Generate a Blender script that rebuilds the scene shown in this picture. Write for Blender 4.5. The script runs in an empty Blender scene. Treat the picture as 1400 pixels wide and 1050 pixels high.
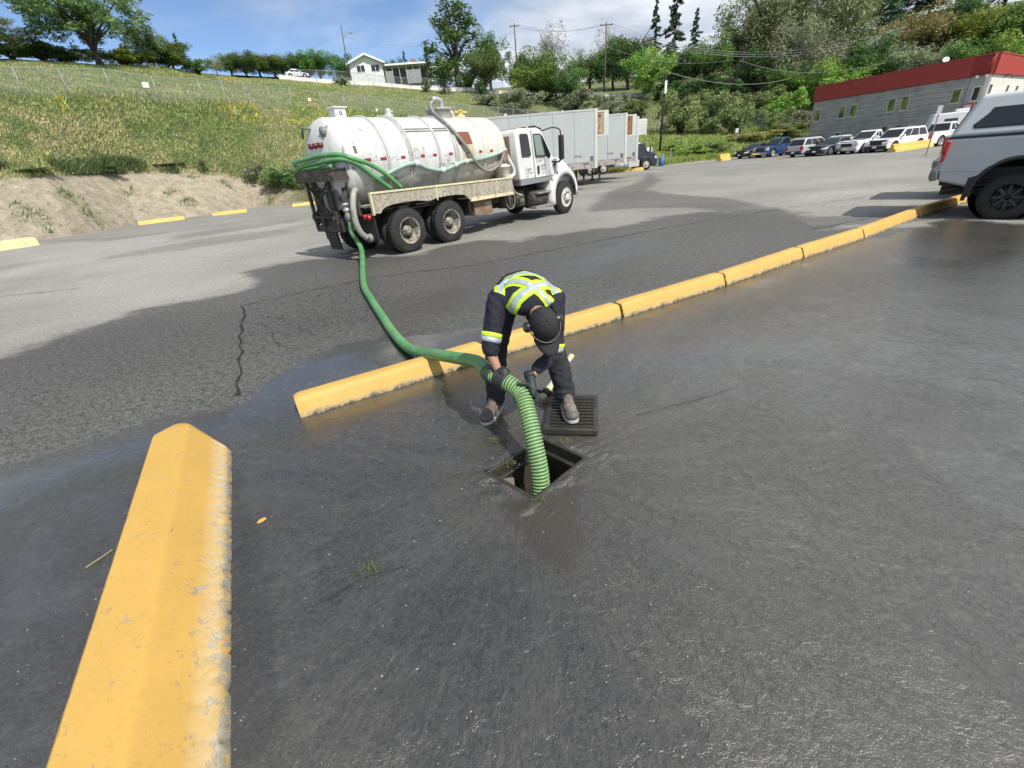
import bpy, bmesh, math, random
import numpy as np
from mathutils import Vector, Matrix, noise as mnoise
from mathutils.bvhtree import BVHTree
random.seed(7); RNG = np.random.default_rng(7)
S = bpy.context.scene; COL = S.collection
rad = math.radians

# ------------------------------------------------------------------ camera, world, sun
FPX, PITCH, ROLL, CAMH = 595.0, 27.16, 5.58, 1.84
CF = Vector((0, math.cos(rad(PITCH)), -math.sin(rad(PITCH))))
_r0 = Vector((1, 0, 0)); _u0 = _r0.cross(CF)
CR = math.cos(rad(ROLL))*_r0 - math.sin(rad(ROLL))*_u0
CU = CR.cross(CF)
cam = bpy.data.cameras.new('camera'); cam.sensor_width = 36; cam.lens = 36*FPX/1400
cam.clip_start = .05; cam.clip_end = 3000
camo = bpy.data.objects.new('camera', cam); COL.objects.link(camo)
camo.matrix_world = Matrix(((CR.x, CU.x, -CF.x, 0), (CR.y, CU.y, -CF.y, 0), (CR.z, CU.z, -CF.z, CAMH), (0, 0, 0, 1)))
S.camera = camo
S.view_settings.view_transform = 'Standard'; S.view_settings.look = 'None'
S.view_settings.gamma = 1; S.view_settings.exposure = 0.42; S.view_settings.use_curve_mapping = False
SUNV = Vector((.55, -.66, 1.02)).normalized()
sun = bpy.data.lights.new('sun', 'SUN'); sun.energy = 3.9; sun.angle = rad(.55); sun.color = (1, .95, .87)
suno = bpy.data.objects.new('sun', sun); COL.objects.link(suno)
suno.rotation_euler = SUNV.to_track_quat('Z', 'Y').to_euler(); suno.location = (0, 0, 30)
W = bpy.data.worlds.new('World'); S.world = W; W.use_nodes = True
def build_world():
    nt = W.node_tree; N = nt.nodes; L = nt.links; N.clear()
    out = N.new('ShaderNodeOutputWorld'); bg = N.new('ShaderNodeBackground'); bg.inputs['Strength'].default_value = .115
    sky = N.new('ShaderNodeTexSky'); sky.sky_type = 'NISHITA'; sky.sun_disc = False
    sky.sun_elevation = math.asin(SUNV.z); sky.sun_rotation = math.atan2(SUNV.x, SUNV.y)
    sky.altitude = 2600; sky.air_density = 1.0; sky.dust_density = .1; sky.ozone_density = 2.8
    tc = N.new('ShaderNodeTexCoord')
    # clouds on a flat layer overhead: direction / height
    sx = N.new('ShaderNodeSeparateXYZ'); L.new(tc.outputs['Generated'], sx.inputs[0])
    zz = N.new('ShaderNodeMath'); zz.operation = 'MAXIMUM'; zz.inputs[1].default_value = 0; L.new(sx.outputs[2], zz.inputs[0])
    z2 = N.new('ShaderNodeMath'); z2.operation = 'ADD'; z2.inputs[1].default_value = .13; L.new(zz.outputs[0], z2.inputs[0])
    dx = N.new('ShaderNodeMath'); dx.operation = 'DIVIDE'; L.new(sx.outputs[0], dx.inputs[0]); L.new(z2.outputs[0], dx.inputs[1])
    dy = N.new('ShaderNodeMath'); dy.operation = 'DIVIDE'; L.new(sx.outputs[1], dy.inputs[0]); L.new(z2.outputs[0], dy.inputs[1])
    cb = N.new('ShaderNodeCombineXYZ'); L.new(dx.outputs[0], cb.inputs[0]); L.new(dy.outputs[0], cb.inputs[1])
    def nz(scale, det, rough, off, dist=0):
        m = N.new('ShaderNodeMapping'); m.inputs['Location'].default_value = off; L.new(cb.outputs[0], m.inputs[0])
        n = N.new('ShaderNodeTexNoise'); n.inputs['Scale'].default_value = scale; n.inputs['Detail'].default_value = det
        n.inputs['Roughness'].default_value = rough; n.inputs['Distortion'].default_value = dist
        L.new(m.outputs[0], n.inputs['Vector']); return n.outputs['Fac']
    big = nz(.22, 7, .54, CLOUD_OFF, .25)
    rp = N.new('ShaderNodeValToRGB'); rp.color_ramp.elements[0].position = .45; rp.color_ramp.elements[1].position = .56
    L.new(big, rp.inputs[0])
    sh = nz(.8, 6, .6, (3.1, 7.7, 0), .3)
    rc = N.new('ShaderNodeValToRGB'); e = rc.color_ramp.elements
    e[0].position = .36; e[0].color = (3.3, 3.8, 4.7, 1); e[1].position = .60; e[1].color = (6.7, 6.9, 7.2, 1)
    L.new(sh, rc.inputs[0])
    mx = N.new('ShaderNodeMix'); mx.data_type = 'RGBA'
    L.new(rp.outputs[0], mx.inputs[0]); L.new(sky.outputs[0], mx.inputs[6]); L.new(rc.outputs[0], mx.inputs[7])
    L.new(mx.outputs[2], bg.inputs[0]); L.new(bg.outputs[0], out.inputs[0])
CLOUD_OFF = (4.686, 15.606, 4.108)
build_world()
S.cycles.max_bounces = 6; S.cycles.transparent_max_bounces = 10; S.cycles.use_denoising = True

# ------------------------------------------------------------------ pixel helpers (photo pixels, 1400 x 1050)
def ray(x, y): return CF*FPX + CR*(x-700) + CU*(525-y)
def gz(x, y):
    d = math.hypot(x, y); return -.008*max(0., d-14)
def G(x, y, z=None):
    """point of the lot surface seen at a photo pixel (or of the level z)"""
    d = ray(x, y); zz = 0. if z is None else z
    for _ in range(14):
        t = (zz-CAMH)/d.z; px, py = d.x*t, d.y*t
        if z is None: zz = gz(px, py)*.5+zz*.5 if _ < 10 else gz(px, py)
    return Vector((px, py, zz))
def at(x, y, D):
    d = ray(x, y); t = D/math.hypot(d.x, d.y); return Vector((d.x*t, d.y*t, CAMH+d.z*t))
def proj(P):
    v = Vector(P)-Vector((0, 0, CAMH)); w = v.dot(CF); return 700+FPX*v.dot(CR)/w, 525-FPX*v.dot(CU)/w

# ------------------------------------------------------------------ node / material helpers
MATS = {}
def new_mat(name):
    m = bpy.data.materials.new(name); m.use_nodes = True
    return m, m.node_tree.nodes, m.node_tree.links, m.node_tree.nodes['Principled BSDF']
def c4(c): return (c[0], c[1], c[2], 1)
def tnoise(N, L, vec, scale, detail=4, rough=.55, dist=0):
    n = N.new('ShaderNodeTexNoise'); n.inputs['Scale'].default_value = scale; n.inputs['Detail'].default_value = detail
    n.inputs['Roughness'].default_value = rough; n.inputs['Distortion'].default_value = dist
    if vec is not None: L.new(vec, n.inputs['Vector'])
    return n.outputs['Fac']
def ramp(N, L, fac, a, b, ca=(0, 0, 0), cb=(1, 1, 1)):
    r = N.new('ShaderNodeValToRGB'); e = r.color_ramp.elements
    e[0].position = a; e[1].position = b; e[0].color = c4(ca); e[1].color = c4(cb); L.new(fac, r.inputs[0]); return r.outputs[0]
def mixc(N, L, fac, a, b, mode='MIX'):
    m = N.new('ShaderNodeMix'); m.data_type = 'RGBA'; m.blend_type = mode
    for i, v in ((0, fac), (6, a), (7, b)):
        if isinstance(v, bpy.types.NodeSocket): L.new(v, m.inputs[i])
        elif i == 0: m.inputs[0].default_value = v
        else: m.inputs[i].default_value = c4(v)
    return m.outputs[2]
def math_(N, L, op, a, b=0., clamp=False):
    m = N.new('ShaderNodeMath'); m.operation = op; m.use_clamp = clamp
    for i, v in ((0, a), (1, b)):
        if isinstance(v, bpy.types.NodeSocket): L.new(v, m.inputs[i])
        else: m.inputs[i].default_value = v
    return m.outputs[0]
def bump(N, L, bs, h, strength=.3, dist=.01, prev=None):
    b = N.new('ShaderNodeBump'); b.inputs['Strength'].default_value = strength; b.inputs['Distance'].default_value = dist
    L.new(h, b.inputs['Height'])
    if prev is not None: L.new(prev, b.inputs['Normal'])
    L.new(b.outputs[0], bs.inputs['Normal']); return b.outputs[0]
def mat(name, col, rough=.6, metal=0, spec=.5, wear=None, wear_scale=3, wear_lo=.55, wear_hi=.65, bscale=0, bstr=.2, bdist=.01, vary=.12, vscale=1.5, streak=None, emit=0, coat=0):
    if name in MATS: return MATS[name]
    m, N, L, bs = new_mat(name)
    tc = N.new('ShaderNodeTexCoord').outputs['Object']
    c = mixc(N, L, ramp(N, L, tnoise(N, L, tc, vscale, 5, .6), .3, .7), tuple(x*(1-vary) for x in col), tuple(min(1, x*(1+vary)) for x in col))
    if streak:
        mp = N.new('ShaderNodeMapping'); mp.inputs['Scale'].default_value = (6, 6, .7); L.new(tc, mp.inputs[0])
        c = mixc(N, L, ramp(N, L, tnoise(N, L, mp.outputs[0], 1.5, 6, .7), .50, .78), c, streak)
    r = None
    if wear:
        f = ramp(N, L, tnoise(N, L, tc, wear_scale, 8, .68), wear_lo, wear_hi)
        c = mixc(N, L, f, c, wear)
        r = math_(N, L, 'MULTIPLY_ADD', f, .3); r.node.inputs[2].default_value = rough; L.new(r, bs.inputs['Roughness'])
    L.new(c, bs.inputs['Base Color'])
    if r is None: bs.inputs['Roughness'].default_value = rough
    bs.inputs['Metallic'].default_value = metal; bs.inputs['Specular IOR Level'].default_value = spec
    if coat: bs.inputs['Coat Weight'].default_value = coat; bs.inputs['Coat Roughness'].default_value = .08
    if bscale: bump(N, L, bs, tnoise(N, L, tc, bscale, 4, .6), bstr, bdist)
    if emit: L.new(c, bs.inputs['Emission Color']); bs.inputs['Emission Strength'].default_value = emit
    MATS[name] = m; return m
def leafmat(name, a, b, trans=.25, rough=.6):
    if name in MATS: return MATS[name]
    m, N, L, bs = new_mat(name)
    oi = N.new('ShaderNodeObjectInfo').outputs['Random']; ge = N.new('ShaderNodeNewGeometry')
    rnd = ge.outputs['Random Per Island']
    c = mixc(N, L, rnd, a, b)
    tc = N.new('ShaderNodeTexCoord').outputs['Object']
    c = mixc(N, L, ramp(N, L, tnoise(N, L, tc, 4.5, 3), .4, .65), c, tuple(x*.72 for x in a))
    hs = N.new('ShaderNodeHueSaturation'); hs.inputs['Saturation'].default_value = .95
    L.new(math_(N, L, 'MULTIPLY_ADD', oi, .06), hs.inputs['Hue']); hs.inputs['Hue'].links[0].from_node.inputs[2].default_value = .47
    v = math_(N, L, 'MULTIPLY_ADD', oi, .35); v.node.inputs[2].default_value = .82; L.new(v, hs.inputs['Value'])
    L.new(c, hs.inputs['Color'])
    L.new(hs.outputs[0], bs.inputs['Base Color']); bs.inputs['Roughness'].default_value = rough
    bs.inputs['Specular IOR Level'].default_value = .25
    tr = N.new('ShaderNodeBsdfTranslucent'); L.new(hs.outputs[0], tr.inputs[0])
    ms = N.new('ShaderNodeMixShader'); ms.inputs[0].default_value = trans
    L.new(bs.outputs[0], ms.inputs[1]); L.new(tr.outputs[0], ms.inputs[2])
    L.new(ms.outputs[0], N['Material Output'].inputs[0]); MATS[name] = m; return m

# ------------------------------------------------------------------ mesh helpers
def link(name, me, m=None, parent=None, smooth=False):
    if m is not None and len(me.materials) == 0: me.materials.append(m)
    o = bpy.data.objects.new(name, me); COL.objects.link(o)
    if parent is not None: o.parent = parent
    if smooth: me.polygons.foreach_set('use_smooth', [True]*len(me.polygons))
    return o
def tag(o, label=None, cat=None, group=None, kind=None):
    if label: o['label'] = label
    if cat: o['category'] = cat
    if group: o['group'] = group
    if kind: o['kind'] = kind
    return o
def thing(name, label, cat, loc=(0, 0, 0), rz=0, group=None):
    o = bpy.data.objects.new(name, None); COL.objects.link(o); o.location = loc; o.rotation_euler = (0, 0, rz)
    o.empty_display_size = .2
    return tag(o, label, cat, group)
def copy_tree(o, parent=None):
    c = o.copy(); COL.objects.link(c); c.parent = parent
    for ch in list(o.children): copy_tree(ch, c)
    return c
def npmesh(name, V, F):
    """V (n,3), F (m,k) numpy -> mesh, fast"""
    me = bpy.data.meshes.new(name); V = np.asarray(V, np.float32); F = np.asarray(F, np.int32); k = F.shape[1]
    me.vertices.add(len(V)); me.vertices.foreach_set('co', V.ravel())
    me.loops.add(F.size); me.loops.foreach_set('vertex_index', F.ravel())
    me.polygons.add(len(F)); me.polygons.foreach_set('loop_start', np.arange(0, F.size, k, dtype=np.int32))
    me.update(calc_edges=True); me.validate(); return me
def catmull(P, n=8):
    P = [Vector(p) for p in P]; out = []
    Q = [P[0]*2-P[1]]+P+[P[-1]*2-P[-2]]
    for i in range(1, len(Q)-2):
        a, b, c, d = Q[i-1:i+3]
        for k in range(n):
            t = k/n; out.append(.5*((2*b)+(c-a)*t+(2*a-5*b+4*c-d)*t*t+(3*b-a-3*c+d)*t**3))
    out.append(P[-1]); return out
class MB:
    def __init__(s): s.v = []; s.f = []; s.sm = []
    def add(s, V, F, sm=False, M=None):
        b = len(s.v)
        for p in V: s.v.append(tuple(M @ Vector(p)) if M is not None else tuple(p))
        for f in F: s.f.append([b+i for i in f]); s.sm.append(sm)
        return s
    def box(s, x0, x1, y0, y1, z0, z1, M=None):
        V = [(x, y, z) for z in (z0, z1) for y in (y0, y1) for x in (x0, x1)]
        return s.add(V, [(0, 2, 3, 1), (4, 5, 7, 6), (0, 1, 5, 4), (2, 6, 7, 3), (0, 4, 6, 2), (1, 3, 7, 5)], False, M)
    def prism(s, poly, y0, y1, taper=None, M=None):
        """side polygon in (x,z), extruded across y; taper(z)->factor on y"""
        n = len(poly); t = taper or (lambda z: 1)
        V = [(x, y0*t(z), z) for x, z in poly]+[(x, y1*t(z), z) for x, z in poly]
        F = [list(range(n)), list(range(2*n-1, n-1, -1))]+[(i+n, (i+1) % n+n, (i+1) % n, i) for i in range(n)]
        return s.add(V, F, False, M)
    def tube(s, pts, r, k=10, caps=True, M=None, flat=1.):
        P = [Vector(p) for p in pts]; n = len(P)
        R = r if hasattr(r, '__len__') else [r]*n
        T = [(P[min(i+1, n-1)]-P[max(i-1, 0)]).normalized() for i in range(n)]
        up = Vector((0, 0, 1)) if abs(T[0].z) < .9 else Vector((1, 0, 0))
        u = T[0].cross(up).normalized(); V = []; F = []
        for i in range(n):
            u = (u-T[i]*u.dot(T[i])).normalized(); w = T[i].cross(u)
            for j in range(k):
                a = 2*math.pi*j/k; V.append(P[i]+(u*math.cos(a)+w*math.sin(a)*flat)*R[i])
        for i in range(n-1):
            for j in range(k): F.append((i*k+j, i*k+(j+1) % k, (i+1)*k+(j+1) % k, (i+1)*k+j))
        if caps: F.append(list(range(k-1, -1, -1))); F.append([(n-1)*k+j for j in range(k)])
        return s.add(V, F, True, M)
    def lathe(s, prof, k=24, axis='y', M=None, a0=0, a1=2*math.pi, cx=0, cy=0, cz=0, caps=False):
        """prof: list of (axial, radius)"""
        V = []; F = []; full = abs(a1-a0-2*math.pi) < 1e-6; m = k if full else k+1
        for a, r in prof:
            for j in range(m):
                t = a0+(a1-a0)*j/k; p, q = r*math.cos(t), r*math.sin(t)
                V.append((cx+p, cy+a, cz+q) if axis == 'y' else (cx+a, cy+p, cz+q) if axis == 'x' else (cx+p, cy+q, cz+a))
        for i in range(len(prof)-1):
            for j in range(k): F.append((i*m+j, i*m+(j+1) % m, (i+1)*m+(j+1) % m, (i+1)*m+j))
        if caps and full: F.append(list(range(k-1, -1, -1))); F.append([(len(prof)-1)*m+j for j in range(k)])
        return s.add(V, F, True, M)
    def quad(s, a, b, c, d, M=None): return s.add([a, b, c, d], [(0, 1, 2, 3)], False, M)
    def mesh(s, name):
        me = bpy.data.meshes.new(name); me.from_pydata(s.v, [], s.f); me.polygons.foreach_set('use_smooth', s.sm)
        bm = bmesh.new(); bm.from_mesh(me); bmesh.ops.recalc_face_normals(bm, faces=bm.faces); bm.to_mesh(me); bm.free()
        me.update(); return me
    def build(s, name, m, parent=None, bev=0, seg=2, smooth=False):
        o = link(name, s.mesh(name), m, parent)
        if bev:
            b = o.modifiers.new('bevel', 'BEVEL'); b.width = bev; b.segments = seg; b.limit_method = 'ANGLE'; b.angle_limit = rad(35)
        if smooth or bev:
            o.data.polygons.foreach_set('use_smooth', [True]*len(o.data.polygons))
            try: o.data.set_sharp_from_angle(angle=rad(38))
            except Exception: pass
        return o
def arch(cx, r, z0, n=9, flip=False):
    """points of a wheel arch cut going from +x side to -x side at level z0 (centre height = r0)"""
    out = []
    for i in range(n+1):
        a = math.pi*i/n; out.append((cx+r*math.cos(a), z0+r*math.sin(a)))
    return out[::-1] if flip else out
def text(s, size, m, parent, loc, rot, name='lettering', bold=0):
    cu = bpy.data.curves.new(name, 'FONT'); cu.body = s; cu.size = size; cu.extrude = .001; cu.offset = bold
    cu.resolution_u = 2; tmp = bpy.data.objects.new('tmp', cu); COL.objects.link(tmp); dg = bpy.context.evaluated_depsgraph_get(); dg.update()
    me = bpy.data.meshes.new_from_object(tmp.evaluated_get(dg)); bpy.data.objects.remove(tmp); me.materials.clear(); me.materials.append(m)
    o = bpy.data.objects.new(name, me); COL.objects.link(o); o.parent = parent
    o.location = loc; o.rotation_euler = rot; o['kind'] = 'stuff'; return o

# ------------------------------------------------------------------ numeric noise for masks
def vnoise(x, y, sc, seed=0, octv=4):
    r = np.zeros_like(x, float); amp = 1.; tot = 0
    for o in range(octv):
        X = x*sc+seed*17.3+o*5.1; Y = y*sc-seed*9.7+o*3.3
        xi = np.floor(X).astype(np.int64); yi = np.floor(Y).astype(np.int64); fx = X-xi; fy = Y-yi
        fx = fx*fx*(3-2*fx); fy = fy*fy*(3-2*fy)
        def h(a, b):
            v = (a*374761393+b*668265263+seed*974711) & 0xffffffff; v = ((v ^ (v >> 13))*1274126177) & 0xffffffff
            return ((v ^ (v >> 16)) & 0xffff)/65535.
        r += amp*((h(xi, yi)*(1-fx)+h(xi+1, yi)*fx)*(1-fy)+(h(xi, yi+1)*(1-fx)+h(xi+1, yi+1)*fx)*fy)
        tot += amp; amp *= .5; sc *= 2.03
    return r/tot-.5
def sdpoly(x, y, poly):
    """signed distance, positive inside"""
    d = np.full(x.shape, 1e9); ins = np.zeros(x.shape, bool); n = len(poly)
    for i in range(n):
        ax, ay = poly[i][:2]; bx, by = poly[(i+1) % n][:2]; ex, ey = bx-ax, by-ay
        t = np.clip(((x-ax)*ex+(y-ay)*ey)/(ex*ex+ey*ey+1e-12), 0, 1)
        d = np.minimum(d, np.hypot(x-ax-t*ex, y-ay-t*ey))
        c = ((ay > y) != (by > y)) & (x < (bx-ax)*(y-ay)/((by-ay) if abs(by-ay) > 1e-12 else 1e-12)+ax)
        ins ^= c
    return np.where(ins, d, -d)
def sstep(v, a, b):
    t = np.clip((v-a)/(b-a), 0, 1); return t*t*(3-2*t)
def region(x, y, px, soft, jit=0., jsc=1., seed=1, rel=False):
    """mask of a photo-pixel polygon laid on the lot"""
    poly = [G(*p)[:2] for p in px]; d = sdpoly(x, y, poly)+(vnoise(x, y, jsc, seed, 6)+.45*vnoise(x*.6+y*.25, y*1.6-x*.3, jsc*4, seed+3, 5))*jit*2
    s = soft*(np.hypot(x, y)*.2+.2) if rel else soft
    return sstep(d, -s, s)

# ------------------------------------------------------------------ asphalt material
def asphalt_material():
    m, N, L, bs = new_mat('asphalt')
    tc = N.new('ShaderNodeTexCoord').outputs['Object']
    def attr(n):
        a = N.new('ShaderNodeAttribute'); a.attribute_name = n; return a.outputs['Fac']
    wet, pud, gator, mud, rip, tone = attr('wet'), attr('puddle'), attr('gator'), attr('mud'), attr('ripple'), attr('tone')
    fine = tnoise(N, L, tc, 130, 3, .7); mid = tnoise(N, L, tc, 22, 5, .7); big = tnoise(N, L, tc, .9, 6, .62)
    vo = N.new('ShaderNodeTexVoronoi'); vo.inputs['Scale'].default_value = 75; L.new(tc, vo.inputs['Vector'])
    g2 = tnoise(N, L, tc, 46, 3, .8); g3 = tnoise(N, L, tc, 15, 4, .85)
    spk = math_(N, L, 'ADD', math_(N, L, 'MULTIPLY', fine, .34), math_(N, L, 'ADD', math_(N, L, 'MULTIPLY', g2, .36), math_(N, L, 'MULTIPLY', g3, .30)))
    dry = mixc(N, L, ramp(N, L, spk, .43, .57), (.095, .092, .082), (.335, .325, .285))
    dry = mixc(N, L, math_(N, L, 'MULTIPLY', ramp(N, L, big, .35, .7), .45), dry, (.20, .198, .185))
    damp = mixc(N, L, ramp(N, L, spk, .44, .58), (.016, .0155, .0145), (.165, .161, .147))
    wetc = mixc(N, L, ramp(N, L, spk, .42, .60), (.030, .0285, .0245), (.098, .0935, .081))
    gr = ramp(N, L, vo.outputs['Distance'], .05, .22, (1, 1, 1), (0, 0, 0))    # pale stone chips
    vr = N.new('ShaderNodeSeparateColor'); L.new(vo.outputs['Color'], vr.inputs[0])
    chip = math_(N, L, 'MULTIPLY', gr, ramp(N, L, vr.outputs[0], .80, .86))
    damp = mixc(N, L, math_(N, L, 'MULTIPLY', chip, .55), damp, (.22, .215, .20))
    dry = mixc(N, L, math_(N, L, 'MULTIPLY', chip, .5), dry, (.34, .335, .31))
    w1 = ramp(N, L, wet, .02, .45); w2 = ramp(N, L, wet, .55, .95)
    # radial flow streaks of silt about the drain
    mpn = N.new('ShaderNodeVectorMath'); mpn.operation = 'SUBTRACT'; L.new(tc, mpn.inputs[0]); mpn.inputs[1].default_value = (.12, 2.3, 0)
    ln = N.new('ShaderNodeVectorMath'); ln.operation = 'LENGTH'; L.new(mpn.outputs[0], ln.inputs[0]); r_ = ln.outputs['Value']
    nr = N.new('ShaderNodeVectorMath'); nr.operation = 'NORMALIZE'; L.new(mpn.outputs[0], nr.inputs[0])
    s2 = N.new('ShaderNodeSeparateXYZ'); L.new(nr.outputs[0], s2.inputs[0])
    wob = tnoise(N, L, tc, 1.7, 4, .6)
    def polar(ka, kr, sc_, det, rough, dist, wk=.6):
        cb = N.new('ShaderNodeCombineXYZ'); r2 = math_(N, L, 'ADD', math_(N, L, 'MULTIPLY', r_, kr), math_(N, L, 'MULTIPLY', wob, wk*kr))
        for i_ in (0, 1): L.new(math_(N, L, 'ADD', math_(N, L, 'MULTIPLY', s2.outputs[i_], ka), math_(N, L, 'MULTIPLY', wob, ka*.16)), cb.inputs[i_])
        L.new(r2, cb.inputs[2]); return tnoise(N, L, cb.outputs[0], sc_, det, rough, dist)
    st1 = polar(2.2, .35, 3.2, 6, .62, .1); st2 = polar(8., 1.3, 4.5, 5, .65, .0, .25)
    silt = math_(N, L, 'MULTIPLY', ramp(N, L, st1, .46, .62), ramp(N, L, wet, .6, .95))
    wetc = mixc(N, L, math_(N, L, 'MULTIPLY', silt, .30), wetc, (.105, .101, .090))
    wetc = mixc(N, L, math_(N, L, 'MULTIPLY', ramp(N, L, st2, .56, .66), .16), wetc, (.13, .126, .112))
    wetc = mixc(N, L, math_(N, L, 'MULTIPLY', ramp(N, L, st2, .42, .34), .25), wetc, (.018, .018, .016))
    c = mixc(N, L, w1, dry, damp); c = mixc(N, L, w2, c, wetc)
    chip2 = math_(N, L, 'MULTIPLY', gr, ramp(N, L, vr.outputs[1], .93, .95))
    c = mixc(N, L, math_(N, L, 'MULTIPLY', chip2, .45), c, (.30, .29, .26))
    c = mixc(N, L, math_(N, L, 'MULTIPLY', mud, .8), c, (.042, .034, .022))
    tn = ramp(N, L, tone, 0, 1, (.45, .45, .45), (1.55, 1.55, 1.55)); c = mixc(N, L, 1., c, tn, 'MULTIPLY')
    # alligator cracks
    v2 = N.new('ShaderNodeTexVoronoi'); v2.feature = 'DISTANCE_TO_EDGE'; v2.inputs['Scale'].default_value = 5.2
    mp = N.new('ShaderNodeMix'); mp.data_type = 'VECTOR'; mp.inputs[0].default_value = .16
    nn = N.new('ShaderNodeTexNoise'); nn.inputs['Scale'].default_value = 5; L.new(tc, nn.inputs['Vector'])
    L.new(tc, mp.inputs[4]); L.new(nn.outputs['Color'], mp.inputs[5]); L.new(mp.outputs[1], v2.inputs['Vector'])
    ck = math_(N, L, 'MULTIPLY', math_(N, L, 'MULTIPLY', ramp(N, L, v2.outputs['Distance'], .004, .05, (1, 1, 1), (0, 0, 0)), ramp(N, L, tnoise(N, L, tc, 1.9, 4), .36, .50)), gator)
    c = mixc(N, L, math_(N, L, 'MULTIPLY', ck, .8), c, (.012, .012, .012))
    L.new(c, bs.inputs['Base Color'])
    # roughness
    rr = mixc(N, L, w1, (.93,)*3, (.62,)*3); rr = mixc(N, L, w2, rr, (.24,)*3)
    rr = mixc(N, L, math_(N, L, 'MULTIPLY', w2, ramp(N, L, tnoise(N, L, tc, 3.2, 6, .7), .35, .65)), rr, (.17,)*3)
    rr = mixc(N, L, pud, rr, (.035,)*3); rr = mixc(N, L, rip, rr, mixc(N, L, 1., rr, (.12,)*3, 'ADD'))
    L.new(rr, bs.inputs['Roughness']); L.new(math_(N, L, 'MULTIPLY_ADD', w2, .6), bs.inputs['Specular IOR Level']); bs.inputs['Specular IOR Level'].links[0].from_node.inputs[2].default_value = .5
    # bump: aggregate, film ripples running to the drain
    inv = math_(N, L, 'SUBTRACT', 1., pud, True)
    h = math_(N, L, 'ADD', math_(N, L, 'MULTIPLY', fine, .7), math_(N, L, 'MULTIPLY', mid, .5))
    h = math_(N, L, 'SUBTRACT', h, math_(N, L, 'MULTIPLY', ck, 1.2))
    h = math_(N, L, 'MULTIPLY', h, inv)
    k = math_(N, L, 'SUBTRACT', 1.15, math_(N, L, 'MULTIPLY', w2, .35))
    b1 = bump(N, L, bs, math_(N, L, 'MULTIPLY', h, k), .8, .006)
    r1 = polar(3.2, 2.2, 5., 5, .62, .5, 1.0)
    rid = math_(N, L, 'ABSOLUTE', math_(N, L, 'SUBTRACT', r1, .5)); rid = math_(N, L, 'MULTIPLY', rid, 2.)
    rip2 = tnoise(N, L, tc, 34, 4, .65, .8); st3 = polar(16., 3.6, 6.5, 3, .6, .3, .6)
    hr = math_(N, L, 'ADD', math_(N, L, 'MULTIPLY', rid, .9), math_(N, L, 'ADD', math_(N, L, 'MULTIPLY', rip2, .34), math_(N, L, 'ADD', math_(N, L, 'MULTIPLY', st3, .34), math_(N, L, 'MULTIPLY', st2, .30))))
    hr = math_(N, L, 'MULTIPLY', hr, rip)
    bump(N, L, bs, hr, .70, .010, b1)
    return m
MATS['asphalt'] = asphalt_material()

# ------------------------------------------------------------------ lot sheet (polar grid about the camera foot, hole at the drain)
HOLE = [G(669, 646), G(743, 602), G(798, 627), G(731, 681)]
HC = sum(HOLE, Vector())/4
def lot():
    nr, na = 520, 760
    R = np.concatenate([[0], np.geomspace(.35, 130, nr-1)])
    A = np.linspace(rad(-6), rad(200), na)
    R2, A2 = np.meshgrid(R, A, indexing='ij'); x = R2*np.cos(A2); y = R2*np.sin(A2)-.1
    D = np.hypot(x, y); z = -.008*np.maximum(0, D-14)
    # gentle undulation and a dish towards the drain
    z = z+.012*vnoise(x, y, .35, 5, 3)*np.clip(D/6, 0, 1)
    V = np.stack([x, y, z], -1).reshape(-1, 3)
    i, j = np.meshgrid(np.arange(nr-1), np.arange(na-1), indexing='ij'); a = i*na+j
    F = np.stack([a, a+na, a+na+1, a+1], -1).reshape(-1, 4)
    big = [HC+(h-HC)*1.25 for h in HOLE]
    ins = sdpoly(x.ravel(), y.ravel(), big) > 0
    F = F[~ins[F].all(1)]
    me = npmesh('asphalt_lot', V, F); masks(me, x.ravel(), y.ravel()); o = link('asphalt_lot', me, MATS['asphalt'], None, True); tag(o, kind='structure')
    # broken ring round the drain
    n = 26; m2 = 40; ring = []
    def quadpt(Q, t):
        t = t % 4; k = int(t); f = t-k; return Q[k]*(1-f)+Q[(k+1) % 4]*f
    inner = [HC+(h-HC)*1.06 for h in HOLE]; outer = [HC+(h-HC)*2.4 for h in HOLE]
    P = []
    for a_ in range(n+1):
        s = a_/n
        for b_ in range(m2*4):
            t = b_/m2; p = quadpt(inner, t)*(1-s)+quadpt(outer, t)*s
            nzv = mnoise.fractal(Vector((p.x*9, p.y*9, 0)), .8, 2.1, 5); env = math.sin(math.pi*min(1, s*1.6))**.7 if s < .625 else 0
            rough = max(0, 1-s*1.5)
            P.append((p.x, p.y, .004-.006*s+nzv*.024*rough*min(1, s*8)+.003*env*nzv))
    P = np.array(P); P[-m2*4:, 2] = -.02
    F = []
    for a_ in range(n):
        for b_ in range(m2*4):
            b2 = (b_+1) % (m2*4); F.append((a_*m2*4+b_, a_*m2*4+b2, (a_+1)*m2*4+b2, (a_+1)*m2*4+b_))
    me = npmesh('broken_asphalt', P, np.array(F)); masks(me, P[:, 0], P[:, 1]); o = link('broken_asphalt_pavement', me, MATS['asphalt'], None, True); tag(o, kind='structure')
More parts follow.
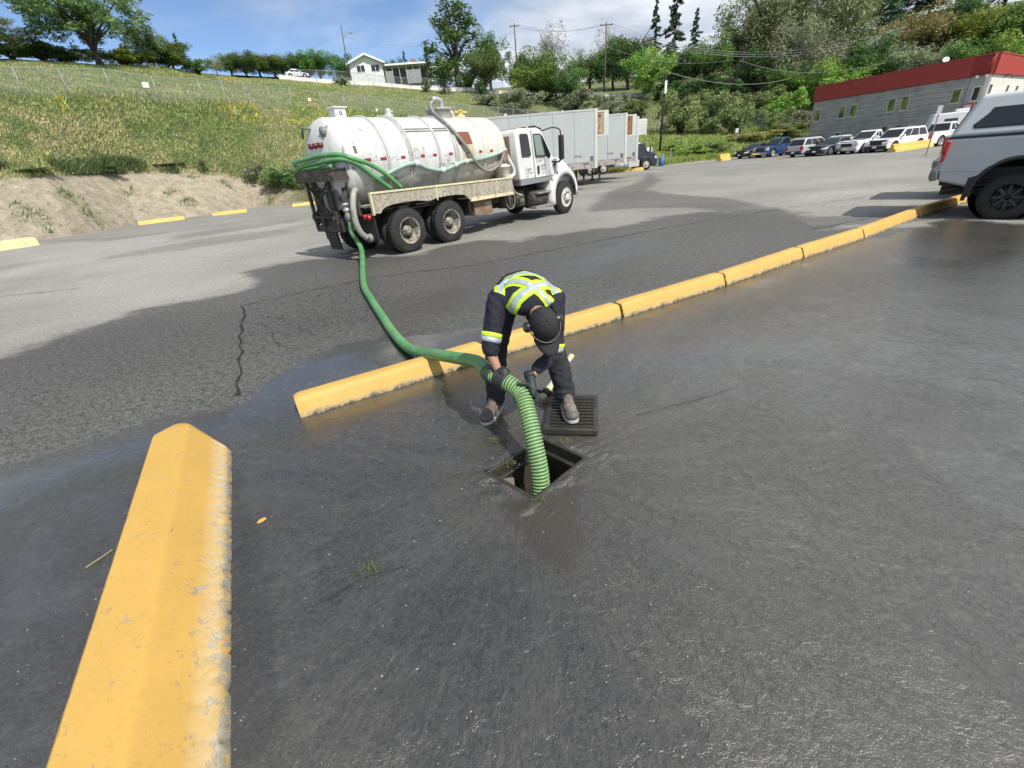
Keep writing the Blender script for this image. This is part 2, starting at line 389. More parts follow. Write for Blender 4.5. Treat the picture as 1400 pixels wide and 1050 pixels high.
def masks(me, x, y):
    D = np.hypot(x, y)
    wet = np.zeros_like(x)
    wetA = region(x, y, [(-260, 560), (0, 492), (60, 470), (130, 445), (200, 425), (262, 410), (330, 396), (352, 384), (334, 372), (380, 362), (470, 352), (560, 350), (650, 328), (700, 330),
        (780, 318), (860, 306), (960, 290), (1060, 284), (1110, 300), (1130, 314), (1260, 312), (1500, 320), (3200, 600), (2600, 1300), (700, 1500), (-1500, 1300)], .11, .55, 1.0, 2, True)
    wet = np.maximum(wet, .5*wetA)
    for i, pl in enumerate([
        [(800, 290), (830, 262), (868, 252), (888, 236), (905, 246), (885, 260), (930, 267), (1000, 271), (1066, 286), (1010, 292), (940, 284), (870, 285)],
        [(120, 356), (200, 340), (300, 322), (400, 312), (398, 318), (300, 334), (190, 350)],
        [(230, 322), (330, 308), (405, 300), (405, 304), (330, 315), (240, 328)],
        [(60, 330), (160, 324), (240, 316), (240, 320), (140, 330)], [(1095, 300), (1190, 292), (1260, 280), (1300, 282), (1260, 300), (1120, 312)]]):
        wet = np.maximum(wet, (.34 if i in (0, 4) else .2)*region(x, y, pl, .07, .7 if i else .2, .9, 11+i, True))
    wetB = region(x, y, [(-300, 760), (0, 640), (120, 610), (235, 570), (330, 548), (390, 510), (470, 470), (600, 455), (720, 440), (840, 400), (980, 375), (1100, 345), (1300, 300), (3000, 420), (2600, 1300), (700, 1500), (-1500, 1300)], .07, .35, 1.3, 3, True)
    wetC = region(x, y, [(520, 440), (640, 425), (800, 380), (950, 330), (880, 325), (700, 370), (560, 400)], .10, .6, 1.2, 8, True)
    wet = np.maximum(wet, .95*wetB); wet = np.maximum(wet, .72*wetC)
    pud = .92*region(x, y, [(300, 575), (352, 530), (410, 500), (480, 484), (520, 500), (590, 520), (500, 560), (400, 600), (330, 612)], .05, .10, 2.2, 21)
    pud = np.maximum(pud, .9*region(x, y, [(470, 488), (540, 464), (600, 455), (665, 446), (690, 452), (680, 480), (600, 512), (540, 500)], .05, .12, 2.0, 22))
    pud = np.maximum(pud, .75*region(x, y, [(-60, 700), (0, 655), (110, 622), (215, 590), (330, 560), (325, 590), (200, 625), (100, 655), (0, 700)], .10, .10, 2.2, 23))
    pud = np.maximum(pud, .7*region(x, y, [(0, 790), (20, 750), (60, 715), (75, 760), (50, 830), (0, 900)], .05, .10, 4, 24))
    pud = np.maximum(pud, .55*region(x, y, [(560, 545), (700, 520), (900, 470), (1100, 420), (1380, 340), (1500, 420), (1400, 520), (1100, 560), (860, 560), (640, 600)], .4, .5, 1.5, 25))
    pud = np.maximum(pud, .5*region(x, y, [(640, 660), (668, 640), (680, 660), (720, 685), (700, 700)], .02, .03, 9, 26))
    pud = np.maximum(pud, .62*wetB*sstep(vnoise(x, y, 1.15, 33, 5)-.02*np.clip(D-2, 0, 3), .045, .10))
    pud = pud*np.clip(1.0+.8*vnoise(x, y, 3.5, 31, 4), 0, 1)
    gator = region(x, y, [(335, 418), (420, 400), (560, 385), (520, 430), (450, 450), (380, 470), (334, 500), (330, 450)], .35, .35, 2, 41)*.8
    mud = region(x, y, [(686, 690), (735, 680), (790, 668), (792, 740), (775, 772), (740, 760), (700, 725)], .04, .09, 6, 51)
    mud = np.maximum(mud, .5*region(x, y, [(410, 575), (560, 535), (700, 500), (860, 445), (1000, 405), (1180, 350), (1190, 356), (1000, 418), (860, 462), (700, 520), (560, 556), (430, 592)], .05, .10, 4, 52))
    mud = np.maximum(mud, .35*region(x, y, [(500, 420), (560, 400), (640, 400), (600, 440), (560, 480)], .3, .3, 2, 53))
    rip = region(x, y, [(-200, 760), (60, 640), (330, 590), (420, 575), (700, 520), (1000, 420), (1400, 350), (2600, 600), (2600, 1300), (700, 1500), (-1500, 1300)], .25, .3, 1.2, 61)
    rip = np.clip(rip*(.55+1.3*vnoise(x, y, .9, 62, 4)), 0.04, 1)*np.clip(wet*1.2, 0, 1)
    # faint shared ripples also in the puddle behind the curb
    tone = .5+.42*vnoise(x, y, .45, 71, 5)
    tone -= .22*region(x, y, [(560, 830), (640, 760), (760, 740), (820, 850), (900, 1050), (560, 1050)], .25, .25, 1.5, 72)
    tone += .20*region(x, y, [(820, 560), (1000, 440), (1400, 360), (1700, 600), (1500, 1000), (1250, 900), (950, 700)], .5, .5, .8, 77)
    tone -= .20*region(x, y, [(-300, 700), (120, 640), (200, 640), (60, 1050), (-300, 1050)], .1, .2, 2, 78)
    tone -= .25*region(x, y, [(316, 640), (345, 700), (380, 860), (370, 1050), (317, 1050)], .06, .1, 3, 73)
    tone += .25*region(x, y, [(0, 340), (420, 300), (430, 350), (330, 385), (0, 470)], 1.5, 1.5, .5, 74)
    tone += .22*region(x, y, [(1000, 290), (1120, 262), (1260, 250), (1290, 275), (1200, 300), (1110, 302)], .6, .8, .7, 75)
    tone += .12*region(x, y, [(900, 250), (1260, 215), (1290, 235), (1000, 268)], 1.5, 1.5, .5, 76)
    for n, a in (('wet', wet), ('puddle', pud), ('gator', gator), ('mud', mud), ('ripple', rip), ('tone', tone)):
        at_ = me.attributes.new(n, 'FLOAT', 'POINT'); at_.data.foreach_set('value', np.clip(a, 0, 1).astype(np.float32))
lot()

# cracks and seams as thin dark grooves
crack_mat = mat('crack_fill', (.018, .018, .017), .8)
def crack(px, w, name='pavement_crack', jit=.03):
    P = [G(*p) for p in px]; pts = []
    for a, b in zip(P, P[1:]):
        n = max(2, int((b-a).length/.12))
        for k in range(n): pts.append(a.lerp(b, k/n))
    pts.append(P[-1]); V = []; F = []
    for i, p in enumerate(pts):
        t = (pts[min(i+1, len(pts)-1)]-pts[max(0, i-1)]).normalized(); nn = Vector((-t.y, t.x, 0))
        o = nn*mnoise.noise(p*3)*jit*2; ww = w*(.35+abs(mnoise.noise(p*7+Vector((5, 0, 0))))*1.6)
        z = gz(p.x, p.y)+.010
        for s in (-1, 1): q = p+o+nn*ww*s*.5; V.append((q.x, q.y, z))
    for i in range(len(pts)-1): F.append((2*i, 2*i+1, 2*i+3, 2*i+2))
    tag(link(name, npmesh(name, V, F), crack_mat), kind='structure')
crack([(333, 418), (331, 440), (329, 465), (327, 492), (329, 540)], .036)
crack([(333, 418), (400, 403), (520, 378), (640, 364), (700, 353), (800, 333), (920, 310), (1060, 287)], .030)
crack([(0, 406), (60, 400), (112, 394)], .03)
crack([(1060, 287), (1120, 278), (1200, 268), (1268, 258)], .03)
crack([(335, 440), (370, 448), (380, 470), (410, 480)], .009); crack([(350, 430), (400, 440), (430, 460)], .008)
crack([(1110, 314), (1200, 296), (1300, 284)], .02)
crack([(440, 825), (500, 790), (560, 775)], .008, jit=.01); crack([(870, 570), (960, 545), (1010, 530)], .006, jit=.01)

# ------------------------------------------------------------------ terrain behind the lot
def line(pts, edge=False):
    out = []
    for p in pts:
        if len(p) == 2: q = G(*p); out.append((math.atan2(q.y, q.x), math.hypot(q.x, q.y), q.z))
        elif edge: out.append(p)
        else: q = at(*p); out.append((math.atan2(q.y, q.x), p[2], q.z))
    out.sort(); return np.array(out)
EDGE = line([(-260, 372), (-120, 350), (0, 336), (100, 322), (190, 306), (290, 293), (350, 283.5)], True)
_e = [list(r) for r in EDGE]
for x, D in ((420, 51), (560, 52), (700, 54), (830, 57), (900, 61), (985, 66), (1060, 74), (1113, 84), (1300, 84), (1500, 84), (1800, 84)):
    q = at(x, 190, D); _e.append([math.atan2(q.y, q.x), D, -.008*(D-14)])
EDGE = np.array(sorted(_e))
def Lz(arr, a): return np.interp(a, arr[:, 0], arr[:, 1]), np.interp(a, arr[:, 0], arr[:, 2])
def banktop():
    out = []
    for px, y, dd in ((-260, 285, 6), (-120, 262, 6), (0, 246, 5), (60, 240, 5), (100, 238, 5), (150, 236, 5), (190, 237, 5), (240, 236, 5), (300, 240, 4.5), (350, 251, 3.5), (420, 259, 2.5), (560, 250, 2), (700, 241, 2), (830, 231, 2), (900, 222, 2), (985, 212, 3)):
        q = at(px, y, 10); a = math.atan2(q.y, q.x); D = Lz(EDGE, a)[0]+dd; q = at(px, y, D); out.append((a, D, q.z))
    for x, D in ((1060, 76), (1113, 86), (1300, 86), (1500, 86), (1800, 86)):
        q = at(x, 190, D); out.append((math.atan2(q.y, q.x), D, .2))
    return np.array(sorted(out))
BANK = banktop()
FENCE = line([(-260, 150, 56), (-100, 140, 57), (0, 130, 57), (70, 139, 58), (124, 128, 60), (184, 134, 61), (239, 142, 62), (287, 140, 64), (332, 142, 66), (372, 146, 68), (411, 147, 70), (560, 158, 77), (667, 166, 84), (800, 172, 94), (890, 179, 100), (1000, 180, 102), (1060, 173, 104), (1100, 168, 104), (1300, 160, 104), (1700, 120, 104)])
RIDGE = line([(-260, 100, 84), (-100, 88, 84), (0, 83, 84), (60, 85, 85), (130, 89, 86), (200, 89, 90), (260, 98, 100), (310, 105, 108), (370, 107, 114), (430, 112, 116), (640, 126, 118), (900, 133, 120), (1000, 135, 120), (1100, 130, 122), (1300, 100, 124), (1700, 40, 124)])
BACK = line([(-260, 96, 140), (0, 84, 140), (130, 90, 140), (260, 100, 150), (370, 107, 160), (505, 112, 160), (640, 122, 165), (800, 112, 175), (900, 100, 180), (1000, 80, 185), (1100, 60, 190), (1300, 20, 195), (1700, -60, 195)])
LINES = [EDGE, BANK, FENCE, RIDGE, BACK]
def terr(a, D):
    """height of the hillside at azimuth a and distance D"""
    a = np.asarray(a, float); D = np.asarray(D, float)
    pr = [Lz(l, a) for l in LINES]; z = np.where(D < pr[0][0], -.008*np.maximum(0, D-14)-.05*(pr[0][0]-D), 0.)
    for k in range(len(pr)-1):
        (d0, z0), (d1, z1) = pr[k], pr[k+1]; t = np.clip((D-d0)/(d1-d0), 0, 1)
        if k == 0: t2 = t**.8
        else: t2 = t
        z = np.where((D >= d0) & (D <= d1), z0+(z1-z0)*t2, z)
    z = np.where(D > pr[-1][0], pr[-1][1]+(D-pr[-1][0])*.05, z)
    x, y = D*np.cos(a), D*np.sin(a); g = np.clip((D-pr[1][0])/6, 0, 1)
    return z+g*.8*vnoise(x, y, .16, 6, 5)
def tz(x, y): return float(terr(np.array([math.atan2(y, x)]), np.array([math.hypot(x, y)]))[0])
def gp(px, D, y=150):
    """terrain point under the photo column px at distance D"""
    for _ in range(6):
        q = at(px, y, D); z = tz(q.x, q.y); _, y = proj((q.x, q.y, z))
    q = at(px, y, D); return Vector((q.x, q.y, tz(q.x, q.y)))
def hillside():
    na = 900; A = np.linspace(rad(12), rad(158), na); rows = []
    pr = [Lz(l, A) for l in LINES]
    seg = [(0, 1, 34), (1, 2, 90), (2, 3, 70), (3, 4, 24)]
    Ds = [pr[0][0]-1.5]; K = [np.zeros(na)]
    for i, j, n in seg:
        for k in range(n): Ds.append(pr[i][0]+(pr[j][0]-pr[i][0])*k/n); K.append(np.full(na, i+k/n))
    Ds.append(pr[4][0]); K.append(np.full(na, 4.)); Ds.append(pr[4][0]+500); K.append(np.full(na, 5.))
    D = np.array(Ds); K = np.array(K); A2 = np.broadcast_to(A, D.shape)
    x = D*np.cos(A2); y = D*np.sin(A2); z = terr(A2, D)
    z = z+np.where((K > .05) & (K < 1.0), .55*vnoise(x, y, .7, 5, 5)*np.sin(np.clip(K, 0, 1)*math.pi), 0)
    V = np.stack([x, y, z], -1).reshape(-1, 3); nr = len(D)
    i, j = np.meshgrid(np.arange(nr-1), np.arange(na-1), indexing='ij'); a = i*na+j
    F = np.stack([a, a+na, a+na+1, a+1], -1).reshape(-1, 4)
    me = npmesh('hillside', V, F)
    az_left = np.array([math.atan2(*(lambda q: (q.y, q.x))(at(p, 240, 40))) for p in (330, 430)])
    dirt = np.where(K < 1, 1, sstep(1.045-K+.10*vnoise(x, y, .5, 9, 5), -.02, .02))
    dirt = dirt*sstep(A2+.12*vnoise(x, y, .4, 12, 3), az_left[1], az_left[0])
    dirt = np.maximum(dirt, .8*sstep(.12-K, -.02, .06))
    at_ = me.attributes.new('dirt', 'FLOAT', 'POINT'); at_.data.foreach_set('value', dirt.ravel().astype(np.float32))
    m, N, L, bs = new_mat('hill_ground'); tc = N.new('ShaderNodeTexCoord').outputs['Object']
    g = mixc(N, L, ramp(N, L, tnoise(N, L, tc, .35, 6, .65), .38, .62), (.17, .22, .07), (.30, .26, .13))
    g = mixc(N, L, ramp(N, L, tnoise(N, L, tc, 5, 5, .7), .3, .7), g, (.10, .14, .04))
    d = mixc(N, L, ramp(N, L, tnoise(N, L, tc, 1.6, 8, .72), .35, .65), (.40, .345, .25), (.64, .56, .43))
    a = N.new('ShaderNodeAttribute'); a.attribute_name = 'dirt'
    L.new(mixc(N, L, a.outputs['Fac'], g, d), bs.inputs['Base Color']); bs.inputs['Roughness'].default_value = .95
    b0 = bump(N, L, bs, tnoise(N, L, tc, 1.4, 8, .75, 1.), 1., .6); bump(N, L, bs, tnoise(N, L, tc, 9, 6, .75), 1., .10, b0)
    tag(link('hillside', me, m, None, True), kind='structure')
    return az_left
AZL = hillside()
far = MB(); far.quad((-900, -60, -1.6), (900, -60, -1.6), (900, 900, -1.6), (-900, 900, -1.6))
tag(far.build('valley_ground', mat('far_soil', (.10, .10, .05), .95)), kind='structure')

# grass as real blades, one mass
def blades(name, n, kmin, kmax, pxr, hmin, hmax, wdt, m, seed, cull=None, per=3, lean=.35):
    r = np.random.default_rng(seed)
    q0, q1 = at(pxr[0], 150, 50), at(pxr[1], 150, 50); a1, a0 = math.atan2(q0.y, q0.x), math.atan2(q1.y, q1.x)
    A = r.uniform(a0, a1, n); K = r.uniform(kmin, kmax, n)**1.0
    ii = np.floor(K).astype(int); f = K-ii
    pr = [Lz(l, A) for l in LINES]; Dl = np.array([p[0] for p in pr])
    D = Dl[ii, np.arange(n)]*(1-f)+Dl[np.minimum(ii+1, 4), np.arange(n)]*f
    x = D*np.cos(A); y = D*np.sin(A)
    if cull is not None:
        k = cull(x, y, A, D, K, r); x, y, A, D = x[k], y[k], A[k], D[k]; n = len(x)
    z = terr(A, D)-.05; Vs = []
    hs = (.45+1.1*np.clip(vnoise(x, y, .35, 81, 4)+.5, 0, 1))
    for _ in range(per):
        ox = x+r.normal(0, .12, n); oy = y+r.normal(0, .12, n); h = r.uniform(hmin, hmax, n)*hs; w = wdt*(.6+r.random(n))
        th = r.uniform(0, math.pi, n); lx = r.normal(.25, lean, n)*h; ly = r.normal(0, lean, n)*h
        b0 = np.stack([ox-w*np.cos(th), oy-w*np.sin(th), z], -1); b1 = np.stack([ox+w*np.cos(th), oy+w*np.sin(th), z], -1)
        t = np.stack([ox+lx, oy+ly, z+h], -1); Vs.append(np.stack([b0, b1, t], 1))
    V = np.concatenate(Vs).reshape(-1, 3); F = np.arange(len(V)).reshape(-1, 3)
    return tag(link(name, npmesh(name, V, F), m), kind='stuff')
def grassmat(name, a, b, c):
    m, N, L, bs = new_mat(name); g = N.new('ShaderNodeNewGeometry'); tc = N.new('ShaderNodeTexCoord').outputs['Object']
    col = mixc(N, L, ramp(N, L, tnoise(N, L, tc, .16, 6, .68), .42, .60), a, b)
    col = mixc(N, L, ramp(N, L, tnoise(N, L, tc, .6, 4, .6), .5, .64), col, c)
    v = mixc(N, L, g.outputs['Random Per Island'], (.6, .6, .6), (1.35, 1.3, 1.2)); L.new(mixc(N, L, 1., col, v, 'MULTIPLY'), bs.inputs['Base Color'])
    bs.inputs['Roughness'].default_value = .75; bs.inputs['Specular IOR Level'].default_value = .2; MATS[name] = m; return m
gm = grassmat('grass_blade', (.27, .36, .125), (.46, .44, .24), (.185, .27, .10))
def notdirt(x, y, A, D, K, r):
    keep = (K > 1.0+.05*vnoise(x, y, .5, 9, 4)) | (A < AZL[1]+.03*r.random(len(x)))
    return keep & (K > .18)
blades('hillside_grass', 135000, 1.0, 3.0, (-60, 1130), .12, .30, .032, gm, 3, notdirt)
blades('verge_grass', 30000, .35, 2.0, (400, 1130), .25, .55, .05, grassmat('verge_blade', (.24, .36, .07), (.36, .42, .12), (.15, .24, .06)), 4, notdirt)
def flowers(x, y, A, D, K, r):
    n = vnoise(x, y, .22, 91, 4); return (n > .14) & (r.random(len(x)) < .22) & (((K > 1.75) & (K < 2.02)) | ((K > 1.02) & (K < 1.3)) | (K > 2.7))
blades('yellow_wildflowers', 40000, 1.0, 3.0, (-20, 480), .30, .38, .045, mat('flower_yellow', (.62, .52, .02), .7), 5, flowers, 2)
def scrub_edge(x, y, A, D, K, r): return (vnoise(x, y, .45, 95, 3) > .0) & (A > AZL[1]-.05)
blades('tall_weeds', 13000, 1.0, 1.14, (-60, 460), .35, .75, .05, grassmat('weed_blade', (.15, .22, .09), (.19, .26, .11), (.22, .27, .15)), 6, scrub_edge, 5, .55)
def bankweeds(x, y, A, D, K, r): return (vnoise(x, y, .5, 97, 4) > .16)
blades('bank_weeds', 3500, .05, .95, (-60, 430), .15, .4, .03, MATS['weed_blade'], 7, bankweeds, 4, .7)
# stones on the bank
def stones(n, name, pxr, k0, k1, s0, s1, m, seed):
    r = random.Random(seed); mb = MB()
    for _ in range(n):
        px = r.uniform(*pxr); q = at(px, 300, 40); a = math.atan2(q.y, q.x); k = r.uniform(k0, k1)
        D = Lz(EDGE, a)[0]*(1-k)+Lz(BANK, a)[0]*k; x, y = D*math.cos(a), D*math.sin(a); z = tz(x, y); s = r.uniform(s0, s1)*(1 if r.random() < .9 else 2)
        V = [(x+s*r.uniform(-1, 1)*c0, y+s*r.uniform(-.8, 1.)*c1, z+s*r.uniform(.3, 1)*c2) for c0, c1, c2 in ((1, .3, .1), (-1, .3, .1), (.2, -1, .1), (.1, .2, 1), (-.3, .9, .3))]
        mb.add(V, [(0, 1, 3), (1, 2, 3), (2, 0, 3), (0, 4, 1), (0, 3, 4), (1, 4, 3)])
    tag(mb.build(name, m), kind='stuff')
stones(420, 'loose_stones', (-40, 430), -.12, .9, .04, .12, mat('stone', (.30, .27, .22), .9), 3)

# ------------------------------------------------------------------ concrete wheel-stop blocks
def yellow_mat(name, base, conc, lo, hi, zlo):
    m, N, L, bs = new_mat(name); tc = N.new('ShaderNodeTexCoord').outputs['Object']
    sp = N.new('ShaderNodeSeparateXYZ'); L.new(tc, sp.inputs[0])
    c = mixc(N, L, ramp(N, L, tnoise(N, L, tc, 2.2, 6, .65), .3, .75), base, tuple(v*.86 for v in base))
    n1 = tnoise(N, L, tc, 13, 9, .75, .4); n2 = tnoise(N, L, tc, 48, 4, .6)
    c = mixc(N, L, math_(N, L, 'MULTIPLY', ramp(N, L, n2, .60, .72), .35), c, (.20, .13, .03))
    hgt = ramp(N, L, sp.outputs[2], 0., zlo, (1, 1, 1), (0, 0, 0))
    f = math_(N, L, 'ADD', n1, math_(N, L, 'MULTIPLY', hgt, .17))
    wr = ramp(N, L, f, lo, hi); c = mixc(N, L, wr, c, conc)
    sc = N.new('ShaderNodeMapping'); sc.inputs['Scale'].default_value = (3, 24, 3); L.new(tc, sc.inputs[0])
    n3 = tnoise(N, L, sc.outputs[0], 2.2, 7, .72)
    c = mixc(N, L, math_(N, L, 'MULTIPLY', ramp(N, L, n3, .66, .70), .75), c, (.10, .08, .045))
    band = math_(N, L, 'MULTIPLY', ramp(N, L, sp.outputs[2], zlo*.55, zlo*.95, (1, 1, 1), (0, 0, 0)), ramp(N, L, n1, .30, .55)); c = mixc(N, L, math_(N, L, 'MULTIPLY', band, .55), c, (.56, .50, .36))
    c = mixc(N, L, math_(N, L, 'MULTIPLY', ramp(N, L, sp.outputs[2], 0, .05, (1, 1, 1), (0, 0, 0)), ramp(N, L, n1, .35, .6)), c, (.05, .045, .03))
    L.new(c, bs.inputs['Base Color']); bs.inputs['Roughness'].default_value = .62; bs.inputs['Specular IOR Level'].default_value = .35
    h = math_(N, L, 'SUBTRACT', math_(N, L, 'MULTIPLY', n2, .35), math_(N, L, 'MULTIPLY', wr, .8)); bump(N, L, bs, h, .55, .006)
    MATS[name] = m; return m
YN = yellow_mat('worn_yellow_paint', (.56, .345, .085), (.34, .335, .30), .615, .645, .12)
YC = yellow_mat('curb_yellow_paint', (.58, .365, .10), (.30, .27, .20), .67, .70, .05)
def block(name, prof, p0, length, ang, label, group, m, step=.03, chip=.012, endcap=.05, seed=0, zb=0., skew=None):
    """prof: list of (across, z) from front base round to back base; runs along local x"""
    n = max(4, int(length/step)); V = []; F = []; P = []
    dense = []
    for (a, b), (c, d) in zip(prof, prof[1:]):
        k = max(1, int(math.hypot(c-a, d-b)/(step*1.2)))
        for i in range(k): dense.append((a+(c-a)*i/k, b+(d-b)*i/k))
    dense.append(prof[-1]); cx = sum(p[0] for p in prof)/len(prof); m_ = len(dense)
    for i in range(n+1):
        t = i/n*length; e = min(t, length-t); s = 1-(max(0, 1-e/endcap)**2)*.10 if endcap else 1
        for a, z in dense:
            q = Vector((t+seed*3.7, a*1.3, z*1.3)); nz_ = mnoise.fractal(q*17, .9, 2.2, 4); nz_ = nz_+.22*max(0, mnoise.noise(q*4.))
            edge = max(0, nz_-.28)*chip*2.2*(1 if z < .1 else .1)
            t_ = t if skew is None else t+skew(a, z)*max(0, 1-t/.6)
            V.append((t_, cx+(a-cx)*s+(edge if a < cx else -edge)+nz_*.0010, z*s-.004))
    for i in range(n):
        for j in range(m_-1): F.append((i*m_+j, i*m_+j+1, (i+1)*m_+j+1, (i+1)*m_+j))
    mb = MB(); mb.add(V, F, True); mb.add([V[i] for i in range(m_)], [list(range(m_))]); mb.add([V[n*m_+i] for i in range(m_)], [list(range(m_-1, -1, -1))])
    o = mb.build(name, m, None, 0, smooth=True); o.location = p0; o.rotation_euler = (0, 0, ang)
    return tag(o, label, 'concrete block', group)
# near block: base right edge runs along dd
dd = Vector((.467, -.884, 0)).normalized(); nn = Vector((dd.y, -dd.x, 0))   # nn points left (away from the drain)
P0 = G(315, 622); t_far = P0.dot(dd); base = G(317, 900); off = base-dd*base.dot(dd)
H_ = .22
prof = [(0, 0), (-.028, .05), (-.088, .092), (-.232, H_-.006), (-.246, H_), (-.46, H_), (-.475, H_-.015), (-.495, .10), (-.50, 0)]
o = block('yellow_concrete_block', prof, off+dd*(t_far-.43), 3.43, math.atan2(dd.y, dd.x)+0, 'large worn yellow concrete block nearest the camera with chipped lower edge', None, YN, .018, .018, .12, 0, 0., lambda a, z: .35*max(0, 1+a/.33)**1.35+.09*max(0, (-.36-a)/.12))
prof2 = [(0, 0), (.012, .05), (.055, .155), (.075, .17), (.185, .17), (.205, .155), (.245, .05), (.255, 0)]
J = [G(408, 573), None, G(853, 434.5), G(994, 390.5), G(1100, 353), G(1183, 326), G(1258, 296.5), None, None]
cdir = (G(1100, 353)-G(408, 573)).normalized()
J[1] = (J[0]+J[2])/2
J[7] = J[6]+cdir*1.95; J[8] = J[7]+cdir*1.95
clabs = ['first yellow curb block of the row, end nearest the big block, under the green hose', 'yellow curb block directly behind the bending worker', 'third yellow curb block, just right of the worker',
 'fourth yellow curb block with a wide gap at its left end', 'fifth yellow curb block halfway to the parked silver pickup', 'sixth yellow curb block leading to the silver pickup', 'seventh yellow curb block, just left of the pickup wheel', 'last yellow curb block, running behind the pickup wheel']
for i in range(8):
    a, b = J[i], J[i+1]; d = (b-a); ln = d.length-.045
    block('yellow_curb_block', prof2, a+d.normalized()*.02+Vector((0, 0, .004)), ln, math.atan2(d.y, d.x), clabs[i], 'yellow curb blocks in a row across the lot', YC, .03, .010, .06, i+1)
# blocks along the far edges
YF = mat('far_yellow_paint', (.58, .42, .09), .6, wear=(.35, .30, .2), wear_scale=4, wear_lo=.60, wear_hi=.66, bscale=20)
YP = mat('pale_faded_block', (.62, .52, .27), .7, wear=(.45, .40, .28), wear_scale=3, bscale=20)
pf = [(0, 0), (.03, .12), (.08, .24), (.24, .24), (.29, .12), (.32, 0)]
def fblock(a, b, lab, m=YF, s=1., prof=pf, grp='yellow wheel stops along the far lot edge'):
    A_, B_ = G(*a), G(*b); d = B_-A_
    return block('wheel_stop', [(u*s, v*s) for u, v in prof], A_, d.length, math.atan2(d.y, d.x), lab, grp, m, .25, .0, .2)
fblock((-60, 352), (55, 335), 'pale faded concrete block cut off by the left edge, at the foot of the bank', YP, 2.0)
fblock((190, 308), (253, 300), 'yellow wheel stop below the dirt bank, nearest of the two left of the truck', s=1.15)
fblock((291, 295.5), (338, 290), 'short yellow wheel stop below the dirt bank, between two others', s=1.1)
fblock((400, 283), (432, 279), 'yellow wheel stop partly hidden behind the tail of the vacuum truck')
fblock((812, 238), (858, 235), 'yellow wheel stop in shade under the parked trailers', s=1.3)
fblock((862, 234.5), (880, 233), 'yellow wheel stop beneath the fuel tank of the dark tractor', s=1.3)
fblock((897, 227), (913, 225.5), 'yellow wheel stop just in front of the dark tractor bumper', s=1.3)
jp = [(0, 0), (.05, .2), (.2, .3), (.25, .58), (.45, .58), (.5, .3), (.65, .2), (.7, 0)]
fblock((987, 220), (1000, 218.5), 'tall yellow concrete barrier end beside the dark hatchback', s=1.2, prof=jp)
fblock((1225, 208), (1277, 201), 'tall yellow concrete barrier behind the rear of the white pickup', s=1.0, prof=jp)

# ------------------------------------------------------------------ catch basin and its grate
iron = mat('cast_iron', (.045, .042, .036), .5, .35, wear=(.085, .070, .045), wear_scale=9, wear_lo=.5, wear_hi=.7, bscale=60, bstr=.4, bdist=.003)
wetconc = mat('slimy_concrete', (.055, .050, .038), .35, wear=(.03, .03, .02), wear_scale=5, wear_lo=.45, wear_hi=.6, bscale=14, bstr=.5, bdist=.01)
def basin():
    t = thing('catch_basin', 'open square storm drain with iron frame and dark water in the wet asphalt', 'drain', HC)
    Q = [h-HC for h in HOLE]; lab = []
    def ring(name, s0, s1, z0, z1, m, w=0):
        for i in range(4):
            a, b = Q[i], Q[(i+1) % 4]; mb = MB()
            V = [a*s0, b*s0, b*s1, a*s1]; V = [Vector((v.x, v.y, 0)) for v in V]
            mb.add([v+Vector((0, 0, z0)) for v in V]+[v+Vector((0, 0, z1)) for v in V], [(0, 1, 2, 3), (4, 5, 6, 7), (0, 1, 5, 4), (1, 2, 6, 5), (2, 3, 7, 6), (3, 0, 4, 7)])
            mb.build(name, m, t, .003)
    ring('frame_side', .985, 1.085, -.09, .009, iron)
    ring('ledge', .86, .985, -.095, -.075, iron)
    ring('basin_wall', .98, 1.12, -1.1, -.09, wetconc)
    mb = MB(); mb.box(-.6, .6, -.6, .6, -1.12, -1.1); mb.build('basin_floor', wetconc, t)
    m, N, L, bs = new_mat('sump_water'); bs.inputs['Base Color'].default_value = (.02, .018, .012, 1); bs.inputs['Roughness'].default_value = .06
    bump(N, L, bs, tnoise(N, L, N.new('ShaderNodeTexCoord').outputs['Object'], 14, 3), .3, .01)
    mb = MB(); mb.add([(q.x*.97, q.y*.97, -.62) for q in Q], [(0, 1, 2, 3)]); mb.build('water', m, t)
    mb = MB(); mb.box(-.28, -.17, -.10, .04, -.62, -.10); mb.build('concrete_pier', mat('pale_wet_concrete', (.16, .15, .13), .4, bscale=20), t, .01)
    mb = MB(); mb.box(-.14, -.10, -.2, .2, -.3, -.26); mb.build('pipe_bar', iron, t, .005)
basin()
GR = [G(753.6, 540, .05), G(819, 541, .05), G(815, 590, .05), G(741, 587, .05)]
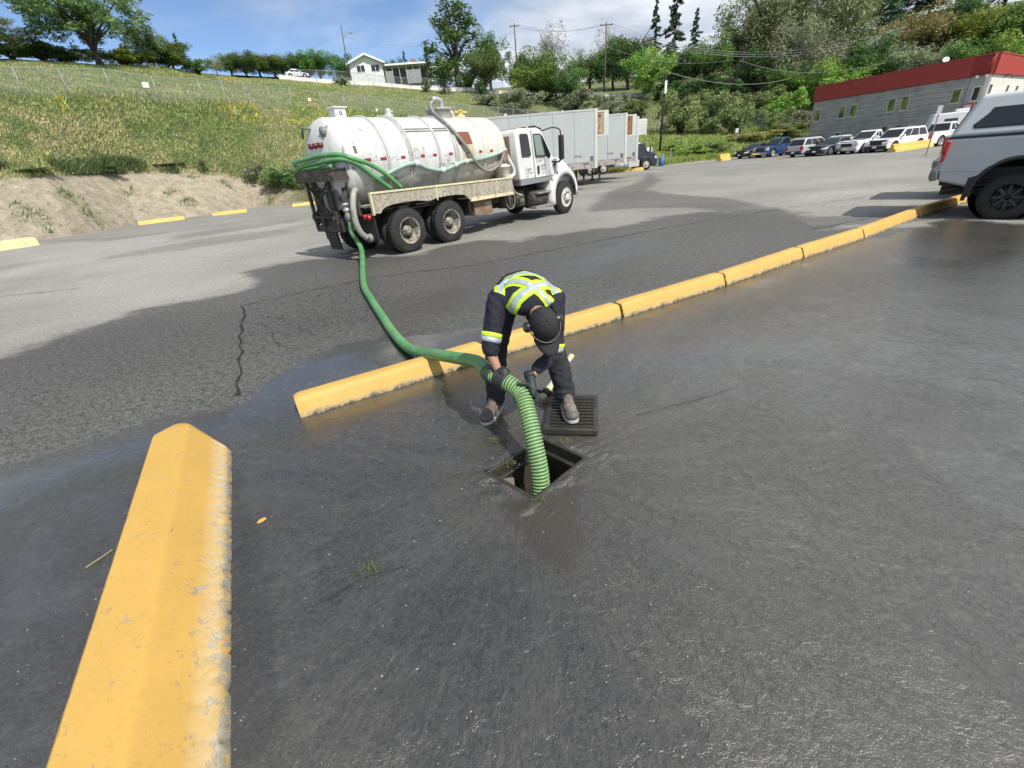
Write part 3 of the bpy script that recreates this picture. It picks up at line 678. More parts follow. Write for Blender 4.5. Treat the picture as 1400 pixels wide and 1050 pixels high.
def grate():
    c = sum(GR, Vector())/4; c.z = .012
    ax = ((GR[1]-GR[0])+(GR[2]-GR[3])).normalized(); ay = Vector((-ax.y, ax.x, 0))
    w = ((GR[1]-GR[0]).length+(GR[2]-GR[3]).length)/4; hgt = ((GR[0]-GR[3]).length+(GR[1]-GR[2]).length)/4
    t = thing('drain_grate', 'square cast iron drain grate lying loose on the wet asphalt under the boot', 'grate', c, math.atan2(ax.y, ax.x)+rad(1.5))
    f = .035
    for nm, b in (('frame_bar', (-w, w, -hgt, -hgt+f)), ('frame_bar', (-w, w, hgt-f, hgt)), ('frame_bar', (-w, -w+f, -hgt+f, hgt-f)), ('frame_bar', (w-f, w, -hgt+f, hgt-f))):
        mb = MB(); mb.box(b[0], b[1], b[2], b[3], 0, .045); mb.build(nm, iron, t, .004)
    n = 10; me = None
    for i in range(n):
        y = -hgt+f+(2*hgt-2*f)*(i+.5)/n
        if me is None:
            mb = MB(); mb.box(-w+f*.9, w-f*.9, -.0105, .0105, .004, .042); me = mb.mesh('grate_bar'); me.materials.append(iron)
        o = bpy.data.objects.new('bar', me); COL.objects.link(o); o.parent = t; o.location = (0, y, 0)
    return t
grate()

# ------------------------------------------------------------------ building with red parapet
def onplane(px, py, A, B):
    d = (B-A).xy.normalized(); n = Vector((-d.y, d.x)); r = ray(px, py)
    t = (A.xy.dot(n))/(r.xy.dot(n)); P = Vector((r.x*t, r.y*t, CAMH+r.z*t)); return (P.xy-A.xy).dot(d), P.z
ZT = at(1113.4, 139.5, 76).z
BP = [G(1113.4, 139.5, ZT), G(1328, 105.3, ZT), G(1356, 101, ZT), G(1400, 104.5, ZT)]
def building():
    ang0 = 0; o = BP[0].copy(); o.z = 0
    t = thing('commercial_building', 'long two storey grey block building with red metal parapet behind the parked cars', 'building', (o.x, o.y, -.6))
    P = [Vector((p.x-o.x, p.y-o.y, 0)) for p in BP]
    dE = (P[3]-P[2]).normalized(); P[3] = P[2]+dE*16
    d0 = (P[1]-P[0]).normalized(); n0 = Vector((-d0.y, d0.x, 0))
    if n0.dot(Vector((o.x, o.y, 0))) < 0: n0 = -n0
    back = [P[3]+n0*14, P[0]+n0*18]
    m, N, L, bs = new_mat('block_wall'); tc = N.new('ShaderNodeTexCoord').outputs['Object']
    sp = N.new('ShaderNodeMapping'); sp.inputs['Scale'].default_value = (.5, .5, 5); L.new(tc, sp.inputs[0])
    c = mixc(N, L, ramp(N, L, tnoise(N, L, sp.outputs[0], 1.2, 6, .7), .35, .65), (.30, .295, .27), (.42, .41, .38))
    c = mixc(N, L, ramp(N, L, tnoise(N, L, tc, .8, 6, .7), .5, .7), c, (.24, .235, .22)); L.new(c, bs.inputs['Base Color']); bs.inputs['Roughness'].default_value = .9
    white = mat('pale_stucco', (.62, .61, .56), .85, streak=(.42, .41, .37)); grey = m
    red = mat('red_parapet', (.33, .035, .030), .5, vary=.08); redr = mat('red_ribbed_metal', (.30, .035, .028), .45)
    H = ZT+.6; PT = 1.55
    def wall(a, b, z0, z1, mt, name, thick=.3, nrm=None, par=t, off=0.):
        d = (b-a).normalized(); n = nrm or Vector((d.y, -d.x, 0)); mb = MB(); a = a+n*off; b = b+n*off
        V = [a, b, b-n*thick, a-n*thick]; mb.add([v+Vector((0, 0, z0)) for v in V]+[v+Vector((0, 0, z1)) for v in V], [(0, 1, 2, 3), (4, 5, 6, 7), (0, 1, 5, 4), (1, 2, 6, 5), (2, 3, 7, 6), (3, 0, 4, 7)])
        return mb.build(name, mt, par)
    def outn(a, b):
        d = (b-a).normalized(); n = Vector((d.y, -d.x, 0)); c = (a+b)/2+Vector((o.x, o.y, 0)); return n if n.dot(c) < 0 else -n
    n01 = outn(P[0], P[1])
    # long wall as courses of block: pieces joined in rows are separate parts
    rows = 12
    for k in range(rows):
        z0, z1 = H*k/rows, H*(k+1)/rows
        wall(P[0], P[1]-d0*.05, z0+.012, z1-.012, grey, 'block_course', .3, n01, t, .0 if k % 2 else .006)
    wall(P[0], P[1]-d0*.05, 0, H-.01, mat('mortar', (.16, .158, .15), .95), 'mortar_backing', .25, n01, t, -.03)
    wall(P[1], P[2], 0, H, mat('pale_grey_wall', (.36, .355, .33), .85), 'corner_wall', .3, outn(P[1], P[2]))
    wall(P[2], P[3], 0, H, white, 'end_wall', .3, outn(P[2], P[3]))
    wall(back[1], back[0], 0, H, white, 'rear_wall', .3, n0); wall(back[1], P[0]+n0*.32, 0, H, grey, 'side_wall', .3, -d0)
    mb = MB(); Q = P+back; mb.add([v+Vector((0, 0, H+.1)) for v in Q], [tuple(range(len(Q)))]); mb.build('roof', mat('roof_gravel', (.25, .24, .22), .9), t)
    for a, b, mt in ((P[0], P[1], red), (P[1], P[2], redr), (P[2], P[3], red), (back[1], P[0], red), (back[0], back[1], red)):
        n = outn(a, b); wall(a, b, H+.02, H+PT, mt, 'parapet', .3, n, t, .22)
        wall(a, b, H+PT, H+PT+.08, mat('parapet_cap', (.40, .05, .04), .5), 'parapet_cap', .4, n, t, .27)
    ribs = MB(); d = (P[2]-P[1]).normalized(); n = outn(P[1], P[2])
    for k in range(12):
        p = P[1]+d*((P[2]-P[1]).length*(k+.5)/12)+n*.23; ribs.tube([p+Vector((0, 0, H+.05)), p+Vector((0, 0, H+PT))], .05, 4)
    ribs.build('parapet_ribs', redr, t)
    gm_, N, L, bs = new_mat('tinted_window'); bs.inputs['Base Color'].default_value = (.03, .045, .02, 1); bs.inputs['Roughness'].default_value = .05; bs.inputs['Specular IOR Level'].default_value = .9
    bs.inputs['Metallic'].default_value = .0; gm2 = mat('tree_reflection_pane', (.20, .235, .07), .15, coat=1, wear=(.03, .045, .025), wear_scale=.9, wear_lo=.48, wear_hi=.58)  # reflected trees painted into the window panes as olive and dark mottling
    fr = mat('window_frame_cream', (.60, .58, .48), .6); dk = mat('door_dark', (.03, .04, .04), .15)
    def win(px0, py0, px1, py1, A, B, gm__=gm2, name='window', sill=True, ff=.06):
        s0, z0 = onplane(px0, py0, A, B); s1, z1 = onplane(px1, py1, A, B); z0 += .6; z1 += .6
        d = (B-A).normalized(); d.z = 0; d.normalize(); n = outn(A-Vector((o.x, o.y, A.z)), B-Vector((o.x, o.y, B.z)))
        a = Vector((A.x-o.x, A.y-o.y, 0)); sx0, sx1 = min(s0, s1), max(s0, s1); fo = []
        f = wall(a+d*sx0, a+d*sx1, z0, z1, fr, name, .06, n, t, .05)
        wall(a+d*(sx0+ff), a+d*(sx1-ff), z0+ff, z1-ff, gm__, 'pane', .03, n, f, .06)
        if sill: wall(a+d*(sx0-.05), a+d*(sx1+.05), z0-.07, z0, fr, 'sill', .14, n, f, .10)
    Z4 = lambda x, y: (1080+x/3.889, 50+y/3.889)
    for x0, y0, x1, y1 in ((125, 455, 170, 385), (255, 437, 302, 366), (313, 430, 365, 357), (512, 403, 572, 324), (582, 395, 645, 312), (848, 358, 922, 272)):
        a = Z4(x0, y0); b = Z4(x1, y1); win(*a, *b, BP[0], BP[1])
    for x0, y0, x1, y1 in ((235, 533, 272, 506), (622, 505, 672, 466), (395, 520, 430, 490), (485, 505, 520, 478), (555, 500, 600, 470)):
        a = Z4(x0, y0); b = Z4(x1, y1); win(*a, *b, BP[0], BP[1], dk if x0 in (235, 622) else mat('dark_panel', (.07, .075, .07), .5), 'lower_window', False, .12 if x0 in (235, 622) else .01)
    Z9 = lambda x, y: (1290+x/12.727, 70+y/12.727)
    win(*Z9(440, 885), *Z9(690, 590), BP[1], BP[2], dk, 'tall_window', True, .12)
    for x0, y0, x1, y1 in ((755, 735, 850, 575), (1070, 700, 1140, 590), (1240, 680, 1300, 600)):
        a = Z9(x0, y0); b = Z9(x1, y1); win(*a, *b, BP[2], BP[3], dk, 'slot_window', False, .02)
    # small fittings: gooseneck lamps, spot heads, red sign
    for x, y in ((600, 450), (770, 430)):
        s, z = onplane(*Z9(x, y), BP[1], BP[2]); d = (P[2]-P[1]).normalized(); p = P[1]+d*s+outn(P[1], P[2])*.15+Vector((0, 0, z+.6)); mb = MB(); mb.lathe([(-.14, .02), (-.05, .13), (.12, .16), (.13, .0)], 10, 'z', cx=p.x, cy=p.y, cz=p.z); mb.build('spot_lamp', mat('lamp_white', (.8, .8, .78), .4), t)
    s, z = onplane(*Z9(1060, 440), BP[2], BP[3]); d = (P[3]-P[2]).normalized(); n = outn(P[2], P[3]); p = P[2]+d*s+Vector((0, 0, z+.6)); mb = MB()
    mb.tube(catmull([p, p+n*.25+Vector((0, 0, .12)), p+n*.5, p+n*.55-Vector((0, 0, .2))]), .05, 6); mb.build('gooseneck_lamp', mat('black_metal', (.02, .02, .02), .5), t)
    s0, z0 = onplane(*Z9(370, 1010), BP[1], BP[2]); s1, z1 = onplane(*Z9(480, 905), BP[1], BP[2]); d = (P[2]-P[1]).normalized(); n = outn(P[1], P[2])
    q = P[1]+d*(s0+.0); sg = tag(wall(q, q+d*max(.7, s1-s0), z0+.6-.1, z1+.6, mat('sign_red', (.5, .03, .04), .5), 'building_sign', .05, n, None, .5), 'small red and white sign on the corner of the grey building above the camper', 'sign'); sg.location = t.location
    f = wall(q+d*.08, q+d*(max(.7, s1-s0)-.08), z0+.55, z1+.5, mat('sign_pale', (.75, .6, .6), .5), 'sign_face', .02, n, sg, .52)
    for k, D_ in ((1283, 80), ):
        p = P[0]+d0*((P[1]-P[0]).length*.62)+n0*3+Vector((0, 0, H+PT)); pass
    dsh = thing('satellite_dish', 'small white satellite dish standing on the red parapet roof', 'dish', BP[0]*0+Vector((o.x, o.y, 0))+P[0]+d0*((P[1]-P[0]).length*.74)+n0*2.5+Vector((0, 0, H+.1-.6)))
    mb = MB(); mb.tube([(0, 0, 0), (0, 0, 1.9)], .05, 6); mb.build('mast', mat('galvanised', (.28, .29, .28), .6, .2), dsh)
    mb = MB(); M = Matrix.Translation((0, 0, 1.95)) @ Matrix.Rotation(rad(60), 4, Vector((1, -.6, 0)).normalized()); mb.lathe([(-.08, .01), (-.06, .14), (0, .28), (.02, .27), (-.05, .13)], 14, 'z', M=M); mb.build('reflector', MATS['lamp_white'], dsh)
building()

# ------------------------------------------------------------------ fences
galv = mat('galvanised', (.28, .29, .28), .6, .2)
def netmat(name, f, col=(.22, .23, .22)):
    m, N, L, bs = new_mat(name); tc = N.new('ShaderNodeTexCoord').outputs['UV']
    sp = N.new('ShaderNodeSeparateXYZ'); L.new(tc, sp.inputs[0])
    tr = N.new('ShaderNodeBsdfTransparent'); ms = N.new('ShaderNodeMixShader')
    def w(op):
        a = math_(N, L, op, sp.outputs[0], sp.outputs[1]); a = math_(N, L, 'FRACT', math_(N, L, 'MULTIPLY', a, 12.)); a = math_(N, L, 'ABSOLUTE', math_(N, L, 'SUBTRACT', a, .5))
        return math_(N, L, 'LESS_THAN', a, f*.5)
    L.new(math_(N, L, 'MAXIMUM', w('ADD'), w('SUBTRACT')), ms.inputs[0]); bs.inputs['Base Color'].default_value = c4(col); bs.inputs['Roughness'].default_value = .6
    L.new(tr.outputs[0], ms.inputs[1]); L.new(bs.outputs[0], ms.inputs[2]); L.new(ms.outputs[0], N['Material Output'].inputs[0]); return m
net = netmat('chain_link', .11); net2 = netmat('chain_link_far', .10, (.18, .19, .18))
def fence(pts, label, h=2.0, sp=3., nm=net, r=.045, sink=.3):
    """pts: ground points; posts every sp metres as parts, rail and mesh between"""
    t = thing('chain_link_fence', label, 'fence', pts[0]); O = pts[0]; P = []
    for a, b in zip(pts, pts[1:]):
        n = max(1, round((b-a).xy.length/sp))
        for k in range(n):
            q = a.lerp(b, k/n); P.append(Vector((q.x, q.y, tz(q.x, q.y)))-O)
    q = pts[-1]; P.append(Vector((q.x, q.y, tz(q.x, q.y)))-O)
    for k in range(len(P)):   # smooth the top a little
        pass
    mb = MB(); mb.tube([(0, 0, -sink), (0, 0, h+.05)], r, 6); pm = mb.mesh('fence_post'); pm.materials.append(galv)
    for p in P: o = bpy.data.objects.new('post', pm); COL.objects.link(o); o.parent = t; o.location = p
    mb = MB(); mb.tube([p+Vector((0, 0, h)) for p in P], r*.8, 5); mb.build('top_rail', galv, t)
    V = []; F = []; UV = []; s = 0
    for i, p in enumerate(P):
        if i: s += (p-P[i-1]).length
        V += [p+Vector((0, 0, .0)), p+Vector((0, 0, h))]; UV += [(s, 0), (s, h)]
    for i in range(len(P)-1): F.append((2*i, 2*i+2, 2*i+3, 2*i+1))
    me = npmesh('wire_mesh', [tuple(v) for v in V], F); uv = me.uv_layers.new(name='UVMap')
    for l in me.loops: uv.data[l.index].uv = UV[l.vertex_index]
    link('wire_mesh', me, nm, t); return t
def lpts(arr, pxs, dk=0):
    out = []
    for px in pxs:
        q = at(px, 140, 60); a = math.atan2(q.y, q.x); D = float(np.interp(a, arr[:, 0], arr[:, 1]))+dk; out.append(Vector((D*math.cos(a), D*math.sin(a), tz(D*math.cos(a), D*math.sin(a)))))
    return out
fence(lpts(FENCE, range(-200, 421, 60)), 'long chain link fence across the grassy slope left of the vacuum truck')
fence(lpts(FENCE, range(440, 821, 60)), 'chain link fence on the slope behind the vacuum truck and the trailers')
fence(lpts(FENCE, range(880, 1101, 40)), 'chain link fence on the slope behind the utility pole and the dark hatchback', 2.3)
fence(lpts(RIDGE, range(420, 700, 45), 4), 'chain link fence along the hilltop road, in front of the white house', 2.2, 4, net2)
# small white notices on the fences
wp = mat('notice_white', (.8, .8, .78), .6)
def notice(px, D, y, lab, w=.32, h=.32):
    q = at(px, y, D-.12); mb = MB(); mb.box(-w/2, w/2, -.006, .006, -h/2, h/2)
    mb.tube([(0, .02, -h), (0, .02, h*.6)], .012, 4)
    o = mb.build('notice_plate', wp); o.location = q; o.rotation_euler = (0, 0, math.atan2(q.y, q.x)-math.pi/2); tag(o, lab, 'notice', 'white notices wired to the chain link fences')
notice(199, 61, 116, 'white notice on the fence, leftmost, on the open slope', .5, .42); notice(423, 70, 136, 'white notice on the fence directly above the rear of the vacuum tank')
notice(515, 74, 150, 'small white notice on the fence above the middle of the vacuum tank', .25); notice(691, 85, 157, 'white notice on the fence above the nearest trailer roof', .4)
notice(769, 90, 152, 'small white notice on the fence above the front of the trailer roof', .3); notice(966, 100, 171, 'white notice on the right-hand fence left of centre', .45); notice(986, 100, 170, 'white notice on the right-hand fence, middle one of three', .4); notice(1071, 103, 159, 'white notice on the right-hand fence at its far end by the trees', .45)

# concrete road barrier along the ridge: segments as parts
def barrier(pxs, label):
    P = lpts(RIDGE, pxs, 0); t = thing('road_barrier', label, 'barrier', P[0]); mb = MB()
    m = mat('barrier_concrete', (.60, .58, .52), .85, streak=(.42, .40, .34))
    for a, b in zip(P, P[1:]):
        n = max(1, round((b-a).length/5))
        for k in range(n):
            p, q = a.lerp(b, (k+.01)/n), a.lerp(b, (k+.985)/n); d = (q-p).xy.normalized(); nv = Vector((-d.y, d.x, 0)); V = []
            for e in (p, q):
                zz = tz(e.x, e.y)-P[0].z
                for u, v in ((-.3, -.4), (-.3, .15), (-.12, .35), (-.08, .75), (.08, .75), (.12, .35), (.3, .15), (.3, -.4)): V.append((e.x-P[0].x+nv.x*u, e.y-P[0].y+nv.y*u, zz+v))
            F = [tuple(range(8)), tuple(range(15, 7, -1))]+[(i, (i+1) % 8, (i+1) % 8+8, i+8) for i in range(8)]
            s = MB(); s.add(V, F); s.build('segment', m, t)
barrier(range(390, 1101, 50), 'long pale concrete barrier along the road at the top of the slope')
# road behind it
def ribbon(name, arr, k0, k1, pxs, m, dz):
    A = lpts(arr, pxs, k0); B = lpts(arr, pxs, k1); V = []; F = []
    for a, b in zip(A, B): V += [(a.x, a.y, a.z+dz), (b.x, b.y, a.z+dz)]
    for i in range(len(A)-1): F.append((2*i, 2*i+1, 2*i+3, 2*i+2))
    tag(link(name, npmesh(name, V, F), m), kind='structure')
ribbon('hill_road', RIDGE, 2, 11, range(330, 1121, 20), mat('road_grey', (.14, .14, .135), .9), .35)

# ------------------------------------------------------------------ house, shed
def house():
    a = at(482, 111, 158); b = at(527, 113, 158); c = (a+b)/2; c.z = tz(c.x, c.y)-.3
    d = (b-a); w = d.xy.length; ang = math.atan2(d.y, d.x)
    t = thing('white_house', 'small white gabled house with two windows beyond the road barrier', 'house', c, ang)
    wm = mat('white_siding', (.66, .69, .68), .7); h = 5.2; pk = 1.7
    mb = MB(); mb.prism([(-w/2, 0), (w/2, 0), (w/2, h), (0, h+pk), (-w/2, h)], 0, 11); mb.build('wall', wm, t)
    for s in (-1, 1):
        mb = MB(); mb.prism([(0, h+pk+.02), (s*(w/2+.8), h-.42), (s*(w/2+.8), h-.22), (0, h+pk+.3)], -1, 12); mb.build('roof', mat('house_roof', (.55, .55, .53), .8), t)
        mb = MB(); mb.prism([(0, h+pk-.15), (s*(w/2+.8), h-.65), (s*(w/2+.8), h-.2), (0, h+pk+.32)], -1.15, -1.0); mb.build('bargeboard', mat('white_trim', (.8, .8, .78), .6), t)
    for x0, x1 in ((-w*.30, -w*.05), (w*.14, w*.40)):
        mb = MB(); mb.box(x0-.12, x1+.12, -.09, 0.02, 2.9, 4.6); f = mb.build('window', MATS['white_trim'], t)
        for k in (0, 1):
            u0 = x0+(x1-x0)*k/2+.06; mb = MB(); mb.box(u0, u0+(x1-x0)/2-.12, -.12, -.09, 3.0, 4.5); mb.build('pane', mat('glass_dark', (.03, .04, .05), .08), f)
    a = at(530, 113, 160); b = at(612, 114, 160); c = a.copy(); c.z = tz(c.x, c.y)-.3; d = b-a; w = d.xy.length
    t = thing('long_carport', 'low flat roofed grey carport right of the white house', 'shed', c, math.atan2(d.y, d.x))
    mb = MB(); mb.box(-.5, w*.70, -1, 7, 4.6, 5.0); mb.build('roof', MATS['white_trim'], t)
    mb = MB(); mb.box(0, w*.68, 5, 5.2, 0, 4.6); mb.build('rear_wall', mat('shade_grey', (.22, .23, .24), .8), t)
    for k in range(7):
        mb = MB(); mb.box(w*.68*k/6-.09, w*.68*k/6+.09, -.3, -.12, 0, 4.6); mb.build('post', mat('post_grey', (.45, .45, .45), .7), t)
    for k in range(6):
        if k in (0, 3, 4): mb = MB(); mb.box(w*.68*k/6+.1, w*.68*(k+1)/6-.1, -.2, -.1, 0, 3.4); mb.build('panel', mat('panel_grey', (.27, .28, .29), .7), t)
    mb = MB(); mb.box(w*.70, w*1.0, -.5, 6, 0, 3.3); mb.build('lean_to_wall', wm, t)
    mb = MB(); mb.box(w*.69, w*1.03, -.9, 6.4, 3.3, 3.65); mb.build('lean_to_roof', MATS['white_trim'], t)
    mb = MB(); mb.box(w*.78, w*.9, -.58, -.5, 1.6, 2.7); mb.build('window', MATS['glass_dark'], t)
    mb = MB(); mb.box(w*.45, w*.50, 2, 2.8, 5, 6.4); mb.build('chimney', mat('brick_red', (.33, .12, .07), .85), t)
house()
def bighouse(px, y0, y1, D, wpx, lab):
    a = at(px, y1, D); w = (at(px+wpx, y1, D)-a).length; h = at(px, y0, D).z-a.z
    t = thing('hill_house', lab, 'house', (a.x, a.y, a.z), math.atan2(a.y, a.x)-math.pi/2); mb = MB(); mb.box(0, w, 0, 6, -6, h*.8); mb.build('wall', mat('white_siding2', (.62, .62, .58), .8), t)
    mb = MB(); mb.prism([(-.4, h*.8), (w+.4, h*.8), (w*.5, h*1.25)], -.4, 6.4); mb.build('roof', mat('grey_roof', (.4, .4, .4), .8), t)
    mb = MB(); mb.box(w*.25, w*.7, -.04, 0, h*.1, h*.6); mb.build('window', MATS['glass_dark'], t)
bighouse(1007, 82, 95, 132, 13, 'pale house wall showing through the trees above the right-hand fence')

# ------------------------------------------------------------------ trees and shrubs
def quads_from(P, sz, r, stretch=1.6, up=None):
    n = len(P); a = r.normal(size=(n, 3)); 
    if up is not None: a = a*(1-up)+np.array([0, 0, -1.])*up*1.5
    a /= np.linalg.norm(a, axis=1)[:, None]; b = r.normal(size=(n, 3)); b = np.cross(a, b); b /= np.linalg.norm(b, axis=1)[:, None]
    s = (sz*(.6+.8*r.random(n)))[:, None]; a = a*s*stretch; b = b*s*.62
    V = np.stack([P-a, P+b*.9, P+a, P-b*.9], 1).reshape(-1, 3); return V, np.arange(4*n).reshape(-1, 4)
def crown_mesh(kind, seed, n):
    """unit-height tree crown; x,y within +-.5"""
    r = np.random.default_rng(seed)
    if kind == 'conifer':
        Ps = []; m = 60
        for k in range(m):
            z = .10+.88*(k/m)**.9; R = .24*(1-z)**.8*(.55+.6*r.random())+.012
            th = r.uniform(0, 6.28); q = int(n/m*(.4+1.2*(1-z))); t = r.random(q)**.7
            Ps.append(np.stack([np.cos(th+r.normal(0, .16, q))*R*t, np.sin(th+r.normal(0, .16, q))*R*t, z-.06*t*(1-z)+r.normal(0, .005, q)], -1))
        P = np.concatenate(Ps); return quads_from(P, np.full(len(P), .011), r, 1.6, .3)
    if kind == 'pine':
        Ps = []; m = 46
        for k in range(m):
            z = .25+.73*r.random()**.8; R = (.30*(1-(z-.25)*.9))*(.4+.7*r.random()); th = r.uniform(0, 6.28); q = n//m
            c = np.array([math.cos(th)*R, math.sin(th)*R, z+.03*R]); Ps.append(c+r.normal(size=(q, 3))*np.array([.045, .045, .018]))
            Ps.append(np.array([0, 0, z])+(c-np.array([0, 0, z]))*r.random((q//5, 1))+r.normal(size=(q//5, 3))*.008)
        P = np.concatenate(Ps); return quads_from(P, np.full(len(P), .011), r, 1.9)
    C = []
    def env(d, z): return 0
    ncl = {'broad': 75, 'willow': 95, 'round': 70, 'shrub': 34, 'bare': 40, 'wind': 120, 'poplar': 75}[kind]
    k = 0
    while len(C) < ncl:
        u = r.normal(size=3); u /= np.linalg.norm(u); rr = r.random()**.45
        if kind == 'shrub':
            c = np.array([u[0]*.46*rr, u[1]*.46*rr, .42+u[2]*.42*rr]); s = r.uniform(.07, .15)
        elif kind == 'poplar':
            z = r.uniform(.08, .97); w = .22*math.sin(math.pi*(.12+.85*z))**.7; c = np.array([u[0]*w, u[1]*w, z]); s = r.uniform(.04, .08)
        elif kind == 'wind':
            c = np.array([u[0]*.62*rr-.05, u[1]*.5*rr, .60+u[2]*.36*rr]); s = r.uniform(.045, .10)
            if c[2] < .34 and abs(c[0]) < .22: continue
        elif kind == 'willow':
            c = np.array([u[0]*.36*rr, u[1]*.36*rr, .56+u[2]*.42*rr]); s = r.uniform(.05, .10)
        else:
            c = np.array([u[0]*.40*rr, u[1]*.40*rr, .58+u[2]*.40*rr]); s = r.uniform(.06, .12)
        bumpy = mnoise.noise(Vector(c*4.2)+Vector((seed, 0, 0)))
        if rr > .55 and bumpy < -.18: continue
        C.append((c, s))
    Ps = []
    for c, s in C:
        q = int(n/ncl*(s/.085)**1.6)+6; g = r.normal(size=(q, 3)); g /= np.linalg.norm(g, axis=1)[:, None]; g *= (r.random((q, 1))**.45)*s*1.15
        if kind == 'willow': g[:, 2] = g[:, 2]*1.9-.02; 
        if kind == 'wind': g[:, 0] *= 1.5; g[:, 2] = g[:, 2]*.7-g[:, 0]*.15
        if kind == 'bare': g *= 1.2
        Ps.append(c+g)
    P = np.concatenate(Ps); P[:, 2] = np.clip(P[:, 2], .01, 1.04)
    sz = {'shrub': .020, 'willow': .0085, 'bare': .008, 'wind': .0105}.get(kind, .0125)
    return quads_from(P, np.full(len(P), sz), r, 2.4 if kind in ('willow', 'bare', 'wind') else 1.3, .35 if kind == 'willow' else None)
def trunk_mesh(kind, seed):
    r = random.Random(seed); mb = MB()
    if kind in ('conifer', 'pine'):
        mb.tube([(0, 0, -.04), (.004, 0, .4), (0, .004, .75), (0, 0, .98)], [.017, .013, .007, .002], 7)
        for k in range(16):
            z = r.uniform(.15, .9); th = r.uniform(0, 6.28); R = .16*(1-z)+.03; mb.tube([(0, 0, z), (math.cos(th)*R, math.sin(th)*R, z-.02)], [.004, .001], 4)
    elif kind == 'shrub':
        for k in range(9):
            th = r.uniform(0, 6.28); R = r.uniform(.1, .4); mb.tube(catmull([(0, 0, -.05), (math.cos(th)*R*.4, math.sin(th)*R*.4, .3), (math.cos(th)*R, math.sin(th)*R, .7)], 3), [.018*(1-i/8) for i in range(7)], 5)
    else:
        fork = .17 if kind == 'wind' else .28
        mb.tube([(0, 0, -.05), (.004, 0, .06), (-.006, .006, .14), (0, 0, fork)], [.036, .028, .024, .022], 9)
        for k in range(13):
            th = k*2.4+r.uniform(-.3, .3); R = r.uniform(.18, .42)*({'poplar': .4, 'bare': .8}.get(kind, 1.)); zt = r.uniform(.45, .92); rr = .015*(1 if k < 6 else .6)
            p1 = (math.cos(th)*R*.3, math.sin(th)*R*.3, fork+(zt-fork)*.42); p2 = (math.cos(th)*R, math.sin(th)*R, zt)
            pts = catmull([(0, 0, fork*r.uniform(.8, 1.)), p1, p2], 4); mb.tube(pts, [rr*(1-i/len(pts)*.85) for i in range(len(pts))], 6)
            for q in range(3):
                a = pts[len(pts)//2+q]; mb.tube([a, a+Vector((r.uniform(-.12, .12), r.uniform(-.12, .12), r.uniform(.03, .15)))], [rr*.4, .001], 4)
    return mb.mesh('trunk_'+kind)
bark = mat('bark', (.055, .045, .035), .95, bscale=20, bstr=.5, bdist=.03); barkg = mat('bark_grey', (.13, .12, .105), .95)
LM = {'broad': leafmat('leaf_broad', (0.083, 0.178, 0.034), (0.286, 0.454, 0.083)), 'round': leafmat('leaf_dark', (0.053, 0.125, 0.034), (0.168, 0.298, 0.066)), 'willow': leafmat('leaf_willow', (0.203, 0.311, 0.120), (0.454, 0.500, 0.263)),
      'shrub': leafmat('leaf_shrub', (0.178, 0.274, 0.083), (0.454, 0.500, 0.203)), 'conifer': leafmat('leaf_conifer', (0.038, 0.091, 0.043), (0.108, 0.191, 0.083), .1), 'pine': leafmat('leaf_pine', (0.053, 0.108, 0.048), (0.168, 0.238, 0.108), .1),
      'bare': leafmat('leaf_twig', (0.286, 0.263, 0.178), (0.476, 0.428, 0.286), .1), 'wind': leafmat('leaf_wind', (0.108, 0.203, 0.053), (0.406, 0.500, 0.238)), 'poplar': leafmat('leaf_poplar', (0.095, 0.168, 0.048), (0.263, 0.356, 0.108)),
      'bright': leafmat('leaf_bright', (0.214, 0.406, 0.048), (0.500, 0.500, 0.120)), 'brown': leafmat('leaf_brown', (0.286, 0.251, 0.083), (0.500, 0.500, 0.191)), 'grey': leafmat('leaf_greygreen', (0.238, 0.298, 0.168), (0.476, 0.500, 0.311))}
PROTO = {}
NLEAF = {'broad': 9000, 'round': 9000, 'willow': 16000, 'shrub': 3800, 'conifer': 5200, 'pine': 7000, 'bare': 2600, 'wind': 15000, 'poplar': 8000}
def proto(kind, v):
    if (kind, v) not in PROTO:
        V, F = crown_mesh(kind, 11*v+len(kind), NLEAF[kind]); cm = npmesh('crown_'+kind, V, F); tm = trunk_mesh(kind, v+3); tm.materials.append(barkg if kind in ('bare',) else bark)
        PROTO[(kind, v)] = (cm, tm)
    return PROTO[(kind, v)]
CM = {}
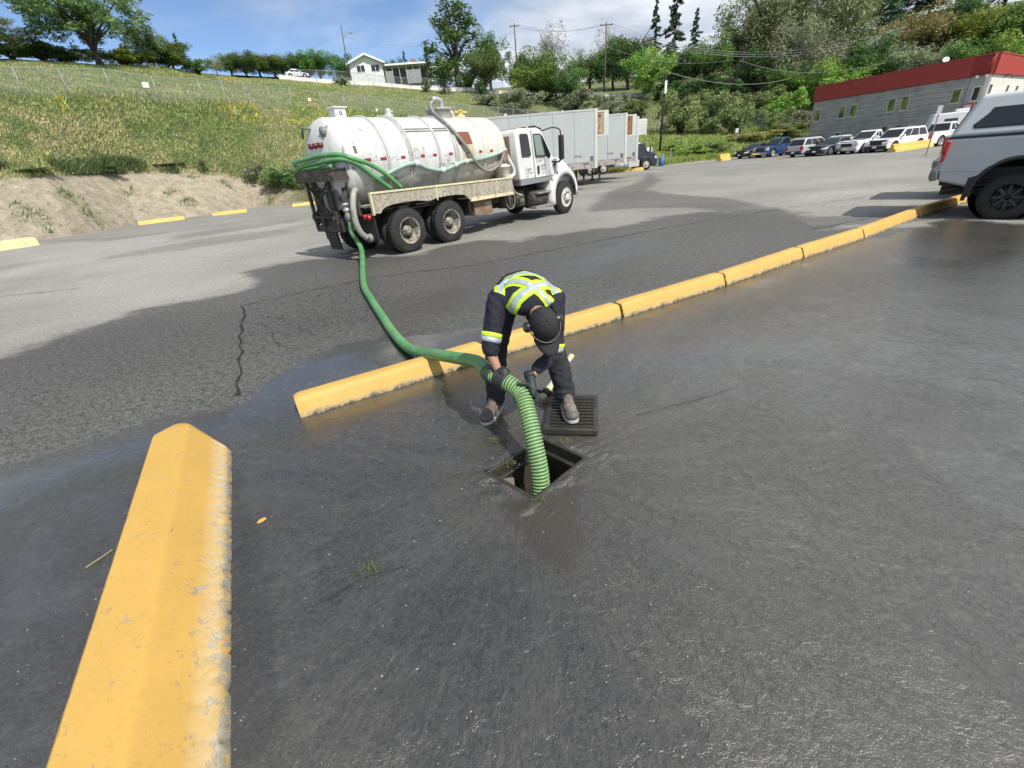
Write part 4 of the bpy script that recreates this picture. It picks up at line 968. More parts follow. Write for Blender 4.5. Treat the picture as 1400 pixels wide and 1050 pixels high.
def tree(kind, px, D, ytop, wpx, label, leaf=None, cat='tree', group=None, v=None, rot=None, tilt=0, ybase=None, sink=0.):
    b = gp(px, D); top = None
    # height so that the top shows at photo row ytop
    lo, hi = .3, 60
    for _ in range(40):
        m_ = (lo+hi)/2; _, yy = proj(b+Vector((0, 0, m_)))
        if yy > ytop: lo = m_
        else: hi = m_
    H = lo; w = b.dot(CF)-CAMH*CF.z; width = wpx*w/FPX
    v = (int(px)*7+int(D)) % 2 if v is None else v; cm, tm = proto(kind, v)
    leaf = leaf or kind; key = (kind, v, leaf)
    if key not in CM: c2 = cm.copy(); c2.materials.clear(); c2.materials.append(LM[leaf]); CM[key] = c2
    nat = {'conifer': .48, 'pine': .64, 'poplar': .46, 'shrub': 1.02, 'wind': 1.3}.get(kind, .86)
    nm = {'conifer': 'conifer_tree', 'pine': 'pine_tree', 'shrub': 'shrub', 'bare': 'sparse_tree', 'willow': 'willow_tree', 'poplar': 'poplar_tree'}.get(kind, 'broadleaf_tree')
    if cat == 'bush': nm = 'shrub'
    t = thing(nm, label, cat, (b.x, b.y, b.z-sink), random.Random(int(px*13+D)).uniform(0, 6.28) if rot is None else rot, group)
    if tilt: t.rotation_euler[1] = tilt
    sx = width/nat; t.scale = (sx, sx, H+sink)
    a = bpy.data.objects.new('trunk', tm); COL.objects.link(a); a.parent = t
    c = bpy.data.objects.new('crown', CM[key]); COL.objects.link(c); c.parent = t
    return t
T = tree
T('wind', 138, 86, -42, 190, 'big leaning broadleaf tree with forked dark trunk on the left ridge', rot=-.85, v=0)
T('wind', -10, 90, 22, 120, 'green tree cut off by the left edge of the photo, on the ridge', v=1)
T('shrub', 60, 92, 52, 70, 'low dark bush under the left side of the big leaning tree', 'round', 'bush')
T('shrub', 172, 92, 62, 80, 'bright low bush right of the forked trunk of the leaning tree', 'bright', 'bush')
T('broad', 212, 92, 34, 52, 'narrow pointed leafy tree right of the leaning wooden pole', 'wind', v=0)
T('broad', 238, 94, 50, 56, 'leafy tree second to the right of the leaning wooden pole', 'broad')
T('conifer', 256, 100, 44, 22, 'small spiky conifer at the right end of the left ridge trees')
T('shrub', 272, 98, 72, 44, 'low bush at the foot of the small spiky conifer', 'broad', 'bush')
T('bare', 298, 110, 78, 24, 'small bare grey tree alone on the ridge against the sky')
T('broad', 338, 126, 68, 46, 'round leafy tree, leftmost of the row beyond the road', 'round'); T('round', 378, 128, 70, 48, 'dense tree second in the row beyond the road', 'broad')
T('broad', 408, 128, 76, 36, 'smaller tree third in the row beyond the road', 'round'); T('broad', 440, 126, 65, 58, 'large bushy yellow-green tree left of the white house', 'broad')
T('round', 474, 175, 74, 44, 'dark tree just behind the left gable of the white house'); T('round', 500, 178, 78, 44, 'dark tree behind the roof of the white house')
T('conifer', 560, 175, 68, 20, 'small conifer with a lumpy top behind the grey carport'); T('broad', 547, 178, 80, 30, 'dark bushy tree behind the left end of the carport', 'round'); T('broad', 575, 178, 80, 34, 'dark bushy tree behind the carport chimney', 'round')
T('conifer', 590, 150, 54, 24, 'thin ragged conifer left of the tall cottonwood'); T('conifer', 603, 152, 78, 18, 'short conifer at the left foot of the tall cottonwood')
T('poplar', 628, 126, 2, 74, 'tall dark cottonwood rising highest behind the vacuum truck', 'round', v=0); T('broad', 672, 128, 38, 62, 'dark round tree right of the tall cottonwood', 'round', v=1)
T('broad', 664, 116, 60, 64, 'grey-green bushy tree in front of the dark round tree by the diamond sign', 'poplar', v=0); T('shrub', 640, 121, 92, 26, 'dark green bush behind the barrier left of the diamond sign', 'broad', 'bush')
T('bare', 757, 135, 28, 50, 'tall sparse grey tree right of the middle utility pole', 'grey'); T('broad', 742, 110, 66, 92, 'broad light green tree in front of the sparse grey tree', 'broad', v=1)
T('broad', 778, 106, 82, 56, 'olive bushy tree right of the broad light green tree', 'poplar'); T('bare', 790, 136, 62, 24, 'small bare tree on the skyline left of the tall utility pole', 'grey'); T('bare', 826, 138, 34, 40, 'sparse tree behind the tall utility pole', 'grey')
T('round', 858, 136, 34, 70, 'dark round tree just right of the tall utility pole'); T('broad', 888, 118, 62, 74, 'yellow-green leafy tree below the dark round tree', 'bright', v=0)
T('conifer', 893, 142, -6, 34, 'narrow dark spruce, leftmost of the tall spruces'); T('conifer', 918, 138, -34, 46, 'tallest dark spruce reaching the top of the photo', v=1); T('conifer', 946, 150, 8, 32, 'mid-height spruce right of the tallest spruce'); T('conifer', 988, 152, 16, 30, 'short spruce standing left of the big willows')
T('round', 925, 128, 62, 70, 'dark green tree behind the wires under the tallest spruce'); T('broad', 965, 126, 46, 76, 'mid green tree under the mid-height spruce', 'broad', v=0); T('round', 1005, 140, 36, 70, 'dark tree left of the big willows')
T('willow', 1045, 132, -40, 150, 'huge pale grey-green willow, left of the pair', rot=.3, v=0); T('willow', 1112, 134, -55, 150, 'huge pale grey-green willow, right of the pair', rot=2.2, v=1)
T('willow', 1080, 120, 18, 110, 'drooping willow in front between the two huge willows', 'grey', v=0); T('broad', 1030, 118, 64, 80, 'dark leafy tree under the left huge willow', 'round', v=1)
T('broad', 1128, 112, 80, 86, 'bright green leafy tree left of the red parapet', 'bright', v=1); T('broad', 1070, 114, 84, 70, 'leafy tree below the huge willows', 'broad')
T('pine', 1192, 156, -30, 86, 'tall open pine right of the huge willows', v=0); T('pine', 1300, 160, -60, 96, 'tall pine above the middle of the building', v=1); T('pine', 1362, 162, -70, 96, 'tall pine above the right part of the building', v=0); T('pine', 1240, 165, -40, 80, 'dark pine behind the brownish tree', v=1)
T('broad', 1238, 130, 6, 110, 'brownish yellow leafy tree above the building roof', 'brown', v=0); T('round', 1172, 116, 52, 90, 'dark tree right behind the left end of the building', v=1); T('broad', 1190, 120, 44, 80, 'mottled tree just behind the left part of the red parapet', 'grey', v=1)
T('broad', 1292, 134, -2, 100, 'dark green broad tree above the middle of the red parapet', 'round', v=1); T('broad', 1340, 130, 4, 96, 'bright leafy tree above the right part of the red parapet', 'bright', v=0); T('broad', 1388, 126, -6, 100, 'mid green tree at the top right corner of the photo', 'broad', v=1); T('broad', 1440, 124, -20, 110, 'tree just beyond the right edge above the building', 'broad', v=0)
T('broad', 1310, 112, 44, 80, 'lower mid green tree rising behind the red parapet', 'broad', v=0); T('broad', 1370, 110, 40, 84, 'light green tree low behind the red parapet corner', 'bright', v=1); T('broad', 1260, 114, 56, 76, 'grey-green tree low behind the middle of the parapet', 'grey', v=0); T('round', 1215, 150, 20, 90, 'dark tree far behind the brownish tree', v=0)
T('broad', 318, 130, 72, 46, 'small leafy tree at the left end of the row beyond the road', 'broad', v=1); T('round', 357, 132, 72, 50, 'dark leafy tree between the first and second of the row beyond the road', 'round', v=1); T('broad', 393, 131, 71, 48, 'mid green tree behind the third of the row beyond the road', 'broad', v=0); T('round', 424, 131, 70, 46, 'tree wedged left of the large yellow-green tree', 'round', v=0)
T('broad', 530, 180, 84, 50, 'low tree line clump directly right of the white house roof', 'round', v=1); T('broad', 606, 165, 74, 50, 'low leafy tree at the left foot of the tall cottonwood', 'broad', v=0); T('round', 712, 132, 74, 54, 'leafy tree under the middle utility pole', 'broad', v=1); T('broad', 806, 134, 66, 60, 'mid green tree directly left of the tall utility pole', 'broad', v=0); T('round', 838, 132, 60, 60, 'dark leafy tree directly behind the tall utility pole', 'round', v=1)
T('shrub', 18, 96, 44, 90, 'bush in the far left corner under the leaning tree', 'broad', 'bush'); T('shrub', 96, 96, 56, 80, 'leafy bush left of the forked trunk', 'wind', 'bush'); T('shrub', 192, 96, 58, 60, 'leafy bush at the foot of the leaning pale pole', 'broad', 'bush'); T('shrub', 230, 96, 66, 60, 'leafy bush under the two pointed trees', 'wind', 'bush')
# shrubs on the slope
B = lambda *a, **k: T('shrub', *a, cat='bush', **k)
B(705, 96, 116, 80, 'wide grey twiggy bush on the slope above the trailer roof', 'grey'); B(672, 100, 122, 50, 'grey-brown bush left of the wide twiggy bush', 'grey')
B(788, 104, 112, 60, 'grey-green bush below the tall utility pole', 'grey'); B(745, 112, 108, 70, 'dark green bush before the road barrier in the middle', 'round'); B(835, 103, 114, 56, 'twiggy bush right of the tall utility pole', 'grey')
B(868, 106, 122, 50, 'low olive bush above the second trailer', 'shrub'); B(930, 94, 103, 80, 'large pale green bush behind the leaning dark pole', 'shrub', v=0); B(972, 97, 112, 66, 'round pale bush in the middle of the pale bushes', 'shrub', v=1); B(1008, 96, 128, 50, 'small pale bush fourth along the fence', 'shrub')
B(1030, 108, 106, 70, 'pale green bush under the house wall among the trees', 'shrub'); B(1068, 106, 108, 60, 'light bush left of the bright leafy tree', 'bright'); B(1058, 98, 138, 46, 'low bush on the slope above the silver crossover', 'shrub'); B(1095, 96, 146, 56, 'bush at the left end of the building', 'grey')
B(905, 118, 108, 50, 'bush behind the leaning dark pole near the barrier', 'round'); B(990, 116, 102, 60, 'dark bush under the short spruce', 'round'); B(1100, 122, 96, 90, 'dark undergrowth bush beneath the huge willows', 'round'); B(950, 120, 96, 70, 'dark bush beneath the mid-height spruce', 'round'); B(1150, 106, 110, 60, 'dark bush wedged behind the building corner', 'round')
B(472, 114, 100, 20, 'small bush in front of the barrier left of the white house', 'grey'); B(462, 116, 104, 16, 'tiny bush at the left foot of the white house', 'grey'); B(584, 113, 106, 14, 'small round bush in front of the carport barrier', 'poplar'); T('conifer', 609, 112, 93, 26, 'small dark juniper in front of the barrier', v=1); B(657, 111, 102, 18, 'small dark bush before the barrier under the grey-green tree', 'round')
B(720, 123, 84, 46, 'yellowish bush beside the diamond road sign', 'bright'); B(382, Lz(BANK, math.atan2(at(382, 240, 50).y, at(382, 240, 50).x))[0]+.4, 218, 60, 'dark leafy weed bush spilling over the bank beside the truck tail', 'shrub', v=0); B(352, Lz(BANK, math.atan2(at(352, 240, 50).y, at(352, 240, 50).x))[0]+.4, 222, 44, 'spiky silvery weed bush on the bank edge', 'grey', v=1); B(398, Lz(BANK, math.atan2(at(398, 240, 50).y, at(398, 240, 50).x))[0]+.4, 226, 40, 'leafy bush touching the rear of the vacuum truck', 'round')
B(140, Lz(BANK, math.atan2(at(140, 240, 50).y, at(140, 240, 50).x))[0]+.4, 224, 46, 'dark weed clump on the bank edge, middle of the bank', 'poplar'); B(232, Lz(BANK, math.atan2(at(232, 240, 50).y, at(232, 240, 50).x))[0]+.4, 226, 40, 'dark weed clump on the bank edge, right part of the bank', 'poplar'); B(45, Lz(BANK, math.atan2(at(45, 240, 50).y, at(45, 240, 50).x))[0]+.4, 230, 50, 'dark weed clump on the bank edge near the left', 'poplar')
B(915, 74, 196, 36, 'low leafy weeds bush at the foot of the leaning dark pole', 'bright'); B(945, 70, 196, 60, 'yellow-green weed bush by the lot edge left of the hatchback', 'bright'); B(975, 72, 190, 50, 'leafy weed bush above the tall yellow barrier', 'shrub'); B(1030, 84, 176, 70, 'reddish dry bush above the blue pickup', 'brown'); B(1075, 88, 165, 60, 'grey-green bush above the silver crossover', 'shrub')

# ------------------------------------------------------------------ poles, lamps, signs, wires
wood = mat('pole_wood', (.10, .085, .065), .95, streak=(.18, .16, .13)); dwood = mat('pole_wood_dark', (.035, .03, .025), .9)
INS = []
def pole(px0, y0, px1, y1, D, r, label, m=wood, arm=0, lamp=None, base=True):
    b = at(px0, y0, D); top = at(px1, y1, D)
    z0 = tz(b.x, b.y); b.z = min(b.z, z0)-.2
    t = thing('utility_pole', label, 'pole', b); v = top-b
    mb = MB(); mb.tube([(0, 0, 0), v*.5, v], [r, r*.85, r*.7], 8); mb.build('shaft', m, t)
    if arm:
        mb = MB(); c = v-Vector((0, 0, .5)); mb.box(c.x-arm, c.x+arm, c.y-.06, c.y+.06, c.z-.08, c.z+.08); mb.build('crossarm', m, t)
        for k in (-1, -.4, .4, 1):
            mb = MB(); mb.lathe([(0, .05), (.08, .09), (.16, .05), (.2, .0)], 8, 'z', cx=c.x+arm*k*.92, cy=c.y, cz=c.z+.08); mb.build('insulator', mat('insulator', (.25, .22, .2), .3), t)
    if lamp:
        L_, up = lamp; mb = MB(); c = v*up; mb.tube(catmull([c, c+Vector((L_*.5, 0, .8)), c+Vector((L_, 0, .9))]), .05, 6); mb.build('lamp_arm', galv, t)
        mb = MB(); e = c+Vector((L_, 0, .85)); mb.lathe([(-.4, .02), (-.3, .14), (.2, .16), (.4, .03)], 8, 'x', cx=e.x, cy=e.y, cz=e.z); mb.build('lamp_head', galv, t)
    return b+v
pA = pole(202, 88, 182, 38, 92, .16, 'leaning pale wooden pole beside the big tree on the left ridge', mat('pale_pole', (.30, .28, .25), .9), 0)
pB = pole(478, 110, 466, 34, 120, .14, 'tall thin pole with lamp arm above the white house', wood, 0, (1.9, .78))
pC = pole(707, 100, 703, 32, 126, .18, 'utility pole with crossarm left of the sparse grey tree', wood, 1.1, (-2.4, .62))
pD = pole(826, 112, 829, 30, 116, .18, 'tall utility pole with crossarm above the trailers', wood, 1.3)
pE = pole(902, 204, 911, 98, 72, .16, 'dark leaning pole in the weeds behind the dark tractor', dwood, 0)
mb = MB(); q = at(907, 117, 71.7); mb.box(-.14, .14, -.02, .02, -.9, .5); o = mb.build('pole_notice', wp); o.location = q+Vector((.3, -.1, 0)); tag(o, 'white plate fixed to the upper part of the dark leaning pole', 'notice')
wire_m = mat('wire_grey', (.30, .31, .32), .5); wire_d = mat('wire_dark', (.06, .06, .06), .6)
def wire(a, b, sag, label, m=wire_m, r=.022, group=None):
    pts = []
    for k in range(25): t = k/24; p = a.lerp(b, t); p.z -= sag*4*t*(1-t); pts.append(p)
    mb = MB(); mb.tube(pts, r, 4); tag(mb.build('overhead_wire', m), label, 'wire', group)
Rr = at(1232, 50, 118)
for k, dz in enumerate((0, .55, 1.1)):
    wire(pD+Vector((-1.1+k*1.1, 0, -.3)), Rr+Vector((k*.3, 0, dz+.2)), 4.2, ('lowest', 'middle', 'highest')[k]+' of the three wires strung from the tall utility pole in front of the willows', wire_m, .035)
    wire(pC+Vector((-1+k*1., 0, -.3)), pD+Vector((-1+k*1, 0, -.3)), 1.2, ('left', 'middle', 'right')[k]+'most strand between the two crossarm utility poles' if k != 1 else 'middle strand between the two crossarm utility poles', wire_m, .02)
wire(pD+Vector((0, 0, -4)), at(1000, 82, 110), 1.5, 'low wire running from below the top of the tall utility pole'); wire(pE, at(1085, 106, 110), 1.2, 'thin wire from the dark leaning pole toward the willows', wire_m, .03)
wire(pE+Vector((0, 0, -.5)), at(870, 165, 80), .3, 'slanting guy wire left of the dark leaning pole', wire_m, .03); wire(at(1010, 82, 112), at(1210, 86, 100), 1.6, 'drooping wire above the left end of the red parapet', wire_m, .03)
wire(pB+Vector((0, 0, -2)), pC+Vector((0, 0, -1.5)), 2.2, 'thin wire crossing the sky above the white house roof', wire_m, .03)
def post_sign(px, y0, px1, y1, D, w, h, label, m=wp, diamond=False, base=None):
    b = at(px, y0, D); top = at(px1, y1, D); b.z = min(b.z, tz(b.x, b.y)); t = thing('post_sign', label, 'sign', b, math.atan2(b.y, b.x)-math.pi/2)
    H = top.z-b.z; mb = MB(); mb.box(-.03, .03, 0, .05, -.2, H); mb.build('post', galv, t); mb = MB()
    if diamond: mb.prism([(-w/2, H), (0, H-w/2), (w/2, H), (0, H+w/2)], -.03, -.005)
    else: mb.box(-w/2, w/2, -.03, -.005, H-h, H+.02)
    mb.build('sign_plate', m, t); return t
post_sign(694, 104, 692, 88, 124, 1.25, 1.25, 'white diamond road sign seen from behind on the hill', wp, True)
post_sign(1003, 215, 1004, 176, 66, .34, .46, 'thin white post sign behind the tall barrier left of the blue pickup')
post_sign(916, 224, 915, 203, 62, .12, .2, 'short yellowish marker stake in the weeds by the dark tractor', mat('stake_yellow', (.45, .42, .2), .7))

# ================================================================== vehicles
tyre_m = mat('tyre_rubber', (.019, .019, .019), .85, bscale=30, bstr=.4, bdist=.004, wear=(.05, .048, .043), wear_scale=4, wear_lo=.5, wear_hi=.75)
rim_dirty = mat('rim_dirty_steel', (.34, .32, .28), .6, .2, wear=(.10, .085, .06), wear_scale=9, wear_lo=.42, wear_hi=.6)
rim_white = mat('rim_white', (.55, .54, .50), .5, wear=(.25, .22, .17), wear_scale=12, wear_lo=.5, wear_hi=.65)
rim_alloy = mat('rim_alloy', (.55, .56, .57), .3, .8); hub_dark = mat('hub_dark', (.05, .047, .042), .6, .3)
black_rim = mat('rim_black', (.012, .012, .013), .35, .4); blackp = mat('black_plastic', (.02, .02, .021), .55)
chrome = mat('chrome', (.62, .63, .64), .12, 1.); grime = mat('grimy_frame', (.045, .040, .033), .8, wear=(.14, .12, .09), wear_scale=5, wear_lo=.52, wear_hi=.66, bscale=25)
def glassmat(name, col=(.012, .015, .016), rough=.04):
    m, N, L, bs = new_mat(name); bs.inputs['Base Color'].default_value = c4(col); bs.inputs['Roughness'].default_value = rough; bs.inputs['Specular IOR Level'].default_value = .7; MATS[name] = m; return m
glass = glassmat('vehicle_glass'); glass_green = glassmat('green_glass', (.16, .22, .20), .08)
red_l = mat('tail_red', (.42, .01, .012), .15, coat=1); clear_l = mat('lamp_clear', (.55, .57, .58), .1, coat=1)
def wheel(name, R, wd, rimR, style, rm, parent, x, y, side, inner=True):
    """wheel in the x,z plane; side=-1: outer face towards -y"""
    t = bpy.data.objects.new(name, None); COL.objects.link(t); t.parent = parent; t.location = (x, y, R)
    s = side; mb = MB(); k = 40
    prof = [(0, rimR), (0, R*.80), (s*-.02, R*.90), (s*-.045, R*.975), (s*-.09, R), (s*-(wd-.09), R), (s*-(wd-.045), R*.975), (s*-wd, R*.88), (s*-wd, rimR), (s*-wd, .02)]
    mb.lathe(prof, k)
    for q in range(k*2):    # tread blocks at the shoulders
        a = 2*math.pi*q/(k*2)
        if q % 2: continue
        c, sn = math.cos(a), math.sin(a); M = Matrix.Translation((c*R*.985, s*-.075, sn*R*.985)) @ Matrix.Rotation(-a, 4, 'Y'); mb.box(-.0, .018, -.03, .03, -.028, .028, M)
    mb.build('tyre', tyre_m, t)
    mb = MB()
    if style == 'deep':
        mb.lathe([(s*.012, rimR+.012), (s*.018, rimR-.008), (s*-.02, rimR-.03), (s*-.13, rimR-.05), (s*-.15, rimR-.10), (s*-.15, .12), (s*-.06, .115), (s*-.04, .06), (s*-.04, .0)], 28)
    elif style == 'front':
        mb.lathe([(s*.01, rimR+.012), (s*.016, rimR-.008), (s*-.015, rimR-.035), (s*.03, rimR*.72), (s*.035, rimR*.5), (s*.02, .13), (s*.09, .11), (s*.10, .05), (s*.10, 0)], 28)
    else:
        mb.lathe([(s*.006, rimR+.01), (s*.01, rimR-.008), (s*-.03, rimR-.02), (s*-.045, rimR*.9), (s*-.04, rimR*.25), (s*-.01, rimR*.2), (s*-.01, 0)], 28)
    rim = mb.build('rim', rm if style != 'spoke' else black_rim, t)
    if style in ('deep', 'front'):
        h = MB()
        for q in range(10):
            a = 2*math.pi*q/10; rr = .145 if style == 'deep' else .15; yy = s*(-.13 if style == 'deep' else .045)
            h.lathe([(yy-s*.02, .018), (yy+s*.035, .016), (yy+s*.036, 0)], 6, cx=math.cos(a)*rr, cz=math.sin(a)*rr)
        h.build('wheel_nut', hub_dark, rim)
        h = MB()
        for q in range(8 if style == 'front' else 4):
            a = 2*math.pi*q/(8 if style == 'front' else 4)+.2; rr = rimR*.62; yy = s*(.036 if style == 'front' else -.148)
            h.lathe([(yy, .032), (yy+s*.004, .031), (yy+s*.004, 0)], 10, cx=math.cos(a)*rr, cz=math.sin(a)*rr)
        h.build('hand_hole', blackp, rim)
        if style == 'deep':
            h = MB(); h.lathe([(s*-.146, .125), (s*-.146, rimR-.085)], 28); h.lathe([(s*-.055, .0), (s*-.055, .06), (s*-.06, .118)], 20); h.build('inner_disc', mat('rim_dark_brown', (.10, .085, .065), .8, wear=(.22, .19, .15), wear_scale=12, wear_lo=.5, wear_hi=.65), rim)  # brown disc and hub face, darker than the rim around them
    elif style in ('spoke', 'alloy'):
        n = 8 if style == 'spoke' else 5
        for q in range(n):
            a = 2*math.pi*q/n; h = MB(); M = Matrix.Rotation(-a, 4, 'Y'); w_ = .022 if style == 'spoke' else .04
            h.box(rimR*.2, rimR-.02, -.03 if s > 0 else -.012, .012 if s > 0 else .03, -w_, w_, M); h.build('spoke', rm, rim, .006)
    return t
def local_thing(name, label, cat, origin, heading, group=None): return thing(name, label, cat, (origin[0], origin[1], origin[2]), heading, group)

def vac_truck():
    rw = G(566, 344.5); fw = G(778, 291); a = math.atan2(fw.y-rw.y, fw.x-rw.x); n = Vector((-math.sin(a), math.cos(a), 0))
    o = rw+n*1.23; t = local_thing('vacuum_truck', 'dirty white vacuum tanker truck with green hose and rusty side panel', 'truck', (o.x, o.y, (rw.z+fw.z)/2-.0), a)
    white = mat('truck_white', (.60, .61, .60), .35, vary=.04, coat=.3, wear=(.45, .43, .38), wear_scale=6, wear_lo=.62, wear_hi=.72)
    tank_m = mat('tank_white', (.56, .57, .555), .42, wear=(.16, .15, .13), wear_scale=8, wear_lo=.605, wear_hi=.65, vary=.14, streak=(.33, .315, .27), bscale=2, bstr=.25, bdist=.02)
    cream = mat('tank_cream', (.56, .545, .485), .5, vary=.08, streak=(.42, .33, .18)); greyp = mat('tank_ring', (.42, .42, .41), .5, wear=(.2, .19, .17), wear_scale=9)
    panel = mat('rusty_panel', (.38, .365, .30), .8, wear=(.20, .155, .10), wear_scale=16, wear_lo=.48, wear_hi=.62, streak=(.20, .16, .10), bscale=30)
    lip = mat('yellow_lip', (.62, .57, .36), .6, wear=(.22, .17, .10), wear_scale=7, wear_lo=.55, wear_hi=.65)
    # frame, axles
    for s in (-1, 1):
        mb = MB(); mb.box(-1.3, 7.2, s*.42-.05, s*.42+.05, .68, .98); mb.build('frame_rail', grime, t)
    mb = MB(); mb.box(-.05, .05, -1., 1., .45, .58); mb.box(1.35, 1.45, -1, 1, .45, .58); mb.box(6.85, 6.95, -1, 1, .42, .52)
    mb.lathe([(-.2, .1), (-.12, .24), (.12, .24), (.2, .1)], 14, cx=0, cz=.52); mb.lathe([(-.2, .1), (-.12, .24), (.12, .24), (.2, .1)], 14, cx=1.4, cz=.52); mb.build('axle', grime, t)
    mb = MB(); mb.box(-.3, 1.7, -.95, .95, .98, 1.02); mb.build('deck_underside', grime, t)
    for x in (0, 1.41):
        for s in (-1, 1):
            wheel('wheel', .525, .28, .30, 'deep', rim_dirty, t, x, s*1.23, s)
            wheel('inner_wheel', .525, .27, .30, 'deep', rim_dirty, t, x, s*.92, s)
    for s in (-1, 1): wheel('front_wheel', .525, .29, .30, 'front', rim_white, t, 6.9, s*1.23, s)
    # tank
    R, zc = .94, 2.11; mb = MB()
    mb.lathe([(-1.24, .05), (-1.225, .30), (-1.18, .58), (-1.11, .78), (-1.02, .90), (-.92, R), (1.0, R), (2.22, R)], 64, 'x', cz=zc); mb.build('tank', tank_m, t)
    mb = MB(); mb.lathe([(2.22, R+.002), (3.2, R+.002), (4.15, R), (4.28, .88), (4.40, .62), (4.44, .3), (4.45, .02)], 64, 'x', cz=zc); mb.build('tank_front', cream, t)
    def sp(x, an, off=0.): return Vector((x, -(R+off)*math.sin(an), zc+(R+off)*math.cos(an)))
    for x in (-.02, .62, .70, 1.58, 2.14, 2.24, 3.28):
        wd = .022 if x in (.62, .70, 2.14, 2.24) else .035
        mb = MB(); mb.lathe([(x-wd, R), (x-wd*.8, R+.04), (x+wd*.8, R+.04), (x+wd, R)], 64, 'x', cz=zc); mb.build('tank_ring', greyp if x < 3 else cream, t)
    for an in (.86, .93): mb = MB(); mb.tube([sp(.64, an, .02), sp(2.2, an, .02)], .014, 6); mb.build('side_rail', greyp, t)
    # reflective tape
    tr = mat('tape_red', (.24, .025, .03), .4); tw = mat('tape_silver', (.50, .52, .54), .35)
    def patch(x0, x1, a0, a1, m, name, off=.006, k=5):
        V = []; F = []
        for i in range(k+1):
            for x in (x0, x1): V.append(sp(x, a0+(a1-a0)*i/k, off))
        F = [(2*i, 2*i+1, 2*i+3, 2*i+2) for i in range(k)]; mb = MB(); mb.add(V, F, True); return mb.build(name, m, t)
    for i, (x, fl) in enumerate(((-.66, 1), (-.24, 1), (.20, 0), (.80, 0), (1.2, 0), (1.75, 0), (2.9, 0), (3.35, 0), (2.42, 0))):
        z0 = 1.52
        if fl: patch(x, x+.17, z0, z0+.065, tr, 'tape_red'); patch(x+.17, x+.34, z0, z0+.065, tw, 'tape_silver')
        else: patch(x+.15, x+.28, z0, z0+.065, tr, 'tape_red'); patch(x, x+.15, z0, z0+.065, tw, 'tape_silver')
    patch(2.33, 2.86, .98, 1.34, mat('rust_brown', (.17, .062, .035), .75, wear=(.28, .14, .08), wear_scale=5), 'rust_patch')
    patch(2.42, 2.86, 1.35, 1.85, mat('stained_cream', (.46, .40, .26), .7, streak=(.25, .17, .08)), 'stained_panel', .004)
    patch(-.86, -.79, 1.24, 1.40, mat('bare_grey', (.10, .095, .09), .7), 'scraped_patch'); patch(.1, .18, 1.99, 2.12, MATS['bare_grey'], 'scraped_patch')
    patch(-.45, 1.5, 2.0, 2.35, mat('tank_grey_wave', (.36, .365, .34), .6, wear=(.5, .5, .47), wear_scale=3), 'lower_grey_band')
    # top fittings
    mb = MB(); mb.box(-.62, -.34, -.13, .13, 2.98, 3.24); mb.box(-.66, -.30, -.16, .16, 3.22, 3.25); mb.build('top_box', white, t, .01)
    mb = MB(); mb.lathe([(-.13, .02), (-.132, .04)], 8, 'y', cx=-.48, cz=3.12); mb.build('box_hole', blackp, t)
    mb = MB(); mb.lathe([(3.0, .12), (3.12, .11), (3.13, .07), (3.24, .06), (3.25, .0)], 12, 'z', cx=.92); mb.box(.86, 1.04, -.05, .05, 3.16, 3.2); mb.build('vent_valve', greyp, t)
    mb = MB(); mb.lathe([(2.98, .33), (3.20, .32), (3.21, .37), (3.25, .37), (3.27, .30), (3.28, 0)], 24, 'z', cx=2.62); mb.build('manhole', mat('dome_grey', (.36, .36, .33), .6, wear=(.16, .15, .13), wear_scale=8), t)
    mb = MB(); mb.tube(catmull([(2.95, 0, 3.18), (3.08, -.02, 3.16), (3.12, -.03, 3.0)]), .05, 8); mb.build('pipe_elbow', cream, t)
    yv = mat('yellow_valve', (.62, .48, .16), .5)
    mb = MB(); mb.lathe([(3.0, .14), (3.10, .13), (3.12, .06), (3.2, .06)], 12, 'z', cx=3.42); mb.box(3.2, 3.68, -.02, .02, 3.17, 3.21); mb.lathe([(3.2, .09), (3.23, .09)], 10, 'z', cx=3.42, caps=True); mb.build('relief_valve', yv, t)
    hg = mat('grey_hose', (.20, .195, .18), .6, wear=(.36, .35, .33), wear_scale=6); hgn = mat('pale_green_hose', (.30, .42, .36), .55, vary=.15, wear=(.5, .52, .48), wear_scale=4)
    mb = MB(); mb.tube(catmull([(2.75, 0, 3.25), (2.72, -.01, 3.42), (2.58, -.02, 3.47), (2.42, -.04, 3.46)]), [.07]*24+[.085], 10); mb.build('suction_elbow', mat('pipe_galv', (.5, .5, .48), .4, .5), t)
    mb = MB(); mb.tube(catmull([(2.48, -.04, 3.43), (2.3, -.08, 3.36), (2.2, -.2, 3.2), sp(2.16, .45, .07), sp(2.18, .85, .08), sp(2.35, 1.2, .08), sp(2.55, 1.5, .09), sp(2.85, 1.85, .12), sp(3.3, 2.03, .16), sp(3.7, 1.9, .18), sp(3.95, 1.62, .16)], 8), .045, 10); mb.build('air_hose', hg, t)
    mb = MB(); mb.tube(catmull([sp(3.97, 1.58, .15), sp(4.0, 1.7, .15), sp(3.9, 1.84, .17)]), .075, 8); mb.build('hose_cuff', mat('brown_cuff', (.20, .13, .10), .7), t)
    g = [sp(-.42, 2.02, .07), sp(-.1, 1.86, .07), sp(.35, 1.73, .07), sp(.72, 1.71, .07), sp(1.1, 1.84, .07), sp(1.6, 1.92, .07), sp(2.0, 1.84, .07), sp(2.4, 1.76, .07), sp(3.0, 1.73, .07), sp(3.6, 1.66, .07), sp(4.1, 1.55, .1)]
    mb = MB(); mb.tube(catmull(g, 8), .048, 10); mb.build('side_hose', hgn, t)
